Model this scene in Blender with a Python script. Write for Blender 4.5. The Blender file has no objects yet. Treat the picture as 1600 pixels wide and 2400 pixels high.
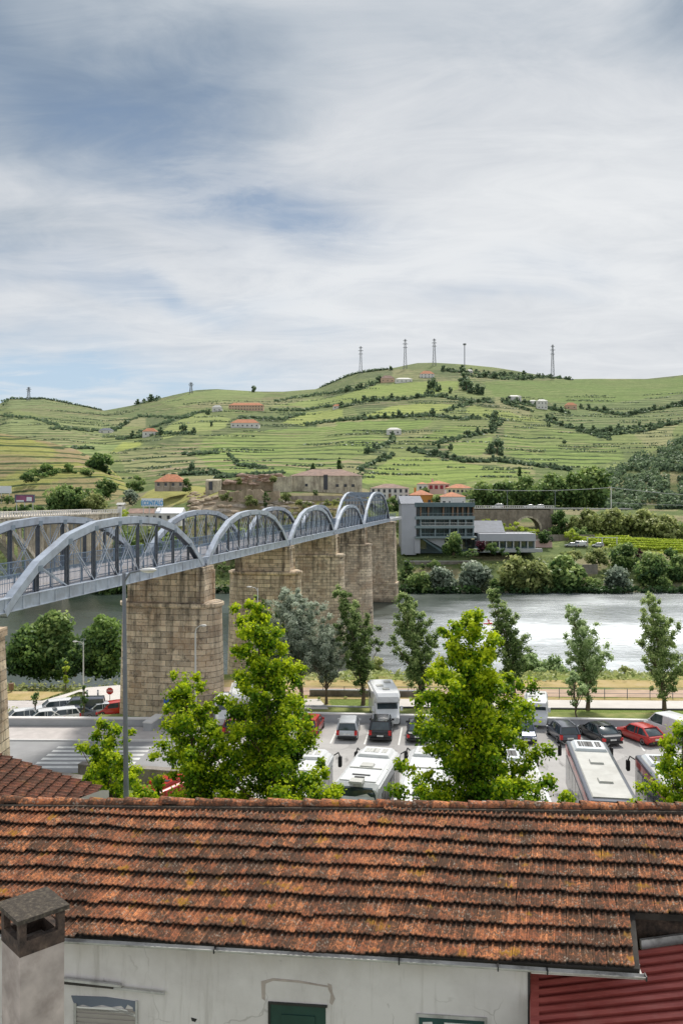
import bpy, math, random
import numpy as np
from mathutils import Vector, Matrix, noise as mnoise

R = math.radians
rng = random.Random(7)
nr = np.random.default_rng(7)
scene = bpy.context.scene
COL = scene.collection
F = 2000.0; CX = 800.0; HY = 1166.0; CZ = 20.0      # focal length in photo pixels, optical axis, eye height

def P(px, py, Y):
    return Vector(((px - CX) / F * Y, Y, CZ - (py - HY) / F * Y))
def G(px, py, z=0.0):
    Y = (CZ - z) * F / (py - HY)
    return Vector(((px - CX) / F * Y, Y, z))
def lerp(a, b, t): return a + (b - a) * t
def sstep(a, b, x):
    t = min(1.0, max(0.0, (x - a) / (b - a))); return t * t * (3 - 2 * t)

# ------------------------------------------------------------------ materials
MATS = {}
def new_mat(name):
    m = bpy.data.materials.new(name); m.use_nodes = True
    nt = m.node_tree; nt.nodes.clear()
    out = nt.nodes.new('ShaderNodeOutputMaterial')
    b = nt.nodes.new('ShaderNodeBsdfPrincipled')
    nt.links.new(b.outputs[0], out.inputs[0])
    MATS[name] = m
    return m, nt, b, out
def node(nt, t, **kw):
    n = nt.nodes.new(t)
    for k, v in kw.items(): setattr(n, k, v)
    return n
def mixc(nt, a, b, fac, mode='MIX'):
    n = node(nt, 'ShaderNodeMix', data_type='RGBA', blend_type=mode)
    n.clamp_factor = True
    for s, v in ((0, fac), (6, a), (7, b)):
        if hasattr(v, 'links') or isinstance(v, bpy.types.NodeSocket): nt.links.new(v, n.inputs[s])
        elif s == 0: n.inputs[0].default_value = v
        else: n.inputs[s].default_value = (*v[:3], 1)
    return n.outputs[2]
def mth(nt, op, a, b=None, c=None, clamp=False):
    n = node(nt, 'ShaderNodeMath', operation=op); n.use_clamp = clamp
    for i, v in enumerate((a, b, c)):
        if v is None: continue
        if isinstance(v, bpy.types.NodeSocket): nt.links.new(v, n.inputs[i])
        else: n.inputs[i].default_value = v
    return n.outputs[0]
def noise(nt, vec, scale, detail=4, rough=.55, dist=0.0):
    n = node(nt, 'ShaderNodeTexNoise'); n.inputs['Scale'].default_value = scale
    n.inputs['Detail'].default_value = detail; n.inputs['Roughness'].default_value = rough
    n.inputs['Distortion'].default_value = dist
    if vec is not None: nt.links.new(vec, n.inputs['Vector'])
    return n.outputs['Fac']
def ramp(nt, fac, stops):
    n = node(nt, 'ShaderNodeValToRGB'); el = n.color_ramp.elements
    while len(el) < len(stops): el.new(.5)
    for e, (p, c) in zip(el, stops):
        e.position = p; e.color = (*c, 1) if len(c) == 3 else c
    nt.links.new(fac, n.inputs[0]); return n.outputs[0]
def maprange(nt, v, a, b, c=0.0, d=1.0):
    n = node(nt, 'ShaderNodeMapRange'); nt.links.new(v, n.inputs[0])
    for i, x in enumerate((a, b, c, d)): n.inputs[i + 1].default_value = x
    return n.outputs[0]
def pos(nt, scale=(1, 1, 1), obj=False):
    if obj: s = node(nt, 'ShaderNodeTexCoord').outputs['Object']
    else: s = node(nt, 'ShaderNodeNewGeometry').outputs['Position']
    if scale == (1, 1, 1): return s
    m = node(nt, 'ShaderNodeMapping'); m.inputs['Scale'].default_value = scale
    nt.links.new(s, m.inputs[0]); return m.outputs[0]
def bump(nt, b, h, strength=.3, dist=.05):
    n = node(nt, 'ShaderNodeBump'); n.inputs['Strength'].default_value = strength
    n.inputs['Distance'].default_value = dist
    nt.links.new(h, n.inputs['Height']); nt.links.new(n.outputs[0], b.inputs['Normal'])

def simple(name, col, rough=.7, metal=0.0, var=.25, scale=3.0, dirt=None, spec=.5, coat=0.0, bmp=0.0, obj=False):
    m, nt, b, out = new_mat(name)
    p = pos(nt, obj=obj)
    f = noise(nt, p, scale, 5)
    lo = tuple(c * (1 - var) for c in col); hi = tuple(min(1, c * (1 + var)) for c in col)
    c = ramp(nt, f, [(.3, lo), (.7, hi)])
    if dirt:
        f2 = noise(nt, p, scale * .37, 6, .65)
        c = mixc(nt, c, dirt, maprange(nt, f2, .5, .72, 0, .8))
    nt.links.new(c, b.inputs['Base Color'])
    b.inputs['Roughness'].default_value = rough; b.inputs['Metallic'].default_value = metal
    b.inputs['Specular IOR Level'].default_value = spec
    b.inputs['Coat Weight'].default_value = coat
    if bmp: bump(nt, b, f, bmp, .03)
    return m

simple('paint_white', (.74, .75, .76), .35, var=.06, coat=.3)
simple('paint_silver', (.55, .57, .6), .3, .1, var=.08, coat=.4)
simple('paint_red', (.5, .025, .02), .3, var=.12, coat=.5)
simple('paint_maroon', (.16, .015, .02), .3, var=.12, coat=.5)
simple('paint_black', (.012, .013, .02), .25, var=.2, coat=.5)
simple('paint_grey', (.1, .11, .14), .3, .4, var=.1, coat=.5)
simple('paint_bluegrey', (.12, .14, .2), .3, .4, var=.1, coat=.5)
simple('glass_dark', (.03, .05, .06), .08, var=.4, spec=.9, scale=1.2)
simple('glass_teal', (.025, .06, .065), .25, var=.8, spec=.35, scale=.5)
simple('rubber', (.015, .015, .015), .85)
simple('rim_metal', (.35, .36, .38), .35, .8)
simple('lamp_red', (.55, .02, .02), .25)
simple('lamp_clear', (.75, .77, .78), .15)
simple('plate_white', (.7, .7, .68), .5)
simple('trim_black', (.02, .02, .022), .5)
simple('roof_grey', (.5, .5, .47), .65, var=.08, dirt=(.36, .35, .32), scale=1.2)
simple('bus_roof', (.62, .66, .69), .5, var=.08, scale=1.5)
simple('steel_light', (.38, .43, .51), .5, .1, var=.15, dirt=(.24, .25, .28), scale=1.8)
simple('steel_mid', (.2, .25, .31), .55, .1, var=.2, scale=2)
simple('steel_dark', (.045, .055, .075), .6, .1, var=.3, scale=2)
simple('rail_blue', (.16, .22, .3), .5, var=.2)
simple('deck_plank', (.36, .34, .35), .8, var=.12, dirt=(.3, .25, .2), scale=1.2)
simple('asphalt', (.42, .405, .395), .9, var=.12, scale=.45, dirt=(.3, .29, .28))
def m_asphalt():
    m, nt, b, out = new_mat('worn_asphalt')
    p = pos(nt)
    c = ramp(nt, noise(nt, p, .45, 6, .65), [(.3, (.36, .345, .335)), (.7, (.47, .455, .44))])
    v = node(nt, 'ShaderNodeTexVoronoi'); v.inputs['Scale'].default_value = .16; nt.links.new(p, v.inputs['Vector'])
    sc = node(nt, 'ShaderNodeSeparateColor'); nt.links.new(v.outputs['Color'], sc.inputs[0])
    c = mixc(nt, c, (.27, .26, .255), maprange(nt, sc.outputs[0], .62, .66, 0, .5))
    st = noise(nt, pos(nt, (1.3, .3, 1)), .8, 5, .7)
    c = mixc(nt, c, (.12, .115, .11), maprange(nt, st, .58, .7, 0, .7))
    sp = noise(nt, p, 1.6, 4, .6); c = mixc(nt, c, (.1, .095, .09), maprange(nt, sp, .66, .74, 0, .7))
    nt.links.new(c, b.inputs['Base Color']); b.inputs['Roughness'].default_value = .88
m_asphalt()
simple('road_grey', (.31, .31, .315), .9, var=.1, scale=.5, dirt=(.2, .2, .2))
simple('path_white', (.62, .58, .54), .85, var=.07, scale=.7)
simple('path_brown', (.46, .33, .24), .95, var=.15, scale=.6)
simple('paving_pale', (.52, .48, .46), .9, var=.1, scale=1.5, dirt=(.4, .38, .36))
simple('concrete', (.42, .43, .45), .8, var=.1, scale=1, dirt=(.3, .3, .32))
simple('concrete_top', (.74, .72, .7), .8, var=.06)
simple('marking', (.72, .72, .7), .7, var=.12, dirt=(.45, .45, .44), scale=3)
simple('bark', (.13, .095, .065), .95, var=.45, scale=6, bmp=.4)
simple('bark_grey', (.2, .18, .15), .95, var=.4, scale=6, bmp=.4)
simple('lamp_steel', (.17, .19, .22), .55, .2, var=.12, scale=4)
simple('lamp_pale', (.6, .6, .58), .5, var=.08)
simple('house_white', (.72, .7, .67), .85, var=.05, scale=.8, dirt=(.55, .52, .47))
simple('house_cream', (.7, .64, .44), .85, var=.07)
simple('house_pink', (.7, .48, .45), .85, var=.07)
simple('house_peach', (.6, .42, .3), .9, var=.1, scale=.3)
simple('house_orange', (.6, .26, .06), .85, var=.07)
simple('shutter_red', (.3, .03, .05), .7)
simple('window_dark', (.035, .04, .05), .2, var=.4)
simple('roof_orange', (.5, .2, .1), .85, var=.3, scale=1.2, dirt=(.3, .17, .12))
simple('tile_debris', (.42, .3, .24), .95, var=.3, scale=.8, dirt=(.3, .2, .16))
simple('roof_brown', (.3, .2, .16), .9, var=.25, scale=.6, dirt=(.2, .15, .13))
simple('slate', (.13, .15, .19), .7, var=.2, scale=.7)
simple('modern_panel', (.42, .43, .48), .7, var=.06, scale=.3)
simple('modern_dark', (.1, .15, .17), .6, var=.15, scale=.4)
simple('modern_frame', (.22, .28, .3), .6, var=.1)
simple('wood_brown', (.22, .14, .09), .8, var=.3)
simple('rock', (.36, .32, .28), .95, var=.35, scale=.5, bmp=.6, dirt=(.2, .18, .15))
simple('rock_pale', (.55, .52, .47), .95, var=.25, scale=1, bmp=.5)
simple('pylon_steel', (.2, .21, .23), .6, .3)
simple('billboard_white', (.8, .82, .85), .5, var=.03)
simple('sky_blue_print', (.1, .38, .7), .5, var=.15, scale=1)
simple('magenta_print', (.28, .09, .17), .5, var=.4, scale=.6)
simple('plaster_chimney', (.42, .36, .32), .9, var=.25, scale=3.4, dirt=(.17, .13, .11))
simple('green_door', (.012, .05, .04), .5, var=.2)
simple('gutter_zinc', (.5, .49, .47), .6, .2, var=.15, scale=5, dirt=(.12, .11, .1))
simple('shutter_beige', (.34, .31, .28), .7, var=.08)
simple('dark_soffit', (.04, .035, .03), .9, var=.5)
simple('cable_black', (.05, .05, .05), .7)
simple('cable_grey', (.45, .46, .47), .6)
simple('kayak_red', (.6, .03, .05), .4)
simple('skin', (.45, .28, .2), .6)
simple('cloth_blue', (.05, .15, .45), .8)
simple('sign_blue', (.03, .12, .5), .4)
simple('purple_hull', (.2, .2, .2), .5)

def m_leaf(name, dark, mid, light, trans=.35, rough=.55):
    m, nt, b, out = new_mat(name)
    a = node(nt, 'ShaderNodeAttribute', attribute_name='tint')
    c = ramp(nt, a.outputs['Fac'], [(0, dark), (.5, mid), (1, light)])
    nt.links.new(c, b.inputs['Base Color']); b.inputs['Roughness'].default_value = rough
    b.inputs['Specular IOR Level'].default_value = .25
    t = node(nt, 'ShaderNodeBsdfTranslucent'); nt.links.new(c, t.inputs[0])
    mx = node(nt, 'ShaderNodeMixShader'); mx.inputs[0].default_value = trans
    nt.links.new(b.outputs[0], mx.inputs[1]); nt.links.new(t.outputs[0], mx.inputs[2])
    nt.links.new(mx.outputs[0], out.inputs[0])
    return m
m_leaf('leaf_maple', (.01, .035, .003), (.13, .28, .01), (.6, .7, .02), .46)
m_leaf('leaf_poplar', (.022, .05, .016), (.17, .27, .08), (.52, .62, .26), .5)
m_leaf('leaf_poplar_pale', (.05, .1, .03), (.24, .36, .13), (.6, .72, .38), .5)  # paler copy of the poplar leaf, backlit look put into the colour
m_leaf('leaf_willow', (.05, .075, .05), (.27, .34, .25), (.6, .66, .53), .45)
m_leaf('leaf_dark', (.018, .045, .018), (.1, .19, .055), (.34, .48, .13), .38)
m_leaf('leaf_mid', (.03, .075, .025), (.19, .3, .09), (.48, .58, .2), .4)
m_leaf('leaf_olive', (.06, .09, .03), (.3, .36, .12), (.6, .62, .27), .4)
m_leaf('leaf_far', (.07, .115, .075), (.19, .27, .15), (.38, .47, .26), .35)
m_leaf('leaf_lime', (.12, .18, .015), (.42, .54, .05), (.7, .78, .14), .4)
m_leaf('leaf_purple', (.02, .005, .01), (.09, .02, .035), (.2, .06, .08), .2)
m_leaf('leaf_haze', (.09, .13, .09), (.19, .25, .15), (.32, .38, .22), .25)

def m_stone():
    m, nt, b, out = new_mat('pier_stone')
    p = node(nt, 'ShaderNodeNewGeometry').outputs['Position']
    sx = node(nt, 'ShaderNodeSeparateXYZ'); nt.links.new(p, sx.inputs[0])
    h = mth(nt, 'SUBTRACT', sx.outputs[0], mth(nt, 'MULTIPLY', sx.outputs[1], .7))
    cb = node(nt, 'ShaderNodeCombineXYZ'); nt.links.new(h, cb.inputs[0]); nt.links.new(sx.outputs[2], cb.inputs[1])
    br = node(nt, 'ShaderNodeTexBrick'); nt.links.new(cb.outputs[0], br.inputs['Vector'])
    br.inputs['Scale'].default_value = 1.0; br.inputs['Brick Width'].default_value = 1.3
    br.inputs['Row Height'].default_value = .52; br.inputs['Mortar Size'].default_value = .022
    br.inputs['Mortar Smooth'].default_value = .3
    br.inputs['Color1'].default_value = (.84, .69, .5, 1); br.inputs['Color2'].default_value = (.38, .3, .22, 1)
    br.inputs['Mortar'].default_value = (.12, .1, .08, 1); br.inputs['Bias'].default_value = -.1
    c = br.outputs['Color']
    big = noise(nt, p, .35, 6, .6)
    c = mixc(nt, c, (.46, .3, .18), maprange(nt, big, .45, .62, 0, .55))
    md = noise(nt, p, 1.3, 5, .7)
    c = mixc(nt, c, (.1, .085, .065), maprange(nt, md, .52, .66, 0, .7))
    fine = noise(nt, p, 5, 5, .7)
    c = mixc(nt, c, (.66, .6, .5), maprange(nt, fine, .5, .7, 0, .65))
    mp = node(nt, 'ShaderNodeMapping'); mp.inputs['Scale'].default_value = (1.5, 1.5, .12); nt.links.new(p, mp.inputs[0])
    st = noise(nt, mp.outputs[0], 1.0, 5, .65)
    zf = maprange(nt, sx.outputs[2], 2, 14, .2, 1.0)
    c = mixc(nt, c, (.05, .045, .035), mth(nt, 'MULTIPLY', maprange(nt, st, .48, .62, 0, .85), zf))
    wet = maprange(nt, sx.outputs[2], -7.3, -5.6, .85, 0)
    c = mixc(nt, c, (.07, .06, .045), wet)
    nt.links.new(c, b.inputs['Base Color']); b.inputs['Roughness'].default_value = .9
    ht = mth(nt, 'ADD', mth(nt, 'MULTIPLY', br.outputs['Fac'], -1.0), fine)
    bump(nt, b, ht, .9, .09)
m_stone()
def m_masonry(name, c1, c2, stain=(.16, .13, .1)):
    m, nt, b, out = new_mat(name)
    p = pos(nt)
    c = ramp(nt, noise(nt, p, .55, 7, .7), [(.3, c2), (.55, c1), (.75, tuple(min(1, x * 1.25) for x in c1))])
    mp = pos(nt, (.8, .8, .15))
    c = mixc(nt, c, stain, maprange(nt, noise(nt, mp, .8, 5, .7), .48, .66, 0, .75))
    c = mixc(nt, c, stain, maprange(nt, noise(nt, p, 2.5, 3, .7), .58, .7, 0, .5))
    nt.links.new(c, b.inputs['Base Color']); b.inputs['Roughness'].default_value = .95
    bump(nt, b, noise(nt, p, 1.5, 6, .7), .5, .3)
m_masonry('warehouse_stone', (.62, .56, .43), (.36, .31, .25))
m_masonry('ruin_stone', (.42, .36, .3), (.24, .21, .17))
m_masonry('viaduct_concrete', (.82, .72, .58), (.58, .5, .4), (.18, .14, .12))
m_masonry('viaduct_stone', (.3, .26, .21), (.17, .15, .12))
m_masonry('garden_wall_stone', (.3, .27, .24), (.17, .16, .14))
m_masonry('sand_earth', (.48, .38, .28), (.3, .23, .17), (.2, .17, .1))

def m_tile(name, orange, bright, dark, lichen=.5):
    m, nt, b, out = new_mat(name)
    p = pos(nt)
    a = node(nt, 'ShaderNodeAttribute', attribute_name='tint')
    s = node(nt, 'ShaderNodeSeparateColor'); nt.links.new(a.outputs['Color'], s.inputs[0])
    c = mixc(nt, orange, bright, s.outputs[0])
    patch = noise(nt, p, .7, 4, .6)                          # big weathered areas
    fine = noise(nt, p, 26, 5, .75)
    mid = noise(nt, p, 8.5, 4, .65)
    d = mth(nt, 'ADD', mth(nt, 'MULTIPLY', fine, .8), mth(nt, 'MULTIPLY', mid, .7))
    d = mth(nt, 'ADD', d, mth(nt, 'MULTIPLY', patch, .45))
    d = mth(nt, 'ADD', d, mth(nt, 'MULTIPLY', s.outputs[1], .13))
    c = mixc(nt, c, tuple(x * .42 + .035 for x in orange), maprange(nt, noise(nt, p, 15, 4, .7), .4, .56, 0, .75))
    c = mixc(nt, c, dark, maprange(nt, d, .93, 1.1, 0, .9))
    # pale lichen specks, then yellow lichen spots
    v = node(nt, 'ShaderNodeTexVoronoi'); v.inputs['Scale'].default_value = 17; nt.links.new(p, v.inputs['Vector'])
    sp = mth(nt, 'MULTIPLY', maprange(nt, v.outputs['Distance'], .28, .4, 1, 0), maprange(nt, noise(nt, p, 5, 3, .6), .46, .6, 0, .8))
    c = mixc(nt, c, (.42, .37, .3), mth(nt, 'MULTIPLY', sp, lichen * 1.5))
    yl = maprange(nt, noise(nt, p, 2.3, 3, .5), .62, .68, 0, .95)
    c = mixc(nt, c, (.42, .22, .02), mth(nt, 'MULTIPLY', yl, mth(nt, 'MULTIPLY', maprange(nt, fine, .42, .52), lichen * 2)))
    # shade painted on tile lips and under the course above; pans darkened
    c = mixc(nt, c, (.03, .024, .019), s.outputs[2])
    nt.links.new(c, b.inputs['Base Color']); b.inputs['Roughness'].default_value = .93
    b.inputs['Specular IOR Level'].default_value = .2
    bump(nt, b, fine, .8, .012)
m_tile('roof_tile', (.5, .165, .07), (.86, .34, .14), (.07, .048, .034))
m_tile('roof_tile_newer', (.34, .12, .07), (.5, .2, .11), (.12, .07, .05), .15)

def m_terrain():
    m, nt, b, out = new_mat('terrain')
    a = node(nt, 'ShaderNodeAttribute', attribute_name='tint')
    st = node(nt, 'ShaderNodeAttribute', attribute_name='terrace')
    p = pos(nt)
    sx = node(nt, 'ShaderNodeSeparateXYZ'); nt.links.new(p, sx.inputs[0])
    w = noise(nt, p, .006, 3, .5); w3 = noise(nt, p, .05, 3, .6)
    z = mth(nt, 'ADD', sx.outputs[2], mth(nt, 'MULTIPLY', w, 22))
    z = mth(nt, 'ADD', z, mth(nt, 'MULTIPLY', w3, 1.6))
    wave = mth(nt, 'SINE', mth(nt, 'MULTIPLY', z, 1.5))
    wave2 = mth(nt, 'SINE', mth(nt, 'MULTIPLY', z, 3.3))
    wv = mth(nt, 'ADD', mth(nt, 'MULTIPLY', wave, .55), mth(nt, 'MULTIPLY', wave2, .45))
    line = maprange(nt, wv, .05, .4, 0, 1)
    brk = maprange(nt, noise(nt, p, .02, 5, .7), .36, .52, .35, 1)
    f = mth(nt, 'MULTIPLY', mth(nt, 'MULTIPLY', line, brk), st.outputs['Fac'])
    big = maprange(nt, noise(nt, p, .009, 4, .6), .38, .62, 0, 1)
    c0 = mixc(nt, a.outputs['Color'], (.2, .21, .1), mth(nt, 'MULTIPLY', mth(nt, 'MULTIPLY', big, st.outputs['Fac']), .45))
    c = mixc(nt, c0, (.045, .075, .03), mth(nt, 'MULTIPLY', f, .95))
    earth = mth(nt, 'MULTIPLY', maprange(nt, noise(nt, p, .013, 4, .6), .47, .6, 0, .9), mth(nt, 'MULTIPLY', maprange(nt, wv, -.25, -.7, 0, 1), st.outputs['Fac']))
    c = mixc(nt, c, (.36, .27, .19), earth)
    n2 = noise(nt, p, .22, 7, .8)
    c = mixc(nt, c, (.05, .08, .03), maprange(nt, n2, .52, .7, 0, .65))
    n3 = noise(nt, p, .12, 6, .75)
    c = mixc(nt, c, (.4, .43, .17), maprange(nt, n3, .54, .72, 0, .6))
    nt.links.new(c, b.inputs['Base Color']); b.inputs['Roughness'].default_value = 1.0
    b.inputs['Specular IOR Level'].default_value = .1
    bump(nt, b, n2, .7, 1.2)
m_terrain()
def m_grass():
    m, nt, b, out = new_mat('lawn')
    p = pos(nt)
    c = ramp(nt, noise(nt, p, .5, 7, .7), [(.3, (.1, .14, .03)), (.5, (.2, .23, .06)), (.7, (.34, .31, .12))])
    nt.links.new(c, b.inputs['Base Color']); b.inputs['Roughness'].default_value = 1
    m, nt, b, out = new_mat('dry_grass')
    p = pos(nt)
    c = ramp(nt, noise(nt, p, .4, 7, .7), [(.3, (.2, .19, .06)), (.5, (.42, .32, .13)), (.72, (.5, .38, .22))])
    nt.links.new(c, b.inputs['Base Color']); b.inputs['Roughness'].default_value = 1
m_grass()
def m_water():
    m, nt, b, out = new_mat('river_water')
    p = pos(nt, (1.0, .42, 1))
    n1 = noise(nt, p, .55, 5, .6, .6); n2 = noise(nt, p, 2.6, 3, .6)
    h = mth(nt, 'ADD', mth(nt, 'MULTIPLY', n1, 1.0), mth(nt, 'MULTIPLY', n2, .35))
    big = noise(nt, pos(nt, (.5, .9, 1)), .035, 4, .55)
    c = ramp(nt, big, [(.35, (.02, .035, .028)), (.65, (.045, .065, .055))])
    # glare painted as pale metallic water downstream, breaking up towards the bridge
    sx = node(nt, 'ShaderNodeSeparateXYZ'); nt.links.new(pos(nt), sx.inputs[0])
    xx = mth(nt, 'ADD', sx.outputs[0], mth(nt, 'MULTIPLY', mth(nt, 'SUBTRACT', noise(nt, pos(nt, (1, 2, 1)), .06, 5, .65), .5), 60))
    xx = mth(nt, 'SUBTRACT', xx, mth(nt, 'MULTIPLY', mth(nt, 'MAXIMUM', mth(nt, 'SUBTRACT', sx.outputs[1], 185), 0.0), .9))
    glare = maprange(nt, xx, -4, 26, 0, 1)
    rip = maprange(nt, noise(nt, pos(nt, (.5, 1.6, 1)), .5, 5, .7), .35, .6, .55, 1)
    cf = mth(nt, 'MULTIPLY', glare, rip)
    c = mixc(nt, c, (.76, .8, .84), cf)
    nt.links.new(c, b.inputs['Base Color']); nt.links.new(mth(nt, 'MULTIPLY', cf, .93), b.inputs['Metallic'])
    nt.links.new(maprange(nt, big, .35, .65, .2, .36), b.inputs['Roughness'])
    b.inputs['IOR'].default_value = 1.333; b.inputs['Specular IOR Level'].default_value = 1.0
    bump(nt, b, h, .4, .5)
m_water()
def m_white_wall():
    m, nt, b, out = new_mat('old_white_render')
    p = pos(nt)
    sx = node(nt, 'ShaderNodeSeparateXYZ'); nt.links.new(p, sx.inputs[0])
    c = ramp(nt, noise(nt, p, .9, 6, .65), [(.3, (.56, .525, .5)), (.6, (.7, .665, .64))])
    c = mixc(nt, c, (.44, .38, .29), mth(nt, 'MULTIPLY', maprange(nt, sx.outputs[2], 12.2, 12.75, 0, .6), maprange(nt, noise(nt, pos(nt, (1, 1, .1)), 1.1, 4, .6), .4, .62)))
    c = mixc(nt, c, (.2, .17, .14), maprange(nt, noise(nt, p, 3.2, 4, .7), .66, .74, 0, .5))
    c = mixc(nt, c, (.36, .33, .29), maprange(nt, noise(nt, pos(nt, (3, 3, .25)), 1.6, 5, .7), .55, .72, 0, .5))
    nt.links.new(c, b.inputs['Base Color']); b.inputs['Roughness'].default_value = .92
    vc = node(nt, 'ShaderNodeTexVoronoi', feature='DISTANCE_TO_EDGE'); vc.inputs['Scale'].default_value = .7
    wp = mixc(nt, p, (0, 0, 0), 0.0); dn = node(nt, 'ShaderNodeTexNoise'); dn.inputs['Scale'].default_value = 3; nt.links.new(p, dn.inputs['Vector'])
    va = node(nt, 'ShaderNodeVectorMath', operation='MULTIPLY_ADD'); nt.links.new(dn.outputs['Color'], va.inputs[0]); va.inputs[1].default_value = (.5, .5, .5); nt.links.new(p, va.inputs[2]); nt.links.new(va.outputs[0], vc.inputs['Vector'])
    crk = mth(nt, 'MULTIPLY', maprange(nt, vc.outputs['Distance'], .004, .012, 1, 0), maprange(nt, noise(nt, p, .8, 3, .5), .5, .6, 0, .7))
    c = mixc(nt, c, (.42, .39, .36), crk); nt.links.new(c, b.inputs['Base Color'])
    bump(nt, b, noise(nt, p, 14, 4, .6), .25, .01)
m_white_wall()
def m_metal_red():
    m, nt, b, out = new_mat('red_sheet')
    p = pos(nt)
    c = ramp(nt, noise(nt, pos(nt, (.4, 3, 3)), 2.0, 6, .65), [(.3, (.22, .035, .03)), (.6, (.36, .085, .07))])
    c = mixc(nt, c, (.4, .17, .14), maprange(nt, noise(nt, p, 1.2, 6, .7), .55, .75, 0, .4))
    nt.links.new(c, b.inputs['Base Color']); b.inputs['Roughness'].default_value = .5
m_metal_red()
def m_cap():
    m, nt, b, out = new_mat('lichen_concrete')
    p = pos(nt)
    c = ramp(nt, noise(nt, p, 22, 6, .75), [(.35, (.03, .024, .02)), (.5, (.06, .048, .036)), (.62, (.11, .09, .065)), (.78, (.34, .3, .23))])
    nt.links.new(c, b.inputs['Base Color']); b.inputs['Roughness'].default_value = .95
    bump(nt, b, noise(nt, p, 25, 5, .7), .8, .02)
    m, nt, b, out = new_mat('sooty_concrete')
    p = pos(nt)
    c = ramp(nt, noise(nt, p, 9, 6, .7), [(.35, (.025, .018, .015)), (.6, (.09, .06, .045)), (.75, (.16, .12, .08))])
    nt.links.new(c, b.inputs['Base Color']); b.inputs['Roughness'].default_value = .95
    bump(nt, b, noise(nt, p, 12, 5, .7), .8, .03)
m_cap()

# ------------------------------------------------------------------ mesh builder
class MB:
    def __init__(s): s.v = []; s.f = []; s.t = None
    def add(s, vs, fs):
        n = len(s.v); s.v += [tuple(v) for v in vs]; s.f += [tuple(i + n for i in f) for f in fs]; return s
    def box(s, x0, x1, y0, y1, z0, z1):
        return s.add([(x0,y0,z0),(x1,y0,z0),(x1,y1,z0),(x0,y1,z0),(x0,y0,z1),(x1,y0,z1),(x1,y1,z1),(x0,y1,z1)],
                     [(3,2,1,0),(4,5,6,7),(0,1,5,4),(1,2,6,5),(2,3,7,6),(3,0,4,7)])
    def bar(s, a, b, w, h, up=Vector((0, 0, 1))):
        a = Vector(a); b = Vector(b); d = (b - a).normalized()
        sd = d.cross(up)
        if sd.length < 1e-4: sd = d.cross(Vector((0, 1, 0)))
        sd.normalize(); u = sd.cross(d).normalized()
        vs = []
        for q in (a, b):
            for i, j in ((-1,-1),(1,-1),(1,1),(-1,1)): vs.append(q + sd * (i * w / 2) + u * (j * h / 2))
        return s.add(vs, [(3,2,1,0),(4,5,6,7),(0,1,5,4),(1,2,6,5),(2,3,7,6),(3,0,4,7)])
    def hexa(s, b4, t4):
        return s.add(list(b4) + list(t4), [(3,2,1,0),(4,5,6,7),(0,1,5,4),(1,2,6,5),(2,3,7,6),(3,0,4,7)])
    def loft(s, rings, caps=True, closed=True):
        n = len(rings[0]); vs = [v for r in rings for v in r]; fs = []
        for i in range(len(rings) - 1):
            for j in range(n if closed else n - 1):
                k = (j + 1) % n
                fs.append((i*n+j, i*n+k, (i+1)*n+k, (i+1)*n+j))
        if caps: fs.append(tuple(range(n - 1, -1, -1))); fs.append(tuple((len(rings)-1)*n + j for j in range(n)))
        return s.add(vs, fs)
    def tube(s, pts, rad, n=8, caps=True):
        pts = [Vector(p) for p in pts]
        if not isinstance(rad, (list, tuple)): rad = [rad] * len(pts)
        rings = []; ref = Vector((.31, .95, .05))
        for i, p in enumerate(pts):
            d = (pts[min(i+1, len(pts)-1)] - pts[max(i-1, 0)]).normalized()
            a = d.cross(ref)
            if a.length < .05: a = d.cross(Vector((1, 0, 0)))
            a.normalize(); b = d.cross(a)
            rings.append([p + (a * math.cos(2*math.pi*k/n) + b * math.sin(2*math.pi*k/n)) * rad[i] for k in range(n)])
        return s.loft(rings, caps)
    def prism(s, poly, h0, h1, conv=lambda a, b, h: (a, b, h)):
        n = len(poly)
        vs = [conv(a, b, h0) for a, b in poly] + [conv(a, b, h1) for a, b in poly]
        fs = [tuple(range(n - 1, -1, -1)), tuple(range(n, 2 * n))] + [(i, (i+1) % n, n + (i+1) % n, n + i) for i in range(n)]
        return s.add(vs, fs)
    def rock(s, c, r, sq=(1, 1, .6), seed=0, n=2):
        import bmesh
        bm = bmesh.new(); bmesh.ops.create_icosphere(bm, subdivisions=n, radius=1)
        vs = []
        for v in bm.verts:
            k = 1 + .45 * mnoise.noise(v.co * 1.4 + Vector((seed * 3.1, seed, 0)))
            vs.append((c[0] + v.co.x * r * sq[0] * k, c[1] + v.co.y * r * sq[1] * k, c[2] + v.co.z * r * sq[2] * k))
        s.add(vs, [[v.index for v in f.verts] for f in bm.faces]); bm.free(); return s

def mk(name, mb, mat, parent=None, world=False, smooth=None, loc=None):
    me = bpy.data.meshes.new(name)
    v = mb.v
    off = None
    if parent is not None and world:
        off = parent.location.copy()
        if parent.parent is not None: off += parent.parent.location
    if off is not None: v = [(a - off[0], b - off[1], c - off[2]) for a, b, c in v]
    me.from_pydata(v, [], mb.f)
    me.materials.append(MATS[mat] if isinstance(mat, str) else mat)
    if smooth is not None:
        me.shade_smooth(); me.set_sharp_from_angle(angle=R(smooth))
    me.update()
    o = bpy.data.objects.new(name, me); COL.objects.link(o)
    if parent is not None: o.parent = parent
    if loc is not None: o.location = loc
    return o
def empty(name, loc=(0, 0, 0), rz=0.0):
    o = bpy.data.objects.new(name, None); COL.objects.link(o)
    o.location = loc; o.rotation_euler = (0, 0, rz); o.empty_display_size = .3
    return o
def tag(o, label, cat, group=None, kind=None):
    o['label'] = label; o['category'] = cat
    if group: o['group'] = group
    if kind: o['kind'] = kind
    return o
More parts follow.
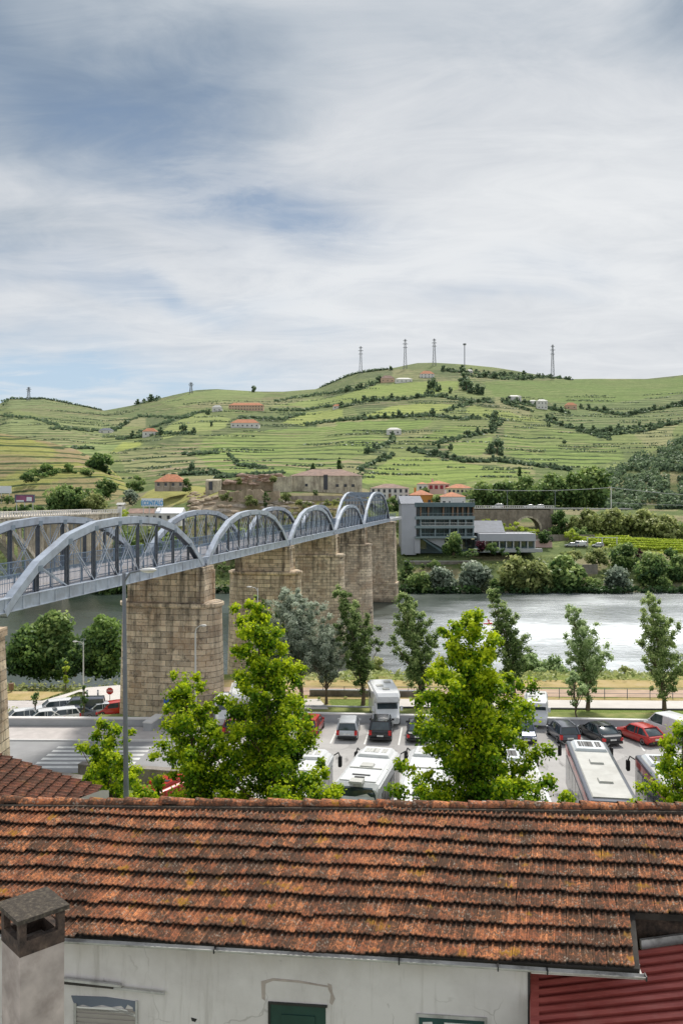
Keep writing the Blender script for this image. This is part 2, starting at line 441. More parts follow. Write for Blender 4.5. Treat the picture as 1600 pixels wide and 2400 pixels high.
def thing(name, label, cat, loc=(0, 0, 0), rz=0.0, group=None):
    return tag(empty(name, loc, rz), label, cat, group)
def struct(o): o['kind'] = 'structure'; return o
CHILDREN = None
def copy_tree(o, parent=None):
    c = o.copy(); COL.objects.link(c)
    if parent is not None: c.parent = parent
    for ch in [x for x in list(COL.objects) if x.parent == o]: copy_tree(ch, c)
    return c
def retag(o, label=None, group=None, loc=None, rz=None):
    if label: o['label'] = label
    if group: o['group'] = group
    if loc is not None: o.location = loc
    if rz is not None: o.rotation_euler = (0, 0, rz)
    return o

# ------------------------------------------------------------------ foliage
def leaf_object(name, pts, outs, tint, size, mat, parent=None, aspect=1.5, loc=None):
    n = len(pts)
    if np.isscalar(size): size = np.full(n, size)
    size = size * nr.uniform(.7, 1.35, n)
    nrm = outs * .8 + nr.normal(0, .75, (n, 3)) + np.array([0, 0, .35])
    nrm /= np.linalg.norm(nrm, axis=1)[:, None] + 1e-9
    a = nr.normal(0, 1, (n, 3)); a -= (a * nrm).sum(1)[:, None] * nrm; a /= np.linalg.norm(a, axis=1)[:, None] + 1e-9
    b = np.cross(nrm, a)
    L = (a.T * size * aspect * .5).T; W = (b.T * size * .5).T
    v = np.empty((n, 4, 3)); v[:, 0] = pts - L; v[:, 1] = pts - W + L * .1; v[:, 2] = pts + L; v[:, 3] = pts + W + L * .1
    me = bpy.data.meshes.new(name)
    me.vertices.add(4 * n); me.vertices.foreach_set('co', v.reshape(-1).astype(np.float32))
    me.loops.add(4 * n); me.loops.foreach_set('vertex_index', np.arange(4 * n, dtype=np.int32))
    me.polygons.add(n); me.polygons.foreach_set('loop_start', np.arange(0, 4 * n, 4, dtype=np.int32))
    me.polygons.foreach_set('loop_total', np.full(n, 4, dtype=np.int32))
    at = me.attributes.new('tint', 'FLOAT', 'FACE'); at.data.foreach_set('value', np.clip(tint, 0, 1).astype(np.float32))
    me.materials.append(MATS[mat]); me.update(calc_edges=True)
    o = bpy.data.objects.new(name, me); COL.objects.link(o)
    if parent is not None: o.parent = parent
    if loc is not None: o.location = loc
    return o
def clump_leaves(cl, per, dens=1.0, soft=False):
    """cl: list of (x,y,z,r,tintbase). Leaves mostly on the shell of each clump, lighter above and outside."""
    P_, O_, T_ = [], [], []
    for (x, y, z, r, tb) in cl:
        n = max(6, int(per * dens))
        d = nr.normal(0, 1, (n, 3)); d /= np.linalg.norm(d, axis=1)[:, None]
        if soft:
            rr = r * np.abs(nr.normal(.62, .38, n)); st = np.array([nr.uniform(.8, 1.25), nr.uniform(.8, 1.25), nr.uniform(.75, 1.35)])
            k = nr.uniform(-.5, .5, 3)
            p = np.array([x, y, z]) + d * rr[:, None] * st + (d[:, 2:3] * rr[:, None]) * k * .6
        else:
            rr = r * nr.uniform(.35, 1.0, n) ** .5 * (1 + .25 * nr.normal(0, 1, n) * .5)
            p = np.array([x, y, z]) + d * rr[:, None] * np.array([1, 1, .85])
        t = tb + .30 * d[:, 2] + .18 * nr.normal(0, 1, n) + .22 * (np.minimum(rr / r, 1.2) - .8) + .12 * nr.normal()  # ambient shade painted into the tint: lighter above, darker inside
        P_.append(p); O_.append(d); T_.append(t)
    return np.concatenate(P_), np.concatenate(O_), np.concatenate(T_)
def make_crown(h0, h1, prof, n, rc, per, leaf, mat, parent, lean=(0, 0), seed=1, tint=(.35, .55), name='crown', sweep=0.0, shell=.55, squash=1.0):
    """prof(t)->radius. n clumps with centres spread in the volume, mostly towards the outside."""
    r_ = random.Random(seed); cl = []
    tries = 0
    rmax = max(prof(k / 20) for k in range(21))
    while len(cl) < n and tries < n * 30:
        tries += 1
        t = r_.random(); R_ = prof(t)
        if r_.random() > (R_ / rmax) ** 1.1 + .12: continue
        a = r_.random() * 2 * math.pi
        q = (shell + (1 - shell) * r_.random()) if r_.random() < .8 else r_.random()
        rad = max(0, R_ - rc * .5) * q * (1 + .22 * math.sin(3 * a + seed) + .12 * r_.gauss(0, 1))
        z = lerp(h0, h1, t) + rad * sweep
        k = rc * r_.uniform(.55, 1.25) * (.55 + .45 * min(1, R_ / rmax * 1.4))
        tb = lerp(tint[0], tint[1], .25 + .55 * t + .35 * (r_.random() - .5) + .15 * (q - .5))
        cl.append((math.cos(a) * rad + lean[0] * t * t, math.sin(a) * rad * squash + lean[1] * t * t, z, k, tb))
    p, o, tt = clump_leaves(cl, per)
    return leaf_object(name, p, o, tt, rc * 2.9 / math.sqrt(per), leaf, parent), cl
def limb_crown(h0, h1, prof, nl, rc, per, leaf, parent, lean=(0, 0), seed=1, tint=(.35, .55), rise=.5, name='crown'):
    """clumps strung along limbs of uneven length, so the outline is ragged and the sky shows between"""
    r_ = random.Random(seed); cl = []; az = r_.random() * 6
    for i in range(nl):
        t = (i + r_.random()) / nl; t = t ** .85; az += 2.4 + r_.gauss(0, .35)
        Rm = prof(t); L = Rm * r_.choice([.6, .75, .9, 1.0, 1.05, 1.15]) * (1 + .12 * math.sin(2 * az + seed)); z0 = lerp(h0, h1, t)
        ns = max(1, int(round(L / (rc * .62))))
        for k in range(ns):
            q = (k + .6 + .5 * r_.random()) / ns; 
            rad = L * min(1, q) + rc * .1; z = z0 + rad * rise * (.5 + .5 * q) - .25 * L * (1 - t) + r_.gauss(0, rc * .28)
            z = min(z, h1 + rc * .2)
            tt = t * t
            cl.append((math.cos(az) * rad + lean[0] * tt + r_.gauss(0, rc * .3), math.sin(az) * rad + lean[1] * tt + r_.gauss(0, rc * .3), max(z, h0 * .8),
                       rc * r_.uniform(.5, 1.05) * (1.1 - .45 * q) * (.62 + .38 * min(1, Rm / prof(.3))), lerp(tint[0], tint[1], .1 + .45 * t + .45 * q * r_.uniform(.7, 1.2))))
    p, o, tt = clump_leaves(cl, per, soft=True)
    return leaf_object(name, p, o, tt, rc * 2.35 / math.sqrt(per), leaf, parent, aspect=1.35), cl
TIPS = 0
def make_trunk(h, r0, lean, cl, parent, mat='bark', nl=14, split=None, seed=3, start=.2):
    r_ = random.Random(seed)
    mb = MB()
    pts = []; rad = []
    for k in range(9):
        t = k / 8
        pts.append((lean[0] * t * t + .06 * r_.gauss(0, 1) * (k > 0), lean[1] * t * t + .06 * r_.gauss(0, 1) * (k > 0), h * t - .3 * (k == 0)))
        rad.append(r0 * (1 - t) ** .8 + .02 + (r0 * .4 if k == 0 else 0))
    mb.tube(pts, rad, 8)
    for c in r_.sample(cl, min(nl, len(cl))):
        zb = max(h * start, c[2] - 1.0 - 1.2 * math.hypot(c[0], c[1]) * .7)
        t = min(.95, zb / h)
        b = Vector((lean[0] * t * t, lean[1] * t * t, zb))
        e = Vector(c[:3]); m_ = b.lerp(e, .5) + Vector((0, 0, -.15 * (e - b).length * .5))
        rr = max(.03, r0 * .38 * (1 - t) + .02)
        mb.tube([b, m_, e], [rr, rr * .7, rr * .25], 5)
    return mk('trunk', mb, mat, parent, smooth=60)

def tree(name, label, base, h, prof, n, rc, per, leaf, mat='bark', limbs=0, rise=.5, r0=.2, crown0=.1, lean=(0, 0), seed=1, tint=(.35, .55), bark='bark', cat='tree', group=None, sweep=0.0, nl=14, squash=1.0, shell=.55):
    t = thing(name, label, cat, base, 0, group)
    if limbs: c, cl = limb_crown(h * crown0, h, prof, limbs, rc, per, leaf, t, lean, seed, tint, rise)
    else: c, cl = make_crown(h * crown0, h, prof, n, rc, per, leaf, mat, t, lean, seed, tint, sweep=sweep, squash=squash, shell=shell)
    make_trunk(h * .93, r0, lean, cl, t, bark, nl, seed=seed)
    return t
def bush(name, label, base, w, h, n, per, leaf, mat, seed=1, tint=(.3, .55), cat='shrub', group=None, depth=None, stem=True):
    depth = depth or w
    t = thing(name, label, cat, base, 0, group)
    prof = lambda q: w / 2 * (max(.02, 1 - (2 * q - .75) ** 2 * .62)) ** .6 if q > .0 else w / 2 * .6
    rc = min(w, h) * .24
    c, cl = make_crown(rc * .3, h - rc * .5, prof, n, rc, per, leaf, mat, t, (0, 0), seed, tint, squash=depth / w)
    mb = MB(); r_ = random.Random(seed)
    for c_ in r_.sample(cl, min(6, len(cl))):
        mb.tube([(c_[0] * .1, c_[1] * .1, -.2), (c_[0] * .5, c_[1] * .5, c_[2] * .5), c_[:3]], [.09, .06, .02], 4)
    mk('stem', mb, 'bark', t)
    return t

# ------------------------------------------------------------------ terrain
COLS = [-700, 0, 300, 400, 520, 640, 800, 860, 950, 1000, 1160, 1340, 1450, 1600, 2400]
LOW = {  # projected rows at Y = 244, 262, 285, 300, 340, 420
    -700: (1392, 1335, 1262, 1232, 1200, 1172), 0: (1392, 1335, 1262, 1232, 1200, 1160), 300: (1392, 1335, 1255, 1222, 1185, 1150),
    400: (1392, 1338, 1225, 1195, 1150, 1125), 520: (1392, 1340, 1212, 1152, 1138, 1120), 640: (1392, 1340, 1215, 1155, 1140, 1118),
    800: (1392, 1340, 1218, 1160, 1146, 1122), 860: (1392, 1338, 1240, 1200, 1165, 1135), 950: (1392, 1334, 1292, 1272, 1215, 1160),
    1000: (1392, 1334, 1293, 1275, 1225, 1165), 1160: (1392, 1334, 1292, 1273, 1240, 1172), 1340: (1392, 1334, 1292, 1266, 1238, 1190),
    1450: (1392, 1334, 1296, 1270, 1240, 1190), 1600: (1392, 1334, 1300, 1276, 1240, 1185), 2400: (1392, 1334, 1300, 1276, 1240, 1185)}
LOWY = [244, 262, 285, 300, 340, 420]
SKYL = [(-700, 930), (0, 946), (25, 934), (102, 934), (153, 943), (245, 962), (306, 951), (357, 938), (408, 925), (459, 915), (510, 912), (592, 917),
        (663, 918), (740, 912), (800, 886), (841, 872), (927, 861), (978, 851), (1014, 850), (1086, 854), (1157, 861), (1259, 878), (1336, 888),
        (1514, 888), (1600, 879), (2400, 860)]
def interp(tab, x):
    if x <= tab[0][0]: return tab[0][1]
    for (a, va), (b, vb) in zip(tab, tab[1:]):
        if x <= b: return lerp(va, vb, (x - a) / (b - a))
    return tab[-1][1]
def low_row(px, k): return interp([(c, LOW[c][k]) for c in COLS], px)
YS = 1400.0
def near_z(X, Y):
    z = 8.0 * (1 - sstep(22, 33, Y))
    drop = sstep(-18.5, -23.5, X) * sstep(77.5, 81.5, Y)
    lotz = -4.3 * drop
    z += lotz
    bank = sstep(93, 134, Y) ** .9
    z = lerp(z, -7.9, bank)
    z += .25 * mnoise.noise(Vector((X * .12, Y * .12, 0))) * sstep(92, 105, Y)
    z = lerp(z, -11, sstep(134, 150, Y))
    return z
def terrain_z(X, Y):
    if Y < 240:
        z = near_z(X, Y)
        if Y > 225: z = lerp(z, -7.8, sstep(225, 240, Y))
        return z
    px = CX + X / Y * F
    if Y < 420:
        if Y < 244: return lerp(-8.2, -7.3, (Y - 240) / 4)
        for k in range(5):
            if Y <= LOWY[k + 1]:
                t = (Y - LOWY[k]) / (LOWY[k + 1] - LOWY[k])
                za = CZ - (low_row(px, k) - HY) / F * LOWY[k]; zb = CZ - (low_row(px, k + 1) - HY) / F * LOWY[k + 1]
                z = lerp(za, zb, t)
                return z + .5 * mnoise.noise(Vector((X * .06, Y * .06, 3)))
    s = interp(SKYL, px); r0 = low_row(px, 5)
    if Y <= YS:
        t = math.log(Y / 420) / math.log(YS / 420)
        w = math.sin(math.pi * t) ** .8
        n = mnoise.noise(Vector((px * .0038, t * 2.2, 7.3))) * 15 + mnoise.noise(Vector((px * .011, t * 5, 1.3))) * 5
        row = lerp(r0, s, t ** .92) + n * w
        return CZ - (row - HY) / F * Y + mnoise.noise(Vector((X * .02, Y * .02, 0))) * .8 * sstep(0, .1, t)
    zs = CZ - (s - HY) / F * YS
    return zs - (Y - YS) * .12
def hit(px, py, y0=246.0, y1=1400.0):
    """first place the line of sight through a photo pixel meets the far terrain"""
    Y = y0
    while Y < y1:
        q = P(px, py, Y)
        if terrain_z(q.x, Y) >= q.z: return Vector((q.x, Y, terrain_z(q.x, Y)))
        Y += 3
    q = P(px, py, y1); return Vector((q.x, y1, terrain_z(q.x, y1)))

def in_poly(x, y, poly):
    c = False; n = len(poly)
    for i in range(n):
        x0, y0 = poly[i]; x1, y1 = poly[i - 1]
        if (y0 > y) != (y1 > y) and x < (x1 - x0) * (y - y0) / (y1 - y0) + x0: c = not c
    return c
def c1(*p): return [(a / 1.96, 760 + b / 1.96) for a, b in p]
def c2(*p): return [(800 + a / 1.96, 760 + b / 1.96) for a, b in p]
FIELDS = [  # polygon, colour, terrace strength
    (c2((640,262),(1050,255),(1400,255),(1568,245),(1800,240),(1800,300),(1568,318),(1380,345),(1180,365),(940,360),(700,330)), (.17,.24,.06), .12),
    (c2((-20,330),(150,285),(300,262),(540,262),(540,300),(400,325),(200,345),(-20,368)), (.27,.34,.08), .15),
    (c2((70,430),(240,375),(350,362),(520,368),(480,400),(330,412),(150,430)), (.33,.38,.1), .1),
    (c2((560,405),(600,368),(760,400),(930,450),(740,440),(640,425)), (.28,.33,.09), .3),
    (c2((740,460),(950,470),(1120,505),(1270,560),(1300,620),(1100,660),(860,630),(760,600)), (.2,.27,.075), 1.0),
    (c2((90,730),(120,680),(250,610),(420,612),(640,650),(870,670),(860,700),(640,720),(420,740)), (.26,.34,.085), .12),
    (c2((-20,450),(300,440),(420,440),(400,470),(250,500),(-20,500)), (.2,.28,.07), .7),
    (c2((-20,520),(180,510),(230,530),(120,590),(-20,640)), (.22,.3,.075), 1.0),
    (c2((470,560),(690,515),(700,560),(640,600),(520,600)), (.22,.29,.08), .4),
    (c2((300,545),(480,470),(640,465),(600,500),(420,540)), (.18,.25,.06), .8),
    (c2((960,360),(1568,330),(1568,440),(1240,500),(1100,470),(960,420)), (.16,.21,.08), .8),
    (c1((740,360),(880,310),(1010,302),(1240,312),(1200,350),(960,360),(820,380)), (.24,.29,.1), .7),
    (c1((760,470),(900,410),(1060,430),(1040,475),(880,500),(740,530)), (.31,.36,.12), .2),
    (c1((1290,450),(1420,405),(1568,390),(1568,430),(1400,465)), (.33,.38,.1), .1),
    (c1((500,600),(560,545),(640,540),(640,560)), (.36,.4,.1), .1),
    (c1((940,520),(1150,490),(1568,470),(1568,660),(1280,700),(1000,690),(900,600)), (.22,.3,.08), 1.0),
    (c1((540,580),(900,560),(1080,600),(1200,690),(700,700),(580,680)), (.27,.28,.13), 1.0),
    (c1((0,420),(250,440),(500,450),(560,500),(420,540),(200,560),(0,500)), (.25,.29,.12), 1.0),
    (c1((0,380),(30,345),(200,345),(470,400),(620,400),(500,440),(200,420)), (.22,.26,.11), 1.0),
    (c1((1240,375),(1400,350),(1568,330),(1568,360),(1440,380)), (.28,.34,.1), .1),
    (c1((250,560),(420,548),(640,555),(520,600),(300,590)), (.26,.33,.12), .2),
    ([(1335,1262),(1400,1256),(1600,1275),(2400,1275),(2400,1305),(1600,1300),(1450,1288),(1380,1275)], (.42,.46,.07), .3),
    ([(325,1170),(350,1150),(380,1138),(430,1135),(520,1150),(470,1170),(400,1185)], (.36,.34,.11), .1),
    ([(740,1176),(800,1170),(860,1166),(870,1185),(740,1188)], (.36,.36,.08), .1),
    ([(560,1185),(850,1150),(860,1215),(560,1230)], (.26,.21,.11), .1),
    ([(440,1200),(470,1160),(510,1145),(560,1170),(580,1215)], (.44,.35,.26), 0),
]
def ground_colour(X, Y, z):
    if Y < 150:
        n = mnoise.noise(Vector((X * .15, Y * .15, 0)))
        g = (.2, .26, .07) if n > -.15 else (.38, .33, .14)
        return (lerp(g[0], .3, sstep(90, 100, Y) * .3), g[1], g[2]), 0.0
    if Y < 246: return (.2, .17, .13), 0
    px = CX + X / Y * F; py = HY - (z - CZ) / Y * F
    jx = px + 6 * mnoise.noise(Vector((px * .05, py * .05, 2))); jy = py + 3 * mnoise.noise(Vector((px * .04, py * .08, 5)))
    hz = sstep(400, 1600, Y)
    col, ter = None, None
    for poly, c, t in FIELDS:
        if in_poly(jx, jy, poly): col, ter = c, t; break
    if col is None:
        if Y < 420: 
            n = mnoise.noise(Vector((X * .05, Y * .05, 9)))
            col = (.13, .17, .06) if n > -.1 else (.26, .23, .13); ter = .1
            if Y < 252: col = (.22, .2, .15)
        else:
            # patchwork of plots away from the named ones
            v = mnoise.cell_vector(Vector((jx * .012 + .25 * mnoise.noise(Vector((jx * .01, jy * .03, 0))), jy * .045, 3)))
            pal = [(.15, .19, .07), (.22, .26, .09), (.12, .15, .065), (.3, .29, .14), (.19, .23, .08)]
            col = pal[int(v[0] * 4.99)]; ter = .25 + .75 * (v[1] > .4)
    h_ = (.23, .28, .2)  # haze tint, mixed into the ground colour with distance
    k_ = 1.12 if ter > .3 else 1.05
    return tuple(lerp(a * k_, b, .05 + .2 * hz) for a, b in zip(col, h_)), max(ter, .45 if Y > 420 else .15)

def grid_mesh(name, us, ys, zf, cf, mat, uworld=False):
    nu, ny = len(us), len(ys); vs = []; cols = []; ters = []
    for Y in ys:
        for u in us:
            X = u * Y
            z = zf(X, Y); c, t = cf(X, Y, z)
            vs.append((X, Y, z)); cols.append(c); ters.append(t)
    fs = [(j*nu+i, j*nu+i+1, (j+1)*nu+i+1, (j+1)*nu+i) for j in range(ny - 1) for i in range(nu - 1)]
    me = bpy.data.meshes.new(name); me.from_pydata(vs, [], fs)
    a = me.attributes.new('tint', 'FLOAT_COLOR', 'POINT'); a.data.foreach_set('color', np.array([(*c, 1) for c in cols], dtype=np.float32).reshape(-1))
    b = me.attributes.new('terrace', 'FLOAT', 'POINT'); b.data.foreach_set('value', np.array(ters, dtype=np.float32))
    me.materials.append(MATS[mat]); me.shade_smooth(); me.update()
    o = bpy.data.objects.new(name, me); COL.objects.link(o); return o

us = [-1.6, -1.3, -1.05, -.85, -.7, -.58] + list(np.linspace(-.5, .5, 361)) + [.58, .7, .85, 1.05, 1.3, 1.6]
ys = [1, 8, 16, 22, 24, 26, 28, 30, 32, 34, 45, 60, 70, 76] + list(np.arange(77, 83, .5)) + list(np.arange(83, 152, 2.5)) + [160, 180, 200, 220, 230, 236, 240] \
    + list(np.arange(242, 300, 2.0)) + list(np.arange(300, 420, 3.5)) + list(np.geomspace(420, YS, 170)) + [1420, 1460, 1600, 2000, 2600, 3600, 5000]
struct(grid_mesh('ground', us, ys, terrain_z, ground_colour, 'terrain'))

# nearer spurs of hillside standing in front of the main slope
def spur(name, pts, y_base, y_crest, colf, mat='terrain'):
    xs = np.linspace(pts[0][0], pts[-1][0], 90)
    vs, cols, ters = [], [], []; K = 34
    for j in range(K + 8):
        for x in xs:
            top = interp(pts, x); 
            if j <= K:
                t = j / K; Y = lerp(y_base, y_crest, t)
                Xb = (x - CX) / F * Y; zb = terrain_z(Xb, y_base if t == 0 else Y)
                zt = CZ - (top - HY) / F * y_crest
                z0 = terrain_z((x - CX) / F * y_base, y_base) - 2
                z = lerp(z0, zt, math.sin(t * math.pi / 2) ** 1.1) + mnoise.noise(Vector((Xb * .03, Y * .03, 4))) * 1.5 * math.sin(math.pi * t)
            else:
                Y = y_crest + (j - K) * 12; zt = CZ - (top - HY) / F * y_crest; z = zt - ((j - K) * 12) * .45; Xb = (x - CX) / F * Y
            c, tr = colf(Xb, Y, z); vs.append((Xb, Y, z)); cols.append(c); ters.append(tr)
    nu = len(xs); fs = [(j*nu+i, j*nu+i+1, (j+1)*nu+i+1, (j+1)*nu+i) for j in range(K + 7) for i in range(nu - 1)]
    me = bpy.data.meshes.new(name); me.from_pydata(vs, [], fs)
    a = me.attributes.new('tint', 'FLOAT_COLOR', 'POINT'); a.data.foreach_set('color', np.array([(*c, 1) for c in cols], dtype=np.float32).reshape(-1))
    b = me.attributes.new('terrace', 'FLOAT', 'POINT'); b.data.foreach_set('value', np.array(ters, dtype=np.float32))
    me.materials.append(MATS[mat]); me.shade_smooth(); me.update()
    o = bpy.data.objects.new(name, me); COL.objects.link(o); struct(o)
    import bisect
    def spur_z(px, py):
        """point on the spur seen at a photo pixel"""
        for j in range(K + 1):
            t = j / K; Y = lerp(y_base, y_crest, t); zt = CZ - (interp(pts, px) - HY) / F * y_crest
            z0 = terrain_z((px - CX) / F * y_base, y_base) - 2
            z = lerp(z0, zt, math.sin(t * math.pi / 2) ** 1.1)
            if z >= CZ - (py - HY) / F * Y: return Vector(((px - CX) / F * Y, Y, z))
        return Vector(((px - CX) / F * y_crest, y_crest, zt))
    return spur_z
def left_col(X, Y, z):
    n = mnoise.noise(Vector((X * .02, Y * .02, 0)))
    return ((.33, .33, .09) if n > 0 else (.32, .25, .13)), 1.0
left_spur = spur('terraced_hill', [(-500, 985), (-200, 995), (0, 1018), (100, 1035), (180, 1056), (240, 1085), (290, 1125), (330, 1160)], 345, 520, left_col)
right_spur = spur('wooded_hill', [(1330, 1178), (1380, 1140), (1420, 1108), (1480, 1078), (1540, 1055), (1600, 1030), (1800, 960), (2300, 900)], 400, 560,
                  lambda X, Y, z: ((.12, .15, .06) if mnoise.noise(Vector((X * .03, Y * .03, 0))) > -.15 else (.25, .23, .12), .3))

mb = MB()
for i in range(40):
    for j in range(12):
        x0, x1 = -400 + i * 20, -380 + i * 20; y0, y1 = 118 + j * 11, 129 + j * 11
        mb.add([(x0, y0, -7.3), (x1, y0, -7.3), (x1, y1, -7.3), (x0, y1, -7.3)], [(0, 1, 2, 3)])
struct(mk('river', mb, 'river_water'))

# ------------------------------------------------------------------ flat ground sheets
def sheet(name, pts, z, mat, kind='structure'):
    mb = MB(); mb.add([(p[0], p[1], z) for p in pts], [tuple(range(len(pts)))])
    o = mk(name, mb, mat); o['kind'] = kind; return o
TR = .085      # the car-park rows fall to the right like this
def rowY(Y0, X): return Y0 - TR * X
def band(name, Y0, Y1, X0, X1, z, mat, tr=TR):
    return sheet(name, [(X0, Y0 - tr * X0), (X1, Y0 - tr * X1), (X1, Y1 - tr * X1), (X0, Y1 - tr * X0)], z, mat)
band('parking_lot', 36, 76, -12, 60, .012, 'worn_asphalt')
band('road', 61.5, 69.5, -60, -12, .012, 'road_grey', .02)
band('grass_verge', 76.4, 81.2, -12.5, 60, .03, 'lawn')
band('riverside_path', 81.2, 84.8, 4, 60, .034, 'path_white', .03)
band('promenade', 86.2, 89.6, -13, 60, .03, 'path_brown', .03)
band('pavement', 69.7, 73.6, -60, -11.5, .12, 'paving_pale', .02)
sheet('footpath', [(-8.5, 80.5), (-1.2, 80.5), (-2.2, 84.6), (-9.5, 84.6)], .038, 'path_white')
sheet('grass_bank', [(-22, 73.9), (-11.5, 73.9), (-11.5, 80), (-22, 78.5)], .028, 'lawn')
sheet('dry_verge', [(-13, 89.8), (60, 89.8), (60, 93.4), (-13, 93.4)], .02, 'dry_grass')
sheet('dry_strip', [(-13, 84.9), (60, 83.2), (60, 84.2), (-13, 86.0)], .024, 'dry_grass')
# the lower car park beside the bridge pier
ZL = -4.3
sheet('lower_parking_lot', [(-70, 84), (-24.5, 84), (-25, 102), (-70, 102)], ZL + .03, 'paving_pale')
def GL(px, py): return G(px, py, ZL)
sheet('lower_footpath', [GL(90, 1646)[:2], GL(205, 1612)[:2], GL(285, 1606)[:2], GL(285, 1622)[:2], GL(185, 1622)[:2], GL(125, 1646)[:2]], ZL + .038, 'path_white')
sheet('lower_forecourt', [GL(190, 1640)[:2], GL(200, 1622)[:2], GL(290, 1617)[:2], GL(290, 1645)[:2]], ZL + .034, 'path_white')
sheet('lower_lawn', [GL(-60, 1642)[:2], GL(-60, 1620)[:2], GL(150, 1622)[:2], GL(95, 1641)[:2]], ZL + .034, 'dry_grass')
# kerbs
def kerb(name, a, b, z0, z1, w, mat='concrete_top'):
    mb = MB(); a = Vector((*a, (z0 + z1) / 2)); b = Vector((*b, (z0 + z1) / 2)); mb.bar(a, b, w, z1 - z0); return struct(mk(name, mb, mat))
kerb('kerb', (-60, 69.6 + 1.2), (-11.5, 69.6 + .23), -.05, .135, .22)
kerb('path_kerb', (4, 81.1), (60, 79.4), -.05, .13, .25, 'trim_black')
kerb('lawn_kerb', (-12.5, 82.3), (4, 81.0), -.05, .14, .25, 'concrete')
# parking bay markings
mb = MB()
for k in range(-4, 17):
    x = k * 2.75 - .3
    a = Vector((x - .6, rowY(69.3, x) , .018)); b = Vector((x + .05, rowY(74.6, x), .018))
    d = Vector((.07, 0, 0)); mb.add([a - d, a + d, b + d, b - d], [(0, 1, 2, 3)])
for (a, b) in (((-10, 57.2), (40, 53)), ((-10, 56.6), (40, 52.4))):
    d = Vector((0, .06, 0)); a = Vector((*a, .018)); b = Vector((*b, .018)); mb.add([a - d, b - d, b + d, a + d], [(0, 1, 2, 3)])
m_ = mk('road_markings', mb, 'marking'); m_['kind'] = 'structure'
mb = MB()
for k in range(6):
    y = 63.0 + k * 1.0
    x0, x1 = G(70 + 20 * k + (0), 1785)[0] - 1.2 + k * .05, -15.6 + k * .1
    x0 = -23.0 + k * .06
    mb.add([(x0, y, .018), (x1, y, .018), (x1, y + .52, .018), (x0, y + .52, .018)], [(0, 1, 2, 3)])
struct(mk('crosswalk_markings', mb, 'marking'))

# low walls
def low_wall(name, label, a, b, z0, z1, th, body='concrete', cap='concrete_top', capover=.04, capx=.1):
    t = thing(name, label, 'wall', ((a[0] + b[0]) / 2, (a[1] + b[1]) / 2, z0))
    mb = MB(); mb.bar((*a, (z0 + z1) / 2), (*b, (z0 + z1) / 2), th, z1 - z0); mk('wall_body', mb, body, t, True)
    mb = MB(); mb.bar((*a, z1 + capx / 2), (*b, z1 + capx / 2), th + capover * 2, capx); mk('coping', mb, cap, t, True)
    return t
low_wall('concrete_wall', 'low grey concrete wall with pale top between the crossing pavement and the lower car park', (-31, 74.6), (-16.6, 74.3), -.1, .72, .5)
low_wall('concrete_wall', 'short pale concrete block turning the corner at the end of the low wall', (-16.5, 72.6), (-16.0, 75.4), .05, .78, .75)
low_wall('parking_barrier', 'long low grey concrete wall with pale coping behind the row of parked cars', (-11.5, 76.9), (60, 70.9), -.1, .72, .35)
low_wall('planter_wall', 'low dark wall along the riverside promenade behind the camper van', (-3.2, 86.1), (9.5, 85.6), -.1, .55, .3, 'garden_wall_stone', 'concrete')
low_wall('stone_wall', 'rough grey rubble stone wall beside the red van roof', (-18.5, 60.5), (-11, 58.9), -.2, 1.1, .6, 'garden_wall_stone', 'garden_wall_stone')
low_wall('stone_wall', 'rough stone wall just beyond the far end of the small tiled roof', (-22.5, 58.5), (-16, 56.0), -.2, 1.3, 1.2, 'garden_wall_stone', 'garden_wall_stone')
# promenade railing
def railing(name, label, pts, h, step, n_rails, mat='lamp_steel'):
    t = thing(name, label, 'railing', pts[0])
    mb = MB()
    a, b = Vector(pts[0]), Vector(pts[1]); L = (b - a).length; n = int(L / step)
    for k in range(n_rails):
        z = Vector((0, 0, h * (k + 1) / n_rails)); mb.bar(a + z, b + z, .035, .035)
    mk('rail', mb, mat, t, True)
    for k in range(n + 1):
        p = a.lerp(b, k / n); m2 = MB(); m2.bar(p, p + Vector((0, 0, h)), .06, .06); mk('post', m2, mat, t, True)
    return t
railing('promenade_railing', 'thin metal railing along the promenade behind the camper van and grey-green tree', [(-4, 86.0, 0), (11, 85.6, 0)], 1.0, 1.9, 2)
railing('promenade_railing', 'thin metal railing between the white path and promenade beside the poplars', [(15, 85.3, 0), (44, 84.4, 0)], 1.0, 2.1, 2)

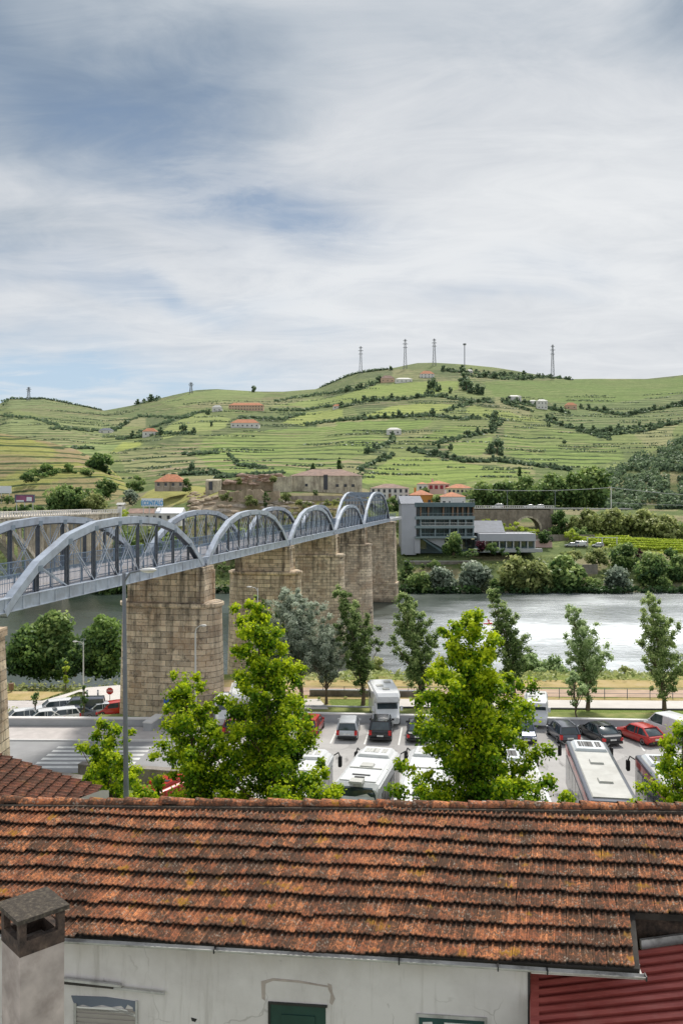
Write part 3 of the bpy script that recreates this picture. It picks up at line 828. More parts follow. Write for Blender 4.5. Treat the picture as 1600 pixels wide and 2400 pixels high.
# ------------------------------------------------------------------ metal bridge
LC = 33.0; D0 = 1.395
def BP(n, lat, z):
    Y = LC * (n + D0); X = .1745 * Y - 26.565
    return Vector((X - .985 * lat, Y + .172 * lat, z))
ZB = 13.73; WB = 6.1
bridge = thing('metal_bridge', 'grey-blue steel arched truss footbridge striding across the river on tall stone piers', 'bridge', BP(0, WB / 2, ZB))
def chord_h(s, hm): return hm * (1 - abs(2 * s - 1) ** 2.8) + .25
def truss(n0, n1, lat, hm, NP):
    ca = [(i / (2 * NP)) for i in range(2 * NP + 1)]
    top = lambda s: BP(lerp(n0 + .012, n1 - .012, s), lat, ZB + chord_h(s, hm) - .28)
    bot = lambda s, z=ZB + .36: BP(lerp(n0 + .012, n1 - .012, s), lat, z)
    # arched top chord: a box girder
    rings = []
    sd = Vector((-.985, .172, 0))
    ss = [0, .03] + [i / NP for i in range(1, NP)] + [.97, 1]
    ss = sorted(ss)
    mbt = MB()
    for i, s in enumerate(ss):
        p = top(s); q0 = top(ss[max(0, i-1)]); q1 = top(ss[min(len(ss)-1, i+1)])
        d = (q1 - q0).normalized(); u = sd.cross(d).normalized()
        if u.z < 0: u = -u
        w, h = .25, .25
        rings.append([p - sd * w - u * h, p + sd * w - u * h, p + sd * w + u * h, p - sd * w + u * h])
    mbt.loft(rings)
    t = mk('truss_top_chord', mbt, 'steel_light', bridge, True)
    mu = MB(); mu.loft([[(r[0] + (r[1] - r[0]) * q + (r[0] - r[3]) * k) for q, k in ((.1, .16), (.9, .16), (.9, .003), (.1, .003))] for r in rings]); mk('chord_underside_shade', mu, 'steel_dark', t, True)  # dark strip added to paint the chord's shaded underside
    for i in range(2, len(ss) - 2):
        mp_ = MB(); p = top(ss[i]); mp_.bar(p - sd * .27 - Vector((0, 0, .2)), p + sd * .27 - Vector((0, 0, .2)), .5, .34)
        mk('gusset_plate', mp_, 'steel_mid', t, True)
    mbb = MB()
    a, b = bot(0 if n0 else -.02), bot(1); mbb.bar(a, b, .4, .7)
    for i in range(NP * 2 + 1):
        q = bot(i / (2 * NP)); mbb.bar(q + Vector((0, 0, -.37)), q + Vector((0, 0, .38)), .46, .16)
    mbb.bar(a + Vector((0, 0, .37)), b + Vector((0, 0, .37)), .5, .05); mbb.bar(a - Vector((0, 0, .37)), b - Vector((0, 0, .37)), .5, .05)
    mk('bottom_chord', mbb, 'steel_light', t, True)
    L = (b - a).length; ax = (b - a).normalized()
    for i in range(1, NP):
        s = i / NP; q0 = bot(s, ZB + .7); q1 = top(s)
        m2 = MB(); o_ = ax * .16
        for k in (-1, 1): m2.bar(q0 + o_ * k, q1 + o_ * k, .07, .2, ax)
        hh = (q1 - q0).length; nz = max(2, int(hh / .42))
        for k in range(nz):
            za = hh * k / nz; zb = hh * (k + 1) / nz; sgn = 1 if k % 2 else -1
            m2.bar(q0 + Vector((0, 0, za)) - o_ * sgn, q0 + Vector((0, 0, zb)) + o_ * sgn, .05, .05)
        mk('post', m2, 'steel_dark', t, True)
    for i in range(0, NP):
        s0, s1 = i / NP, (i + 1) / NP
        prs = []
        if i >= 1 and (s0 < .62): prs.append((top(s0), bot(s1, ZB + .7)))
        if i <= NP - 2 and s1 > .38: prs.append((top(s1), bot(s0, ZB + .7)))
        for (p, q) in prs:
            m2 = MB()
            for k in (-1, 1): m2.bar(p + sd * (.12 * k) + ax * .05 * k, q + sd * (.12 * k) + ax * .05 * k, .035, .075)
            mk('diagonal', m2, 'steel_light', t, True)
        # light intermediate hangers
        sm = (s0 + s1) / 2
        if 0 < i < NP - 1:
            m2 = MB(); m2.bar(bot(sm, ZB + .7), top(sm), .04, .05); mk('hanger', m2, 'steel_mid', t, True)
    return top
SP = [(0, 1, 4.65, 9), (1, 2, 4.65, 9), (2, 3, 4.65, 9), (3, 4, 4.65, 9), (4, 5.4, 7.4, 10)]
for (a, b, hm, NP) in SP:
    tn = truss(a, b, 0, hm, NP); tf = truss(a, b, WB, hm, NP)
    mb = MB(); mb.hexa([BP(a+.01, .3, 14.3), BP(b-.01, .3, 14.3), BP(b-.01, WB-.3, 14.3), BP(a+.01, WB-.3, 14.3)],
                       [BP(a+.01, .3, 14.5), BP(b-.01, .3, 14.5), BP(b-.01, WB-.3, 14.5), BP(a+.01, WB-.3, 14.5)])
    mk('deck', mb, 'deck_plank', bridge, True)
    mb = MB()
    for i in range(int((b - a) * 16) + 1):
        n = lerp(a + .01, b - .01, i / int((b - a) * 16)); mb.bar(BP(n, .2, 14.0), BP(n, WB - .2, 14.0), .2, .5)
    mk('floor_beams', mb, 'wood_brown', bridge, True)
    for lat in (.42, WB - .42):
        mb = MB()
        for z, th in ((15.62, .07), (15.2, .035), (14.66, .05)): mb.bar(BP(a + .01, lat, z), BP(b - .01, lat, z), .05, th)
        nb = int((b - a) * LC / .17)
        for i in range(nb + 1):
            n = lerp(a + .01, b - .01, i / nb); w = .08 if i % 12 == 0 else .025
            mb.bar(BP(n, lat, 14.5), BP(n, lat, 15.62), w, w)
        mk('railing', mb, 'rail_blue', bridge, True)
    if hm > 5:
        mb = MB()
        for i in range(2, NP - 1):
            s = i / NP; mb.bar(tn(s), tf(s), .22, .3)
            if i < NP - 2:
                s2 = (i + 1) / NP
                mb.bar(tn(s), tf(s2), .1, .12); mb.bar(tf(s), tn(s2), .1, .12)
            for k in range(1, 9):
                q0 = tn(s).lerp(tf(s), k / 9); mb.bar(q0 + Vector((0, 0, -.15)), q0 + Vector((0, 0, -.9)), .06, .06)
            mb.bar(tn(s) - Vector((0, 0, .9)), tf(s) - Vector((0, 0, .9)), .1, .12)
        mk('overhead_bracing', mb, 'steel_mid', bridge, True)

def stadium(cx_lat, n, half, th, z, nose=True, K=7):
    """outline of a pier: long axis across the bridge, rounded noses"""
    c = BP(n, cx_lat, z); ax = Vector((-.985, .172, 0)); ay = Vector((.172, .985, 0))
    pts = []
    if nose:
        for k in range(K + 1):
            a = -math.pi / 2 + math.pi * k / K; pts.append(c + ax * (half - th + math.cos(a) * th) + ay * math.sin(a) * th)
        for k in range(K + 1):
            a = math.pi / 2 + math.pi * k / K; pts.append(c + ax * (-half + th + math.cos(a) * th) + ay * math.sin(a) * th)
    else:
        for i, j in ((1, -1), (1, 1), (-1, 1), (-1, -1)): pts.append(c + ax * half * i + ay * th * j)
    return pts
def pier(n, label, zb, zs=9.95, batter=.28, half=4.75, th=1.9):
    t = thing('stone_bridge_pier', label, 'bridge pier', BP(n, WB / 2, zb), 0, 'stone piers of the metal bridge')
    c = WB / 2
    hb = zs - zb
    mb = MB(); mb.loft([stadium(c, n, half + batter * hb / 10, th + batter * hb / 10, zb - .6), stadium(c, n, half, th, zs)]); mk('pier_base', mb, 'pier_stone', t, True, 40)
    mb = MB(); mb.loft([stadium(c, n, half + .02, th + .02, zs), stadium(c, n, half + .22, th + .22, zs + .12), stadium(c, n, half + .22, th + .22, zs + .38), stadium(c, n, half - .1, th - .1, zs + .5)]); mk('string_course', mb, 'pier_stone', t, True, 40)
    mb = MB(); mb.loft([stadium(c, n, 3.55, th - .35, zs + .5, False), stadium(c, n, 3.4, th - .45, ZB - .45, False)])
    for k in (-1, 1):
        for sgn in (-1, 1):
            a = BP(n, c + k * 3.3, zs + .5) + Vector((.172, .985, 0)) * (sgn * (th - .42)); mb.bar(a, a + Vector((0, 0, ZB - .5 - zs - .5)), .75, .35)
    mk('pier_shaft', mb, 'pier_stone', t, True)
    mb = MB(); mb.loft([stadium(c, n, 3.55, th - .3, ZB - .45, False), stadium(c, n, 3.55, th - .3, ZB - .08, False)]); mk('capstone', mb, 'pier_stone', t, True)
    for lat in (0, WB):
        q = BP(n, lat, ZB - .08); mb = MB(); mb.box(q.x - .3, q.x + .3, q.y - .8, q.y + .8, ZB - .08, ZB - .002); mk('bearing', mb, 'steel_dark', t, True)
    return t
pier(1, 'huge tan stone pier standing on grass between the lower car park and the grey-green tree', -.3)
pier(2, 'second tan stone pier, behind the bright green tree top', -7.0)
pier(3, 'third tan stone pier, seen behind the dark poplar tip', -8)
pier(4, 'fourth stone pier, its foot standing in bright rippled water', -8)
def end_pier():
    n = 5.4
    t = thing('stone_bridge_pier', 'plain pale stone pier at the far shore beside the modern grey building', 'bridge pier', BP(n, WB / 2, -8), 0, 'stone piers of the metal bridge')
    c = WB / 2
    mb = MB(); mb.loft([stadium(c, n, 5.2, 2.6, -8.2, False), stadium(c, n, 5.1, 2.5, -2.7, False)]); mk('pier_base', mb, 'pier_stone', t, True)
    mb = MB(); mb.loft([stadium(c, n, 5.3, 2.7, -2.7, False), stadium(c, n, 5.3, 2.7, -2.2, False)]); mk('string_course', mb, 'pier_stone', t, True)
    mb = MB(); mb.loft([stadium(c, n, 4.9, 2.3, -2.2, False), stadium(c, n, 4.5, 2.1, ZB - .45, False)]); mk('pier_shaft', mb, 'pier_stone', t, True)
    mb = MB(); mb.loft([stadium(c, n, 4.8, 2.4, ZB - .45, False), stadium(c, n, 4.8, 2.4, ZB - .05, False)]); mk('capstone', mb, 'pier_stone', t, True)
end_pier()
# near abutment at the very left
t = thing('stone_abutment', 'rough pale stone abutment at the near end of the metal bridge', 'abutment', (-19.5, 45, 0))
def rbox(z0, z1, x0, x1, y0, y1, mb): mb.box(x0, x1, y0, y1, z0, z1)
mb = MB(); mb.loft([[( -25, 42.6, -.5), (-17.3, 42.6, -.5), (-17.3, 45.4, -.5), (-25, 45.4, -.5)], [(-25, 42.9, 12.7), (-17.8, 42.9, 12.7), (-17.8, 45.2, 12.7), (-25, 45.2, 12.7)]]); mk('abutment_wall', mb, 'pier_stone', t, True)
mb = MB(); mb.box(-25.2, -17.7, 42.8, 45.3, 12.7, 13.15); mk('capstone', mb, 'pier_stone', t, True)

# bridge end walkway railing on the far bank
t = thing('approach_railing', 'blue-grey railing at the far end of the metal bridge', 'railing', BP(5.45, 0, 14))
mb = MB(); mb.bar(BP(5.4, .3, 15.5), BP(5.95, .3, 15.5), .08, .08); mb.bar(BP(5.4, .3, 15.0), BP(5.95, .3, 15.0), .08, .08); mk('rail', mb, 'rail_blue', t, True)
for k in range(8): m2 = MB(); q = BP(5.4 + k * .07, .3, 14.3); m2.bar(q, q + Vector((0, 0, 1.2)), .1, .1); mk('post', m2, 'rail_blue', t, True)
mb = MB(); mb.hexa([BP(5.41, -.2, 13.6), BP(6.3, -.2, 13.6), BP(6.3, WB, 13.6), BP(5.41, WB, 13.6)], [BP(5.41, -.2, 14.3), BP(6.3, -.2, 14.3), BP(6.3, WB, 14.3), BP(5.41, WB, 14.3)]); mk('deck', mb, 'concrete', t, True)

# ------------------------------------------------------------------ concrete road bridge, left
def RP(Y, lat, z): return Vector((-80 + .1745 * (Y - 200) - .985 * lat, Y + .172 * lat, z))
t = thing('road_bridge', 'beige concrete arched road bridge with white balustrade behind the steel footbridge', 'bridge', RP(255, 4, 0))
ZR = 15.6
mb = MB(); mb.hexa([RP(110, 0, ZR - 1.5), RP(264, 0, ZR - 1.5), RP(264, 9, ZR - 1.5), RP(110, 9, ZR - 1.5)], [RP(110, 0, ZR - .6), RP(264, 0, ZR - .6), RP(264, 9, ZR - .6), RP(110, 9, ZR - .6)])
mb.hexa([RP(110, -.4, ZR - .6), RP(264, -.4, ZR - .6), RP(264, 9.4, ZR - .6), RP(110, 9.4, ZR - .6)], [RP(110, -.4, ZR - .25), RP(264, -.4, ZR - .25), RP(264, 9.4, ZR - .25), RP(110, 9.4, ZR - .25)])
mk('deck', mb, 'viaduct_concrete', t, True)
for lat in (-.2, 9.2):
    mb = MB(); mb.bar(RP(110, lat, ZR + .75), RP(264, lat, ZR + .75), .28, .16); mb.bar(RP(110, lat, ZR - .2), RP(264, lat, ZR - .2), .3, .1)
    for i in range(129): q = RP(110 + i * 1.2, lat, ZR - .2); mb.bar(q, q + Vector((0, 0, .9)), .3, .22)
    mk('balustrade', mb, 'concrete_top', t, True)
arches = [(112, 166), (172, 226)]
for (y0, y1) in arches:
    for lat in (.6, 6.4):
        rings = []
        for k in range(25):
            s = k / 24; Y = lerp(y0, y1, s); z = -5 + 18.2 * (1 - (2 * s - 1) ** 2); th = .8 + .5 * abs(2 * s - 1)
            rings.append([RP(Y, lat, z - th), RP(Y, lat + 2.0, z - th), RP(Y, lat + 2.0, z + .2), RP(Y, lat, z + .2)])
        mb = MB(); mb.loft(rings); mk('arch_rib', mb, 'viaduct_concrete', t, True)
    for k in list(range(0, 6)) + list(range(9, 15)):
        s = (k + .5) / 15; Y = lerp(y0, y1, s); z = -5 + 18.2 * (1 - (2 * s - 1) ** 2)
        for lat in (1.1, 7.2):
            m2 = MB(); q = RP(Y, lat, z); m2.bar(q, Vector((q.x, q.y, ZR - 1.5)), .8, .6); mk('spandrel_column', m2, 'viaduct_concrete', t, True)
for Y in (169, 229, 247):
    mb = MB(); mb.hexa([RP(Y-2.4, -.6, -9), RP(Y+2.4, -.6, -9), RP(Y+2.4, 9.6, -9), RP(Y-2.4, 9.6, -9)], [RP(Y-2.0, -.3, ZR - 1.5), RP(Y+2.0, -.3, ZR - 1.5), RP(Y+2.0, 9.3, ZR - 1.5), RP(Y-2.0, 9.3, ZR - 1.5)])
    for k in (-1.6, 1.6): mb.bar(RP(Y + k, -.5, -9), RP(Y + k, -.5, ZR - 1.5), .8, .6)
    mk('pier', mb, 'viaduct_concrete', t, True)
mb = MB(); mb.bar(RP(264.5, -.2, ZR - 4), RP(264.5, -.2, ZR + 1.6), .9, .9); mk('end_post', mb, 'concrete_top', t, True)
mb = MB(); mb.hexa([RP(252, 0, -2), RP(266, 0, 0), RP(266, 9, 0), RP(252, 9, -2)], [RP(252, 0, ZR - 1.5), RP(266, 0, ZR - 1.5), RP(266, 9, ZR - 1.5), RP(252, 9, ZR - 1.5)]); mk('abutment', mb, 'viaduct_concrete', t, True)

# ------------------------------------------------------------------ stone viaduct with one arch, right bank
def viaduct():
    Y = 322.0; zt = CZ - 26 / F * Y; zb = 4.0
    x0 = (1100 - CX) / F * Y; x1 = (1296 - CX) / F * Y; xc = (1237 - CX) / F * Y; ra = 4.5; za = CZ - (1252 - HY) / F * Y
    t = thing('stone_viaduct', 'grey stone road viaduct with a single round arch behind the low restaurant', 'viaduct', (xc, Y, zb))
    zc = CZ - (1241 - HY) / F * Y
    arc = [(xc - math.cos(math.pi * k / 14) * ra, zc + math.sin(math.pi * k / 14) * ra) for k in range(15)]
    left = [(x0, zb), (xc - ra, zb)] + arc[:8] + [(xc, zt), (x0, zt)]
    right = [(xc, zt)] + arc[7:] + [(xc + ra, zb), (x1, zb), (x1, zt)]
    mb = MB(); conv = lambda a, b, h: (a, Y + h, b)
    mb.prism(left, 0, 8, conv); mb.prism(right, 0, 8, conv); mk('viaduct_wall', mb, 'viaduct_stone', t, True)
    mb = MB()
    for k in range(14):
        (xa, z1), (xb, z2) = arc[k], arc[k + 1]
        f = 1.16; A = (xc + (xa - xc) * f, zc + (z1 - zc) * f); B = (xc + (xb - xc) * f, zc + (z2 - zc) * f)
        mb.hexa([(xa, Y - .25, z1), (xb, Y - .25, z2), (xb, Y + .05, z2), (xa, Y + .05, z1)], [(A[0], Y - .25, A[1]), (B[0], Y - .25, B[1]), (B[0], Y + .05, B[1]), (A[0], Y + .05, A[1])])
    mk('arch_ring', mb, 'warehouse_stone', t, True)
    mb = MB(); mb.box(x0, x1 + 14, Y - .35, Y - .02, zt + .02, zt + .3); mb.box(x0, x1, Y - .3, Y - .05, zt + .95, zt + 1.15)
    n = 46
    for k in range(n): x = lerp(x0, x1, k / (n - 1)); mb.box(x - .12, x + .12, Y - .28, Y - .06, zt + .3, zt + .95)
    mk('parapet', mb, 'concrete_top', t, True)
    mb = MB(); mb.box(x0, x1 + 30, Y, Y + 8, zt - .4, zt + .05); mk('roadway', mb, 'road_grey', t, True)
    mb = MB(); mb.box(x1 - 1.3, x1 - .2, Y - .5, Y - .02, zb, zt); mk('buttress', mb, 'viaduct_stone', t, True)
    return zt
ZV = viaduct()

# ------------------------------------------------------------------ generic house
def house(name, label, x0, x1, Y, z0, wh, depth, roofh, wall, roof, nwin=4, floors=1, hip=True, rot=0.0, door=False, winmat='window_dark', cat='house', over=.35, chim=0, win=(.9, 1.1)):
    xc = (x0 + x1) / 2; w = x1 - x0
    t = thing(name, label, cat, (xc, Y, z0), rot)
    mb = MB(); mb.box(-w/2, w/2, 0, depth, -1.5, wh); mk('wall', mb, wall, t)
    mb = MB(); o = over
    e = [(-w/2 - o, -o, wh), (w/2 + o, -o, wh), (w/2 + o, depth + o, wh), (-w/2 - o, depth + o, wh)]
    k = min(depth, w) / 2 if hip else -.0
    rg = [(-w/2 - o + (k if hip else 0), depth / 2, wh + roofh), (w/2 + o - (k if hip else 0), depth / 2, wh + roofh)]
    mb.add(e + rg, [(0, 1, 5, 4), (1, 2, 5), (2, 3, 4, 5), (3, 0, 4), (3, 2, 1, 0)]); rf = mk('roof', mb, roof, t)
    for c in range(chim):
        m2 = MB(); cx_ = -w/4 + c * w/2.2; m2.box(cx_ - .35, cx_ + .35, depth/2 - .35 + .8, depth/2 + .35 + .8, wh + .2, wh + roofh + .9); mk('chimney', m2, wall, rf)
    fh = wh / floors
    for f in range(floors):
        for i in range(nwin):
            x = -w/2 + w * (i + .5) / nwin; z = fh * f + fh * .5
            m2 = MB(); m2.box(x - win[0]/2, x + win[0]/2, -.07, .04, z - win[1]/2, z + win[1]/2); wn = mk('window', m2, winmat, t)
            m3 = MB(); m3.box(x - win[0]/2 - .1, x + win[0]/2 + .1, -.14, -.02, z - win[1]/2 - .14, z - win[1]/2 - .01); mk('sill', m3, 'concrete_top', wn)
    if door:
        m2 = MB(); m2.box(-.5, .5, -.09, .03, 0, 2.1); mk('door', m2, 'wood_brown', t)
    return t
def hill_house(label, px0, px1, pt, pb, wall, roof, rf=.35, floors=1, nw=3, hip=True, name='hillside_house'):
    q = hit((px0 + px1) / 2, pb); s = q.y / F
    w = (px1 - px0) * s; h = (pb - pt) * s
    return house(name, label, q.x - w/2, q.x + w/2, q.y, q.z - .3, h * (1 - rf), max(6, min(w * .6, 12)), h * rf + .8, wall, roof, nw, floors, hip, win=(1.2, 1.3), over=.4)
HH = [
 ('long peach-coloured farm building with arcaded front high on the vineyard slope', 536, 617, 944, 962, 'house_peach', 'roof_orange', .3, 2, 12),
 ('small white house beside the long peach farm building', 497, 520, 950, 965, 'house_white', 'roof_grey', .3, 1, 2),
 ('wide white house with orange roof in the middle of the slope below the peach building', 541, 607, 983, 1003, 'house_white', 'roof_orange', .38, 1, 6),
 ('white cottage with pale orange roof among dark trees on the slope', 334, 367, 1004, 1023, 'house_white', 'roof_orange', .35, 1, 2),
 ('grey-white cottage half hidden by trees, beside the terraced slope', 232, 263, 1004, 1016, 'house_white', 'slate', .35, 1, 2),
 ('white villa with orange roof just under the hilltop pylons', 984, 1017, 869, 886, 'house_white', 'roof_orange', .4, 2, 4),
 ('peach ruined farmhouse below the hilltop, beside the long low white shed', 892, 924, 880, 897, 'house_peach', 'roof_brown', .4, 1, 3),
 ('long low white shed below the hilltop villa', 926, 966, 885, 897, 'house_white', 'roof_grey', .25, 1, 4),
 ('white flat house beside dark cypress trees under the smooth green field', 1190, 1221, 927, 942, 'house_white', 'roof_grey', .15, 1, 3),
 ('tall white block house at the edge of the smooth green field', 1258, 1282, 937, 960, 'house_white', 'roof_grey', .12, 2, 3),
 ('low white annex beside the tall white block house', 1240, 1257, 938, 948, 'house_white', 'roof_grey', .12, 1, 2),
 ('small peach cottage beside the purple-brown road cut on the hill', 1325, 1351, 944, 960, 'house_peach', 'roof_orange', .35, 1, 2),
 ('white cottage with dark doorway standing alone in the mid-slope vines', 906, 940, 1003, 1019, 'house_white', 'roof_grey', .2, 1, 2),
 ('tiny white house beside the hedge on the upper slope', 780, 800, 948, 958, 'house_white', 'roof_orange', .35, 1, 2),
 ('tiny pale house between trees on the summit ridge', 1093, 1107, 866, 874, 'house_white', 'roof_grey', .3, 1, 2),
]
for (lb, a, b, c, d, w, r, rf, fl, nw) in HH: hill_house(lb, a, b, c, d, w, r, rf, fl, nw)

def px_house(name, label, px0, px1, pt, pe, pb, Y, wall, roof, nw, fl, depth=10, hip=True, **kw):
    s = Y / F; x0 = (px0 - CX) * s; x1 = (px1 - CX) * s; zb = CZ - (pb - HY) * s; ze = CZ - (pe - HY) * s; zt = CZ - (pt - HY) * s
    zg = min(zb, zb)
    return house(name, label, x0, x1, Y, zg, ze - zg, depth, zt - ze, wall, roof, nw, fl, hip, **kw)
px_house('long_white_house', 'long white two-storey house with brown hipped roof at the far end of the footbridge', 868, 958, 1133, 1144, 1170, 318, 'house_white', 'roof_brown', 7, 2, 12, win=(.9, 1.3), door=True)
px_house('pink_house', 'pink and white house with red shutters and orange roof above the modern building', 1003, 1053, 1126, 1134, 1150, 372, 'house_pink', 'roof_orange', 4, 1, 9, winmat='shutter_red', chim=1, win=(1.4, 1.7))
px_house('cream_house', 'cream house with pale orange roof and row of dark windows, behind the modern building', 1048, 1107, 1134, 1144, 1158, 352, 'house_cream', 'roof_orange', 6, 1, 9)
px_house('white_cottage', 'small white cottage with orange roof edge beside the pink house', 979, 1001, 1130, 1134, 1152, 366, 'house_white', 'roof_orange', 2, 1, 6)
px_house('orange_house', 'bright orange house with terracotta roof behind the modern concrete tower', 962, 1014, 1148, 1160, 1190, 312, 'house_orange', 'roof_orange', 3, 1, 9, chim=1)
px_house('white_house', 'white house with red-orange hipped roof right behind the modern rooftop terrace', 1033, 1090, 1153, 1164, 1192, 306, 'house_white', 'roof_orange', 4, 1, 9, chim=1)

# old stone warehouse above the river, and ruins
t = px_house('stone_warehouse', 'long weathered stone warehouse with brown tiled roof above the river cliff', 681, 848, 1098, 1115, 1160, 312, 'warehouse_stone', 'roof_brown', 0, 1, 16)
for (px, py, w, h) in ((790, 1138, 1.1, 1.0), (809, 1138, 1.1, 1.0), (827, 1138, 1.1, 1.0), (718, 1137, 1.0, 1.0), (763, 1130, 1.5, 5.5)):
    q = P(px, py, 312); m2 = MB(); m2.box(q.x - w/2, q.x + w/2, 311.9, 312.05, q.z - h/2, q.z + h/2); mk('window', m2, 'window_dark', t, True)
def wall_poly(name, label, prof, base_py, Y, th, mat, cat='ruin'):
    s = Y / F
    t = thing(name, label, cat, P(prof[len(prof)//2][0], base_py, Y))
    poly = [((p - CX) * s, CZ - (q - HY) * s) for p, q in prof] + [((prof[-1][0] - CX) * s, CZ - (base_py - HY) * s), ((prof[0][0] - CX) * s, CZ - (base_py - HY) * s)]
    mb = MB(); 
    for i in range(len(prof) - 1):
        a, b = poly[i], poly[i + 1]; zb = CZ - (base_py - HY) * s
        mb.hexa([(a[0], Y, zb), (b[0], Y, zb), (b[0], Y + th, zb), (a[0], Y + th, zb)], [(a[0], Y, a[1]), (b[0], Y, b[1]), (b[0], Y + th, b[1]), (a[0], Y + th, a[1])])
    mk('wall_face', mb, mat, t, True); return t
zbush_later = []
r_ = random.Random(5)
def rough(x0, x1, y, amp, step=5, sd=0):
    out = []; lvl = y
    x = x0
    while x <= x1:
        if r_.random() < .3: lvl = y + amp * r_.uniform(-1, 1)
        out.append((x, lvl + amp * .25 * mnoise.noise(Vector((x * .2, sd, 0))))); x += step * r_.uniform(.5, 1.5)
    out.append((x1, lvl)); return out
wall_poly('ruined_wall', 'pale broken stone ruin wall next to the left end of the long warehouse', rough(640, 684, 1118, 7), 1158, 308, 2.0, 'warehouse_stone')
wall_poly('ruined_wall', 'terracotta-stained ruin wall in the middle of the cliff top', rough(575, 655, 1125, 6), 1158, 312, 2.0, 'sand_earth')
wall_poly('ruined_wall', 'crumbling low brown ruin wall beside the gatehouse', rough(518, 590, 1128, 5), 1160, 310, 2.0, 'sand_earth')
wall_poly('ruined_wall', 'far broken ruin wall rising behind the terracotta-stained one', rough(560, 640, 1115, 6), 1150, 322, 1.5, 'ruin_stone')
wall_poly('cliff_wall', 'dark weathered stone retaining wall under the warehouse', rough(650, 860, 1163, 2.5, 9), 1215, 296, 2.5, 'ruin_stone', 'retaining wall')
wall_poly('cliff_wall', 'rugged brown rock-faced wall below the ruins, above the sandy rubble', rough(512, 655, 1150, 5, 7), 1222, 294, 2.5, 'sand_earth', 'retaining wall')
mb = MB()
for k in range(90):
    px = r_.uniform(522, 668); q = P(px, r_.uniform(1112, 1136) if px > 560 else r_.uniform(1126, 1138), r_.uniform(308, 316)); mb.rock(q, r_.uniform(.4, 1.1), (2.0, 1, .6), k, 1)
tag(mk('tile_rubble', mb, 'tile_debris'), 'collapsed terracotta tile rubble lying over the ruin walls on the cliff', 'rubble', kind='stuff')
for i, (px, pt, pb, w) in enumerate(((532, 1150, 1172, 34), (588, 1160, 1185, 40), (668, 1150, 1176, 30), (705, 1168, 1190, 50), (780, 1166, 1186, 60), (560, 1118, 1134, 20), (640, 1112, 1130, 18))):
    zbush_later.append(('olive scrub bush clinging to the cliff, number %d' % i, px, pt, pb, w))
mb = MB()
for k in range(40):
    q = hit(r_.uniform(520, 850), r_.uniform(1178, 1235)); mb.rock(q, r_.uniform(.5, 1.5), (2.2, .8, .7), k, 2)
tag(mk('cliff_rocks', mb, 'ruin_stone'), 'broken brown rock outcrops on the cliff below the ruins', 'rocks', kind='stuff')
t = px_house('ruined_gatehouse', 'roofless pale stone gatehouse with dark doorway on the cliff end', 482, 517, 1123, 1126, 1158, 306, 'warehouse_stone', 'warehouse_stone', 0, 1, 5, hip=False, cat='ruin', over=.05)
q = P(494, 1138, 306); m2 = MB(); m2.box(q.x - .7, q.x + .7, 305.88, 306.05, q.z - 1.6, q.z + 1.4); mk('doorway', m2, 'window_dark', t, True)
px_house('tiled_hut', 'low stone hut with sagging terracotta roof above the white billboard', 363, 432, 1111, 1129, 1142, 318, 'ruin_stone', 'roof_orange', 4, 1, 8)
px_house('white_shed', 'white-roofed shed just behind the top of the steel arch', 366, 424, 1190, 1203, 1222, 268, 'house_white', 'billboard_white', 3, 1, 8, hip=False)
px_house('brown_roof_shed', 'low shed with long brown roof under the white billboard', 300, 372, 1192, 1203, 1222, 276, 'house_white', 'roof_brown', 4, 1, 7, hip=False)
px_house('tiny_white_hut', 'tiny white hut beside the pale grey-green tree near the billboard', 275, 289, 1178, 1183, 1194, 285, 'house_white', 'roof_grey', 1, 1, 3, hip=False)
mb = MB()
for k in range(46):
    px = r_.uniform(445, 560); py = r_.uniform(1150, 1205); q = hit(px, py)
    mb.rock(q, r_.uniform(.5, 1.6), (1.6, 1, .5), k, 1)
tag(mk('rock_debris', mb, 'sand_earth'), 'sandy rubble and rock debris tumbling down the quarry slope', 'rubble', kind='stuff')

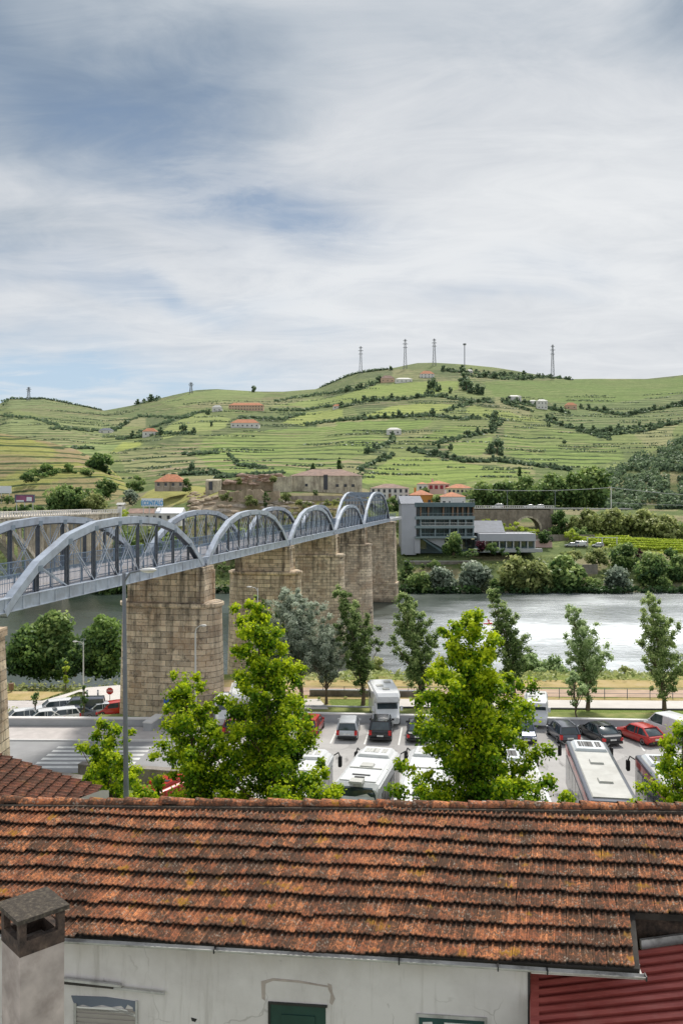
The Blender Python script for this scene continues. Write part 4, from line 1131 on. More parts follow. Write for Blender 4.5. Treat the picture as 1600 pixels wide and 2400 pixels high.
# ------------------------------------------------------------------ modern building
def modern():
    Y = 278.0; s = Y / F
    X = lambda px: (px - CX) * s
    Z = lambda py: CZ - (py - HY) * s
    t = thing('modern_building', 'modern grey concrete and glass building of four storeys on the far riverbank', 'building', (X(1020), Y, Z(1295)))
    mb = MB(); mb.box(X(940), X(974), Y - 1, Y + 12, Z(1300), Z(1181)); mk('concrete_tower', mb, 'modern_panel', t, True)
    mb = MB(); mb.box(X(970), X(983), Y - 1.6, Y + 2, Z(1296), Z(1257)); mk('entrance_block', mb, 'modern_panel', t, True)
    mb = MB(); mb.add([(X(938), Y - 1.3, Z(1180.5)), (X(992), Y - 1.3, Z(1180.5)), (X(992), Y + 12, Z(1162)), (X(938), Y + 12, Z(1162)), (X(938), Y + 12, Z(1182)), (X(992), Y + 12, Z(1182))], [(0, 1, 2, 3), (0, 3, 4), (1, 5, 2), (2, 5, 4, 3), (0, 4, 5, 1)]); mk('slate_roof', mb, 'slate', t, True)
    mb = MB(); mb.box(X(974), X(1107), Y + 3, Y + 14, Z(1298), Z(1181)); mk('core_wall', mb, 'modern_dark', t, True)
    for i, (a, b, px1) in enumerate(((1178, 1188, 1111), (1210, 1217, 1111), (1232, 1238, 1110), (1257, 1261, 1114))):
        mb = MB(); mb.box(X(971), X(px1), Y - (1.2 if i != 3 else 2.4), Y + 5, Z(b), Z(a)); mk('floor_slab', mb, 'modern_dark' if i == 0 else 'modern_frame', t, True)
    levels = ((1188, 1210), (1217, 1232), (1238, 1257))
    for li, (a, b) in enumerate(levels):
        xs = [985, 1019, 1053, 1072, 1090, 1108] if li else [985, 1003, 1038, 1060, 1071, 1083, 1096, 1108]
        for x0, x1 in zip(xs, xs[1:]):
            m2 = MB(); m2.box(X(x0) + .2, X(x1) - .2, Y + 1.6, Y + 1.7, Z(b), Z(a)); g = mk('window', m2, 'glass_teal', t, True)
            m3 = MB()
            for k in range(1, 3): xx = lerp(X(x0), X(x1), k / 3); m3.box(xx - .05, xx + .05, Y + 1.5, Y + 1.62, Z(b), Z(a))
            mk('mullion', m3, 'modern_frame', g, True)
        for x in xs:
            m2 = MB(); m2.box(X(x) - .22, X(x) + .22, Y - .6, Y + 1.6, Z(b), Z(a)); mk('column', m2, 'modern_frame' if li else 'wood_brown', t, True)
        m2 = MB(); m2.box(X(973), X(984), Y + .5, Y + 3, Z(b), Z(a)); mk('stair_wall', m2, 'modern_dark', t, True)
        m2 = MB(); m2.box(X(974.5), X(981), Y + .4, Y + .52, Z(b - 4), Z(a + 3)); mk('window', m2, 'window_dark', t, True)
        m2 = MB(); m2.box(X(985), X(1108), Y - 1.15, Y - 1.1, Z(b), Z(b) + .12)
        m2.box(X(985), X(1108), Y - 1.15, Y - 1.1, Z(b) + .95, Z(b) + 1.05)
        for k in range(40): x = lerp(X(985), X(1108), k / 39); m2.box(x - .02, x + .03, Y - 1.14, Y - 1.11, Z(b), Z(b) + 1)
        mk('balcony_rail', m2, 'lamp_pale' if li == 1 else 'modern_frame', t, True)
    # ground floor with stair
    for (x0, x1) in ((984, 1000), (1062, 1078), (1080, 1094), (1096, 1108)):
        m2 = MB(); m2.box(X(x0), X(x1), Y + 2.8, Y + 2.95, Z(1288), Z(1266)); mk('window', m2, 'glass_dark', t, True)
    m2 = MB(); m2.box(X(1080), X(1086), Y + 2.6, Y + 2.8, Z(1290), Z(1264)); mk('column', m2, 'lamp_pale', t, True)
    mb = MB(); mb.hexa([(X(986), Y - 2, Z(1262)), (X(992), Y - 2, Z(1262)), (X(1036), Y - 2, Z(1290)), (X(1030), Y - 2, Z(1292))], [(X(986), Y - 1, Z(1262)), (X(992), Y - 1, Z(1262)), (X(1036), Y - 1, Z(1290)), (X(1030), Y - 1, Z(1292))])
    mk('staircase', mb, 'modern_dark', t, True)
    mb = MB(); mb.prism([(X(994), Z(1262)), (X(1040), Z(1262)), (X(1040), Z(1286))], Y - .9, Y - .5, lambda a, b, h: (a, h, b)); mk('stair_screen', mb, 'modern_panel', t, True)
    # roof terrace
    m2 = MB(); m2.box(X(1062), X(1110), Y - 1, Y - .9, Z(1171), Z(1170)); 
    for k in range(14): x = lerp(X(1062), X(1110), k / 13); m2.box(x - .04, x + .04, Y - 1, Y - .93, Z(1178), Z(1170))
    mk('terrace_rail', m2, 'lamp_pale', t, True)
    m2 = MB(); m2.box(X(1063), X(1086), Y + 3, Y + 9, Z(1180.5), Z(1167)); mk('roof_cabin', m2, 'house_white', t, True)
    # annex
    t2 = thing('restaurant_annex', 'long low pale-fronted restaurant with slate roof beside the modern grey building', 'building', (X(1185), Y, Z(1285)))
    mb = MB(); mb.box(X(1120), X(1250), Y - 3, Y + 8, Z(1267), Z(1250)); mk('fascia', mb, 'modern_panel', t2, True)
    mb = MB(); mb.box(X(1112), X(1252), Y - 1, Y + 8, Z(1295), Z(1267)); mk('wall', mb, 'modern_dark', t2, True)
    for k in range(8):
        x0 = lerp(1118, 1250, k / 8); m2 = MB(); m2.box(X(x0 + 1), X(x0 + 14), Y - 1.1, Y - 1.02, Z(1281), Z(1268)); g = mk('window', m2, 'glass_dark', t2, True)
        m3 = MB(); m3.box(X(x0 + 15) - .12, X(x0 + 15) + .12, Y - 2.6, Y - 2.3, Z(1284), Z(1267)); mk('column', m3, 'lamp_pale', t2, True)
    mb = MB(); mb.add([(X(1112), Y + 2, Z(1249)), (X(1186), Y + 2, Z(1249)), (X(1188), Y + 10, Z(1222)), (X(1116), Y + 10, Z(1222)), (X(1116), Y + 10.2, Z(1262)), (X(1188), Y + 10.2, Z(1262))], [(0, 1, 2, 3), (0, 3, 4), (1, 5, 2), (3, 2, 5, 4)]); mk('slate_roof', mb, 'slate', t2, True)
    mb = MB(); mb.box(X(1105), X(1262), Y - 5, Y - 2.9, Z(1292), Z(1284)); mk('terrace', mb, 'concrete', t2, True)
    mb = MB(); mb.bar((X(1180), Y - 2.5, Z(1245)), (X(1250), Y - 2.5, Z(1245)), .1, .1)
    for k in range(8): x = lerp(X(1180), X(1250), k / 7); mb.bar((x, Y - 2.5, Z(1250)), (x, Y - 2.5, Z(1245)), .06, .06)
    mk('roof_rail', mb, 'lamp_pale', t2, True)
    for (a, b, c, d, lb) in ((1232, 1236, 1278, 1262, 'w'),): pass
modern()
low_wall('terrace_wall', 'long reddish stone terrace wall below the modern building garden', P(945, 1310, 268)[:2], P(1115, 1310, 268)[:2], terrain_z(*P(1000, 1310, 268)[:2]) - 2, terrain_z(*P(1000, 1310, 268)[:2]) + 1.0, .6, 'garden_wall_stone', 'concrete_top')
q0 = hit(1360, 1345); low_wall('terrace_wall', 'dark stone garden wall between the riverside bushes', (q0.x - 6, q0.y), (q0.x + 5, q0.y), q0.z - 1, q0.z + 2.6, .6, 'garden_wall_stone', 'garden_wall_stone')
q0 = hit(1300, 1282); low_wall('terrace_wall', 'brown stone wall behind the white cars on the far bank', (q0.x - 9, q0.y + 8), (q0.x + 16, q0.y + 8), q0.z - 1, q0.z + 3.2, .6, 'garden_wall_stone', 'garden_wall_stone')
q0 = hit(1255, 1285); low_wall('garden_wall', 'pale pinkish garden wall at the end of the low restaurant', (q0.x - 5.5, q0.y), (q0.x + 5.5, q0.y), q0.z - .5, q0.z + 2.4, .5, 'house_pink', 'concrete_top')

# ------------------------------------------------------------------ billboards
def lettering(text, size, offset, ext, mat, parent):
    cu = bpy.data.curves.new('lettering', 'FONT'); cu.body = text; cu.align_x = 'CENTER'; cu.align_y = 'CENTER'; cu.size = size; cu.offset = offset; cu.extrude = ext
    tmp = bpy.data.objects.new('tmp', cu); COL.objects.link(tmp)
    dg = bpy.context.evaluated_depsgraph_get(); me = bpy.data.meshes.new_from_object(tmp.evaluated_get(dg)); bpy.data.objects.remove(tmp)
    me.materials.clear(); me.materials.append(MATS[mat])
    o = bpy.data.objects.new('lettering', me); COL.objects.link(o); o.parent = parent; o.rotation_euler = (R(90), 0, 0); return o
def billboard(label, px0, px1, py0, py1, Y, posts, body, text=None, pb=None):
    s = Y / F; x0 = (px0 - CX) * s; x1 = (px1 - CX) * s; z1 = CZ - (py0 - HY) * s; z0 = CZ - (py1 - HY) * s
    t = thing('billboard', label, 'billboard', ((x0 + x1) / 2, Y, z0 - 2))
    mb = MB(); mb.box(x0, x1, Y, Y + .25, z0, z1); mk('board', mb, 'billboard_white' if body != 'magenta_print' else 'slate', t, True)
    if body == 'magenta_print':
        mb = MB(); mb.box(x0 + .5, x1 - .5, Y - .06, Y - .01, z0 + .4, z1 - .3); mk('poster', mb, 'magenta_print', t, True)
        mb = MB(); mb.box(x0 + .6, x0 + 3, Y - .09, Y - .065, z0 + .3, z0 + .8); mb.box(x1 - 2.6, x1 - .9, Y - .09, Y - .065, z0 + .5, z0 + 1.8); mk('poster_print', mb, 'billboard_white', t, True)
    for k in range(posts):
        x = lerp(x0 + .6, x1 - .6, k / max(1, posts - 1)); m2 = MB(); m2.box(x - .12, x + .12, Y + .05, Y + .2, z0 - 3.5, z0); mk('post', m2, 'lamp_pale', t, True)
    if text:
        o = lettering(text, 2.1, .07, .02, 'sky_blue_print', t)
        o.location = ((x0 + x1) / 2 - t.location.x, -.08, z0 + (z1 - z0) * .4 - t.location.z); o.scale = (.62, 1, 1)
billboard('white billboard with bright blue lettering on pale legs, beyond the steel arches', 332, 382, 1168, 1187, 270, 4, 'billboard_white', 'ECONTALO')
billboard('dark magenta billboard in the bushes above the concrete bridge', 35, 82, 1159, 1178, 275, 3, 'magenta_print')
billboard('pale white billboard above the magenta one, at the picture edge', -20, 27, 1139, 1156, 290, 3, 'billboard_white')

# ------------------------------------------------------------------ pylons, masts, cables
def pylon(label, px, pt, pb, kind='lattice'):
    Y = YS - 6; s = Y / F; q = hit(px, pb + 8, 500, 1396); Y = q.y; s = Y / F
    h = CZ - (pt - HY) * s - q.z
    t = thing('electricity_pylon' if kind == 'lattice' else 'radio_mast', label, 'pylon' if kind == 'lattice' else 'mast', q)
    mb = MB(); wb, wt = (2.6, .7) if kind == 'lattice' else (.45, .35)
    th = .42 if kind == 'lattice' else .5
    if kind != 'lattice':
        mb.bar((0, 0, -2), (0, 0, h), 1.2, 1.2); mk('pole', mb, 'pylon_steel', t)
        m2 = MB(); m2.tube([(0, 0, h), (0, 0, h + .3), (0, 0, h + 2.5), (0, 0, h + 3)], [1.2, 2.6, 2.6, .3], 8); mk('antenna_head', m2, 'pylon_steel', t)
        return
    for i, j in ((-1,-1),(1,-1),(1,1),(-1,1)): mb.bar((i*wb, j*wb, -2), (i*wt, j*wt, h), th, th)
    n = 8
    for k in range(n):
        a, b = k / n, (k + 1) / n; wa, wb2 = lerp(wb, wt, a), lerp(wb, wt, b)
        mb.bar((-wa, -wa, a*h), (wb2, -wb2, b*h), .3, .3); mb.bar((wa, -wa, a*h), (-wb2, -wb2, b*h), .3, .3)
        mb.bar((-wb2, -wb2, b*h), (wb2, -wb2, b*h), .3, .3)
    mk('lattice_tower', mb, 'pylon_steel', t)
    for k, (zz, w) in enumerate(((.72, 3.6), (.84, 4.2), (.95, 3.2))):
        m2 = MB(); m2.bar((-w, 0, h*zz), (w, 0, h*zz), .45, .5); m2.bar((-w, 0, h*zz), (0, 0, h*zz + 1.6), .3, .3); m2.bar((w, 0, h*zz), (0, 0, h*zz + 1.6), .3, .3); mk('crossarm', m2, 'pylon_steel', t)
pylon('slim lattice pylon on the ridge shoulder, leftmost of the hilltop pylons', 845, 812, 868)
pylon('tall forked lattice pylon on the ridge, beside the summit slope', 949, 795, 858)
pylon('lattice pylon standing on the very summit of the hill', 1017, 794, 849)
pylon('dark single radio mast with round head on the summit ridge', 1088, 809, 852, 'mast')
pylon('tall lattice pylon standing alone where the ridge dips', 1294, 808, 879)
pylon('thin far lattice pylon on the low saddle above the peach farm', 448, 897, 915)
pylon('faint far lattice pylon on the wooded ridge at the low end of the hills', 68, 908, 932)
def pole(label, px, pt, pb, Y, arm=0, name='utility_pole', r=.16, mat='lamp_pale'):
    q0 = P(px, pb, Y); q1 = P(px, pt, Y)
    t = thing(name, label, 'pole', q0)
    mb = MB(); mb.tube([(0, 0, -1), (0, 0, q1.z - q0.z)], [r, r * .7], 8); mk('shaft', mb, mat, t)
    m2 = MB(); m2.bar((-.9, 0, q1.z - q0.z - .4), (.9, 0, q1.z - q0.z - .4), .12, .12); mk('crossarm', m2, mat, t)
    return q1
pa = pole('pale concrete utility pole above the roadside bushes on the far bank', 1431, 1140, 1205, 318, r=.24)
pb_ = pole('thin grey pole on the viaduct road, nearer the modern building', 1188, 1150, 1192, 322, r=.13, mat='lamp_steel')
pc_ = pole('thin grey pole on the viaduct road, beyond the arch', 1300, 1150, 1192, 322, r=.13, mat='lamp_steel')
def cable(label, a, b, sag, r=.09):
    mb = MB(); pts = []
    for k in range(25): s = k / 24; p = Vector(a).lerp(Vector(b), s); p.z -= sag * 4 * s * (1 - s); pts.append(p)
    mb.tube(pts, r, 4); tag(mk('overhead_cable', mb, 'cable_grey'), label, 'cable')
cable('pale overhead cable crossing in front of the plane trees to the utility pole', P(1085, 1145, 316), pa - Vector((0, 0, .4)), 1.0)
cable('pale overhead cable running from the utility pole past the wooded hill', pa - Vector((0, 0, .4)), P(1850, 1166, 300), 1.2)
cable('faint lower cable running along the far road above the bushes', P(1431, 1178, 318), P(1850, 1184, 300), .6, .06)

# ------------------------------------------------------------------ vehicles (front points to local +Y)
def wheel(parent, x, y, r, w=.22):
    mb = MB(); n = 16
    prof = [(-w/2, r*.62), (-w/2, r*.95), (-w/2+.03, r), (w/2-.03, r), (w/2, r*.95), (w/2, r*.62)]
    rings = [[(x + a, y + math.cos(2*math.pi*k/n)*q, r + math.sin(2*math.pi*k/n)*q) for k in range(n)] for a, q in prof]
    mb.loft(rings); t = mk('wheel', mb, 'rubber', parent, smooth=40)
    s = 1 if x > 0 else -1
    mb = MB(); mb.loft([[(x + s*(w/2+d), y + math.cos(2*math.pi*k/10)*q, r + math.sin(2*math.pi*k/10)*q) for k in range(10)] for d, q in ((-.01, r*.64), (.015, r*.6), (-.02, r*.2))])
    mk('rim', mb, 'rim_metal', t)
def ringx(y, w, zb, zt, c=.1):
    return [(-w+c, y, zb), (-w, y, zb+c*1.4), (-w, y, zt-c*1.2), (-w+c, y, zt), (w-c, y, zt), (w, y, zt-c*1.2), (w, y, zb+c*1.4), (w-c, y, zb)]
KINDS = {
 'hatch': dict(L=4.0, W=1.72, H=1.45, belt=.9, hood=.82, g=(-1.92, -1.55, .35, 1.05)),
 'wagon': dict(L=4.4, W=1.76, H=1.5, belt=.92, hood=.82, g=(-2.12, -1.85, .45, 1.15)),
 'suv':   dict(L=4.6, W=1.88, H=1.7, belt=1.05, hood=.98, g=(-2.2, -1.75, .45, 1.15)),
 'sedan': dict(L=4.6, W=1.8, H=1.43, belt=.9, hood=.82, g=(-1.75, -.95, .35, 1.15)),
 'coupe': dict(L=4.3, W=1.74, H=1.4, belt=.86, hood=.78, g=(-1.95, -1.2, .3, .95)),
 'van':   dict(L=5.0, W=1.92, H=1.95, belt=1.15, hood=1.05, g=(-2.45, -2.3, 1.0, 1.85)),
}
def car(label, x, y, z, rz, kind, paint, group=None, rack=False, name='parked_car', raised=False):
    k = KINDS[kind]; L, W, H, belt, hood = k['L'], k['W']/2, k['H'], k['belt'], k['hood']; r0, r1, f1, f0 = k['g']
    t = thing(name, label, 'van' if kind == 'van' else 'car', (x, y, z), rz, group)
    h = L / 2
    st = [(-h, W*.86, .34, belt-.22, .1), (-h+.06, W*.93, .28, belt-.08, .1), (-h+.25, W*.98, .22, belt, .09), (r0+.1, W, .2, belt+.0, .09), (0, W, .2, belt, .09), (f0-.15, W, .2, belt-.02, .09),
          (f0+.15, W*.985, .22, hood+.03, .12), (h-.35, W*.95, .24, hood-.07, .14), (h-.08, W*.86, .28, hood-.2, .14), (h, W*.76, .34, hood-.32, .1)]
    st.sort(key=lambda q: q[0])
    mb = MB(); mb.loft([ringx(*q) for q in st]); mk('body', mb, paint, t, smooth=38)
    wt = W * (.78 if kind != 'van' else .88)
    def gr(y_, wb, z0, w2, z1): return [(-wb, y_, z0), (-w2, y_, z1-.06), (-w2+.1, y_, z1), (w2-.1, y_, z1), (w2, y_, z1-.06), (wb, y_, z0)]
    zt = H - .05
    A = [gr(r0, W*.9, belt-.04, W*.88, belt+.03), gr(r1, W*.95, belt-.04, wt, zt), gr((r1+f1)/2, W*.96, belt-.04, wt, zt+.03), gr(f1, W*.96, belt-.04, wt, zt), gr(f0, W*.9, belt-.06, W*.86, belt+.0)]
    mb = MB(); mb.loft(A); gl = mk('glazing', mb, 'glass_dark', t, smooth=30)
    mb = MB(); zz = zt + .035
    mb.loft([[(-wt+.02, r1-.06, zt-.05), (-wt+.1, r1-.08, zz-.01), (wt-.1, r1-.08, zz-.01), (wt-.02, r1-.06, zt-.05)], [(-wt-.01, (r1+f1)/2, zt-.02), (-wt+.1, (r1+f1)/2, zz+.03), (wt-.1, (r1+f1)/2, zz+.03), (wt+.01, (r1+f1)/2, zt-.02)], [(-wt+.02, f1+.06, zt-.05), (-wt+.1, f1+.04, zz-.01), (wt-.1, f1+.04, zz-.01), (wt-.02, f1+.06, zt-.05)]])
    mk('roof', mb, paint, t, smooth=50)
    for s in (-1, 1):
        bars = [((s*W*.9, f0-.02, belt-.04), (s*(wt-.01), f1+.02, zt-.02), .07, .07), ((s*W*.92, r0+.02, belt-.02), (s*(wt-.01), r1+.0, zt-.02), .12, .1)]
        bars += [((s*W*.965, yy, belt-.08), (s*(wt+.005), yy, zt+.02), .05, .09) for yy in ((r1+f1)/2 + .05, r1 + .45)]
        for b_ in bars: mb = MB(); mb.bar(*b_); mk('window_pillar', mb, paint, t)
    if kind == 'van':
        mb = MB()
        for s in (-1, 1): mb.hexa([(s*W*.94, r1+.1, belt-.02), (s*(W*.985), r1+.1, belt-.02), (s*(W*.985), f1-.9, belt-.02), (s*W*.94, f1-.9, belt-.02)], [(s*(wt-.04), r1+.1, zt-.02), (s*(wt+.02), r1+.1, zt-.02), (s*(wt+.02), f1-.9, zt-.02), (s*(wt-.04), f1-.9, zt-.02)])
        mk('side_panel', mb, paint, t)
    for s in (-1, 1):
        for yy in (-h*.62, h*.63): wheel(t, s*(W-.11), yy, .31 if kind != 'suv' else .36)
        tall = kind in ('wagon', 'van', 'hatch', 'suv')
        mb = MB(); mb.box(s*W*.84-.13, s*W*.84+.1, -h-.02, -h+.2, belt-.42, belt-(.05 if tall else .18)); mk('tail_light', mb, 'lamp_red', t)
        mb = MB(); mb.box(s*W*.68-.17, s*W*.68+.16, h-.25, h-.015, hood-.36, hood-.2); mk('headlight', mb, 'lamp_clear', t)
        mb = MB(); mb.box(s*(W+.02)-.08, s*(W+.02)+.1, f0-.35, f0-.22, belt-.0, belt+.15); mk('wing_mirror', mb, paint, t, smooth=40)
    mb = MB(); mb.box(-.26, .26, -h-.035, -h+.02, .52, .64); mk('number_plate', mb, 'plate_white', t)
    mb = MB(); mb.box(-.26, .26, h-.02, h+.03, .36, .47); mk('number_plate', mb, 'plate_white', t)
    mb = MB(); mb.box(-W*.9, W*.9, -h-.06, -h+.2, .26, .44); mk('rear_bumper', mb, 'trim_black', t)
    mb = MB(); mb.box(-W*.8, W*.8, h-.3, h+.015, .24, .36); mb.box(-.4, .4, h-.1, h+.01, hood-.42, hood-.28); mk('front_grille', mb, 'trim_black', t)
    if rack:
        mb = MB()
        for s in (-1, 1): mb.bar((s*(wt-.08), r1+.1, zz+.08), (s*(wt-.08), f1-.1, zz+.08), .04, .04)
        mk('roof_rail', mb, 'lamp_steel', t)
    if raised:
        mb = MB(); mb.box(-.7, .6, -1.6, .5, zt+.04, zt+.3); rb = mk('roof_box', mb, paint, t)
        for q in (-.38, .25):
            m2 = MB(); m2.box(q-.2, q+.2, -1.2, -.9, zt+.31, zt+.33); mk('vent', m2, 'trim_black', rb)
    return t
def gcar(label, px, py, rz, kind, paint, dy=0, z=0, **kw):
    """py: the photo row where the tyres nearest the camera meet the ground"""
    q = G(px, py, z); return car(label, q.x, q.y + dy, z, R(rz), kind, paint, **kw)
GP = 'cars parked nose-in along the low grey wall'
gcar('small red hatchback with black rear window between the bright tree and the silver wagon', 728, 1729, -9, 'hatch', 'paint_red', 1.9, group=GP)
gcar('silver estate car with dark rear window beside the dark sport utility car', 817, 1737, -4, 'wagon', 'paint_silver', 2.1, group=GP)
gcar('black sport utility car with silver roof rails in front of the camper van', 896, 1741, -5, 'suv', 'paint_black', 2.2, group=GP, rack=True)
gcar('black saloon half hidden behind the biggest bright tree', 984, 1743, -5, 'sedan', 'paint_black', 2.2, group=GP)
gcar('dark blue-grey estate car facing the camera beside the bright tree', 1238, 1746, 176, 'wagon', 'paint_bluegrey', 2.1, group=GP)
gcar('grey hatchback parked between the estate facing out and the black saloon', 1332, 1748, 4, 'hatch', 'paint_grey', 2.0, group=GP, rack=True)
gcar('black saloon with sloping rear window between the grey hatchback and red coupe', 1422, 1751, 12, 'sedan', 'paint_black', 2.2, group=GP)
gcar('old angular red hatchback parked askew beside the white van', 1518, 1752, 22, 'coupe', 'paint_red', 2.1, group=GP)
gcar('white van at the picture edge, parked askew beyond the red hatchback', 1600, 1748, 22, 'van', 'paint_white', 2.4, group=GP)
gcar('maroon car glimpsed behind the tall bright tree in front of the white camper', 552, 1730, -8, 'hatch', 'paint_maroon', 1.9, group=GP)
gcar('dark car glimpsed through the leaves between the maroon car and red hatchback', 640, 1733, -6, 'sedan', 'paint_grey', 2.0, group=GP)
gcar('blue-grey car behind the bright tree crown beside the dark estate', 1155, 1745, -3, 'hatch', 'paint_grey', 2.0, group=GP)
# lower car park, left of the pier
LG = 'cars parked in the lower car park beside the stone pier'
for (lb, px, py, rz, kd, pt) in (
    ('white car at the very edge of the lower car park beside the abutment', 34, 1700, 118, 'hatch', 'paint_white'),
    ('white saloon with green-tinted windows behind the low wall in the lower car park', 92, 1700, 112, 'sedan', 'paint_white'),
    ('white hatchback with dark windows third along the lower car park row', 136, 1696, 115, 'hatch', 'paint_white'),
    ('grey saloon parked in front of the long dark van', 168, 1692, 117, 'sedan', 'paint_grey'),
    ('silver car showing between the long dark van and the pier', 226, 1682, 118, 'sedan', 'paint_silver'),
    ('bright red hatchback close against the corner of the stone pier', 258, 1679, 117, 'hatch', 'paint_red'),
    ('white car parked behind the row, under the small staked sapling', 118, 1676, 112, 'wagon', 'paint_white'),):
    gcar(lb, px, py, rz, kd, pt, 1.0, z=ZL + .03, group=LG)
gcar('long dark grey van parked side-on in the lower car park', 186, 1681, 101, 'van', 'paint_grey', 1.0, z=ZL + .03)
gcar('red van with raised roof box and two black vents, below the bright trees', 390, 1935, -30, 'van', 'paint_red', 2.6, raised=True, name='red_van')

def motorhome(label, px, py, rz, L=6.4, W=2.2, H=2.95, facing=1, dy=3.2, name='camper_van', luton=True):
    q = G(px, py); t = thing(name, label, 'camper van', (q.x, q.y + dy, 0), R(rz))
    w = W/2; h = L/2
    mb = MB()
    y1 = h - 1.5
    mb.loft([ringx(-h, w*.96, .45, H-.12, .12), ringx(-h+.15, w, .4, H, .12), ringx(y1, w, .4, H, .12)])
    if luton: mb.loft([ringx(y1, w*.98, 1.95, H, .12), ringx(h-.75, w*.95, 2.0, H-.08, .15), ringx(h-.45, w*.85, 2.15, H-.35, .12)])
    mk('living_box', mb, 'paint_white', t, smooth=35)
    mb = MB(); mb.loft([ringx(y1, w*.93, .3, 1.9, .1), ringx(y1+.4, w*.92, .3, 1.85, .12), ringx(h-.55, w*.9, .3, 1.2, .12), ringx(h, w*.82, .35, .9, .1)]); mk('cab', mb, 'paint_white', t, smooth=35)
    mb = MB(); mb.add([(-w*.8, h-.58, 1.22), (w*.8, h-.58, 1.22), (w*.76, y1+.38, 1.9), (-w*.76, y1+.38, 1.9)], [(0, 1, 2, 3)]); mk('windscreen', mb, 'glass_dark', t)
    mb = MB(); mb.box(-w*.55, w*.55, -h-.03, -h+.05, 1.65, 2.15); mk('rear_window', mb, 'glass_dark', t)
    for s in (-1, 1):
        mb = MB(); mb.box(s*w-.02, s*w+.02, -h+.8, -h+2.0, 1.6, 2.1); mk('side_window', mb, 'glass_dark', t)
        for yy in (-h*.5, h*.6): wheel(t, s*(w-.13), yy, .33)
        mb = MB(); mb.box(s*w*.85-.1, s*w*.85+.1, -h-.03, -h+.05, .7, 1.05); mk('tail_light', mb, 'lamp_red', t)
        mb = MB(); mb.box(s*w*.65-.14, s*w*.65+.14, h-.12, h+.02, .62, .8); mk('headlight', mb, 'lamp_clear', t)
        mb = MB(); mb.box(s*(w+.1)-.1, s*(w+.1)+.1, y1+.5, y1+.65, 1.3, 1.7); mk('wing_mirror', mb, 'paint_white', t)
    for (x, y) in ((-.45, -1.6), (.4, -.2), (0, 1.2)):
        mb = MB(); mb.box(x-.3, x+.3, y-.3, y+.3, H-.0, H+.09); mk('roof_hatch', mb, 'roof_grey', t)
    mb = MB(); mb.box(w+.0, w+.14, -h+.5, y1-.3, H-.28, H-.14); mk('awning', mb, 'lamp_pale', t)
    return t
motorhome('white camper van with roof hatches parked nose-out behind the black sport utility car', 905, 1709, 184, 6.2, 2.3, 2.95, dy=3.4)
motorhome('white camper van behind the tall bright tree beside the stone pier', 563, 1712, 184, 6.2, 2.3, 2.95, dy=3.4)
motorhome('white van-based camper facing the camera behind the dark estate car', 1275, 1712, 168, 5.2, 1.9, 2.2, dy=2.9)
motorhome('small white van behind leaves at the foot of the pier', 520, 1712, 185, 4.8, 1.9, 2.1, dy=2.8, luton=False)

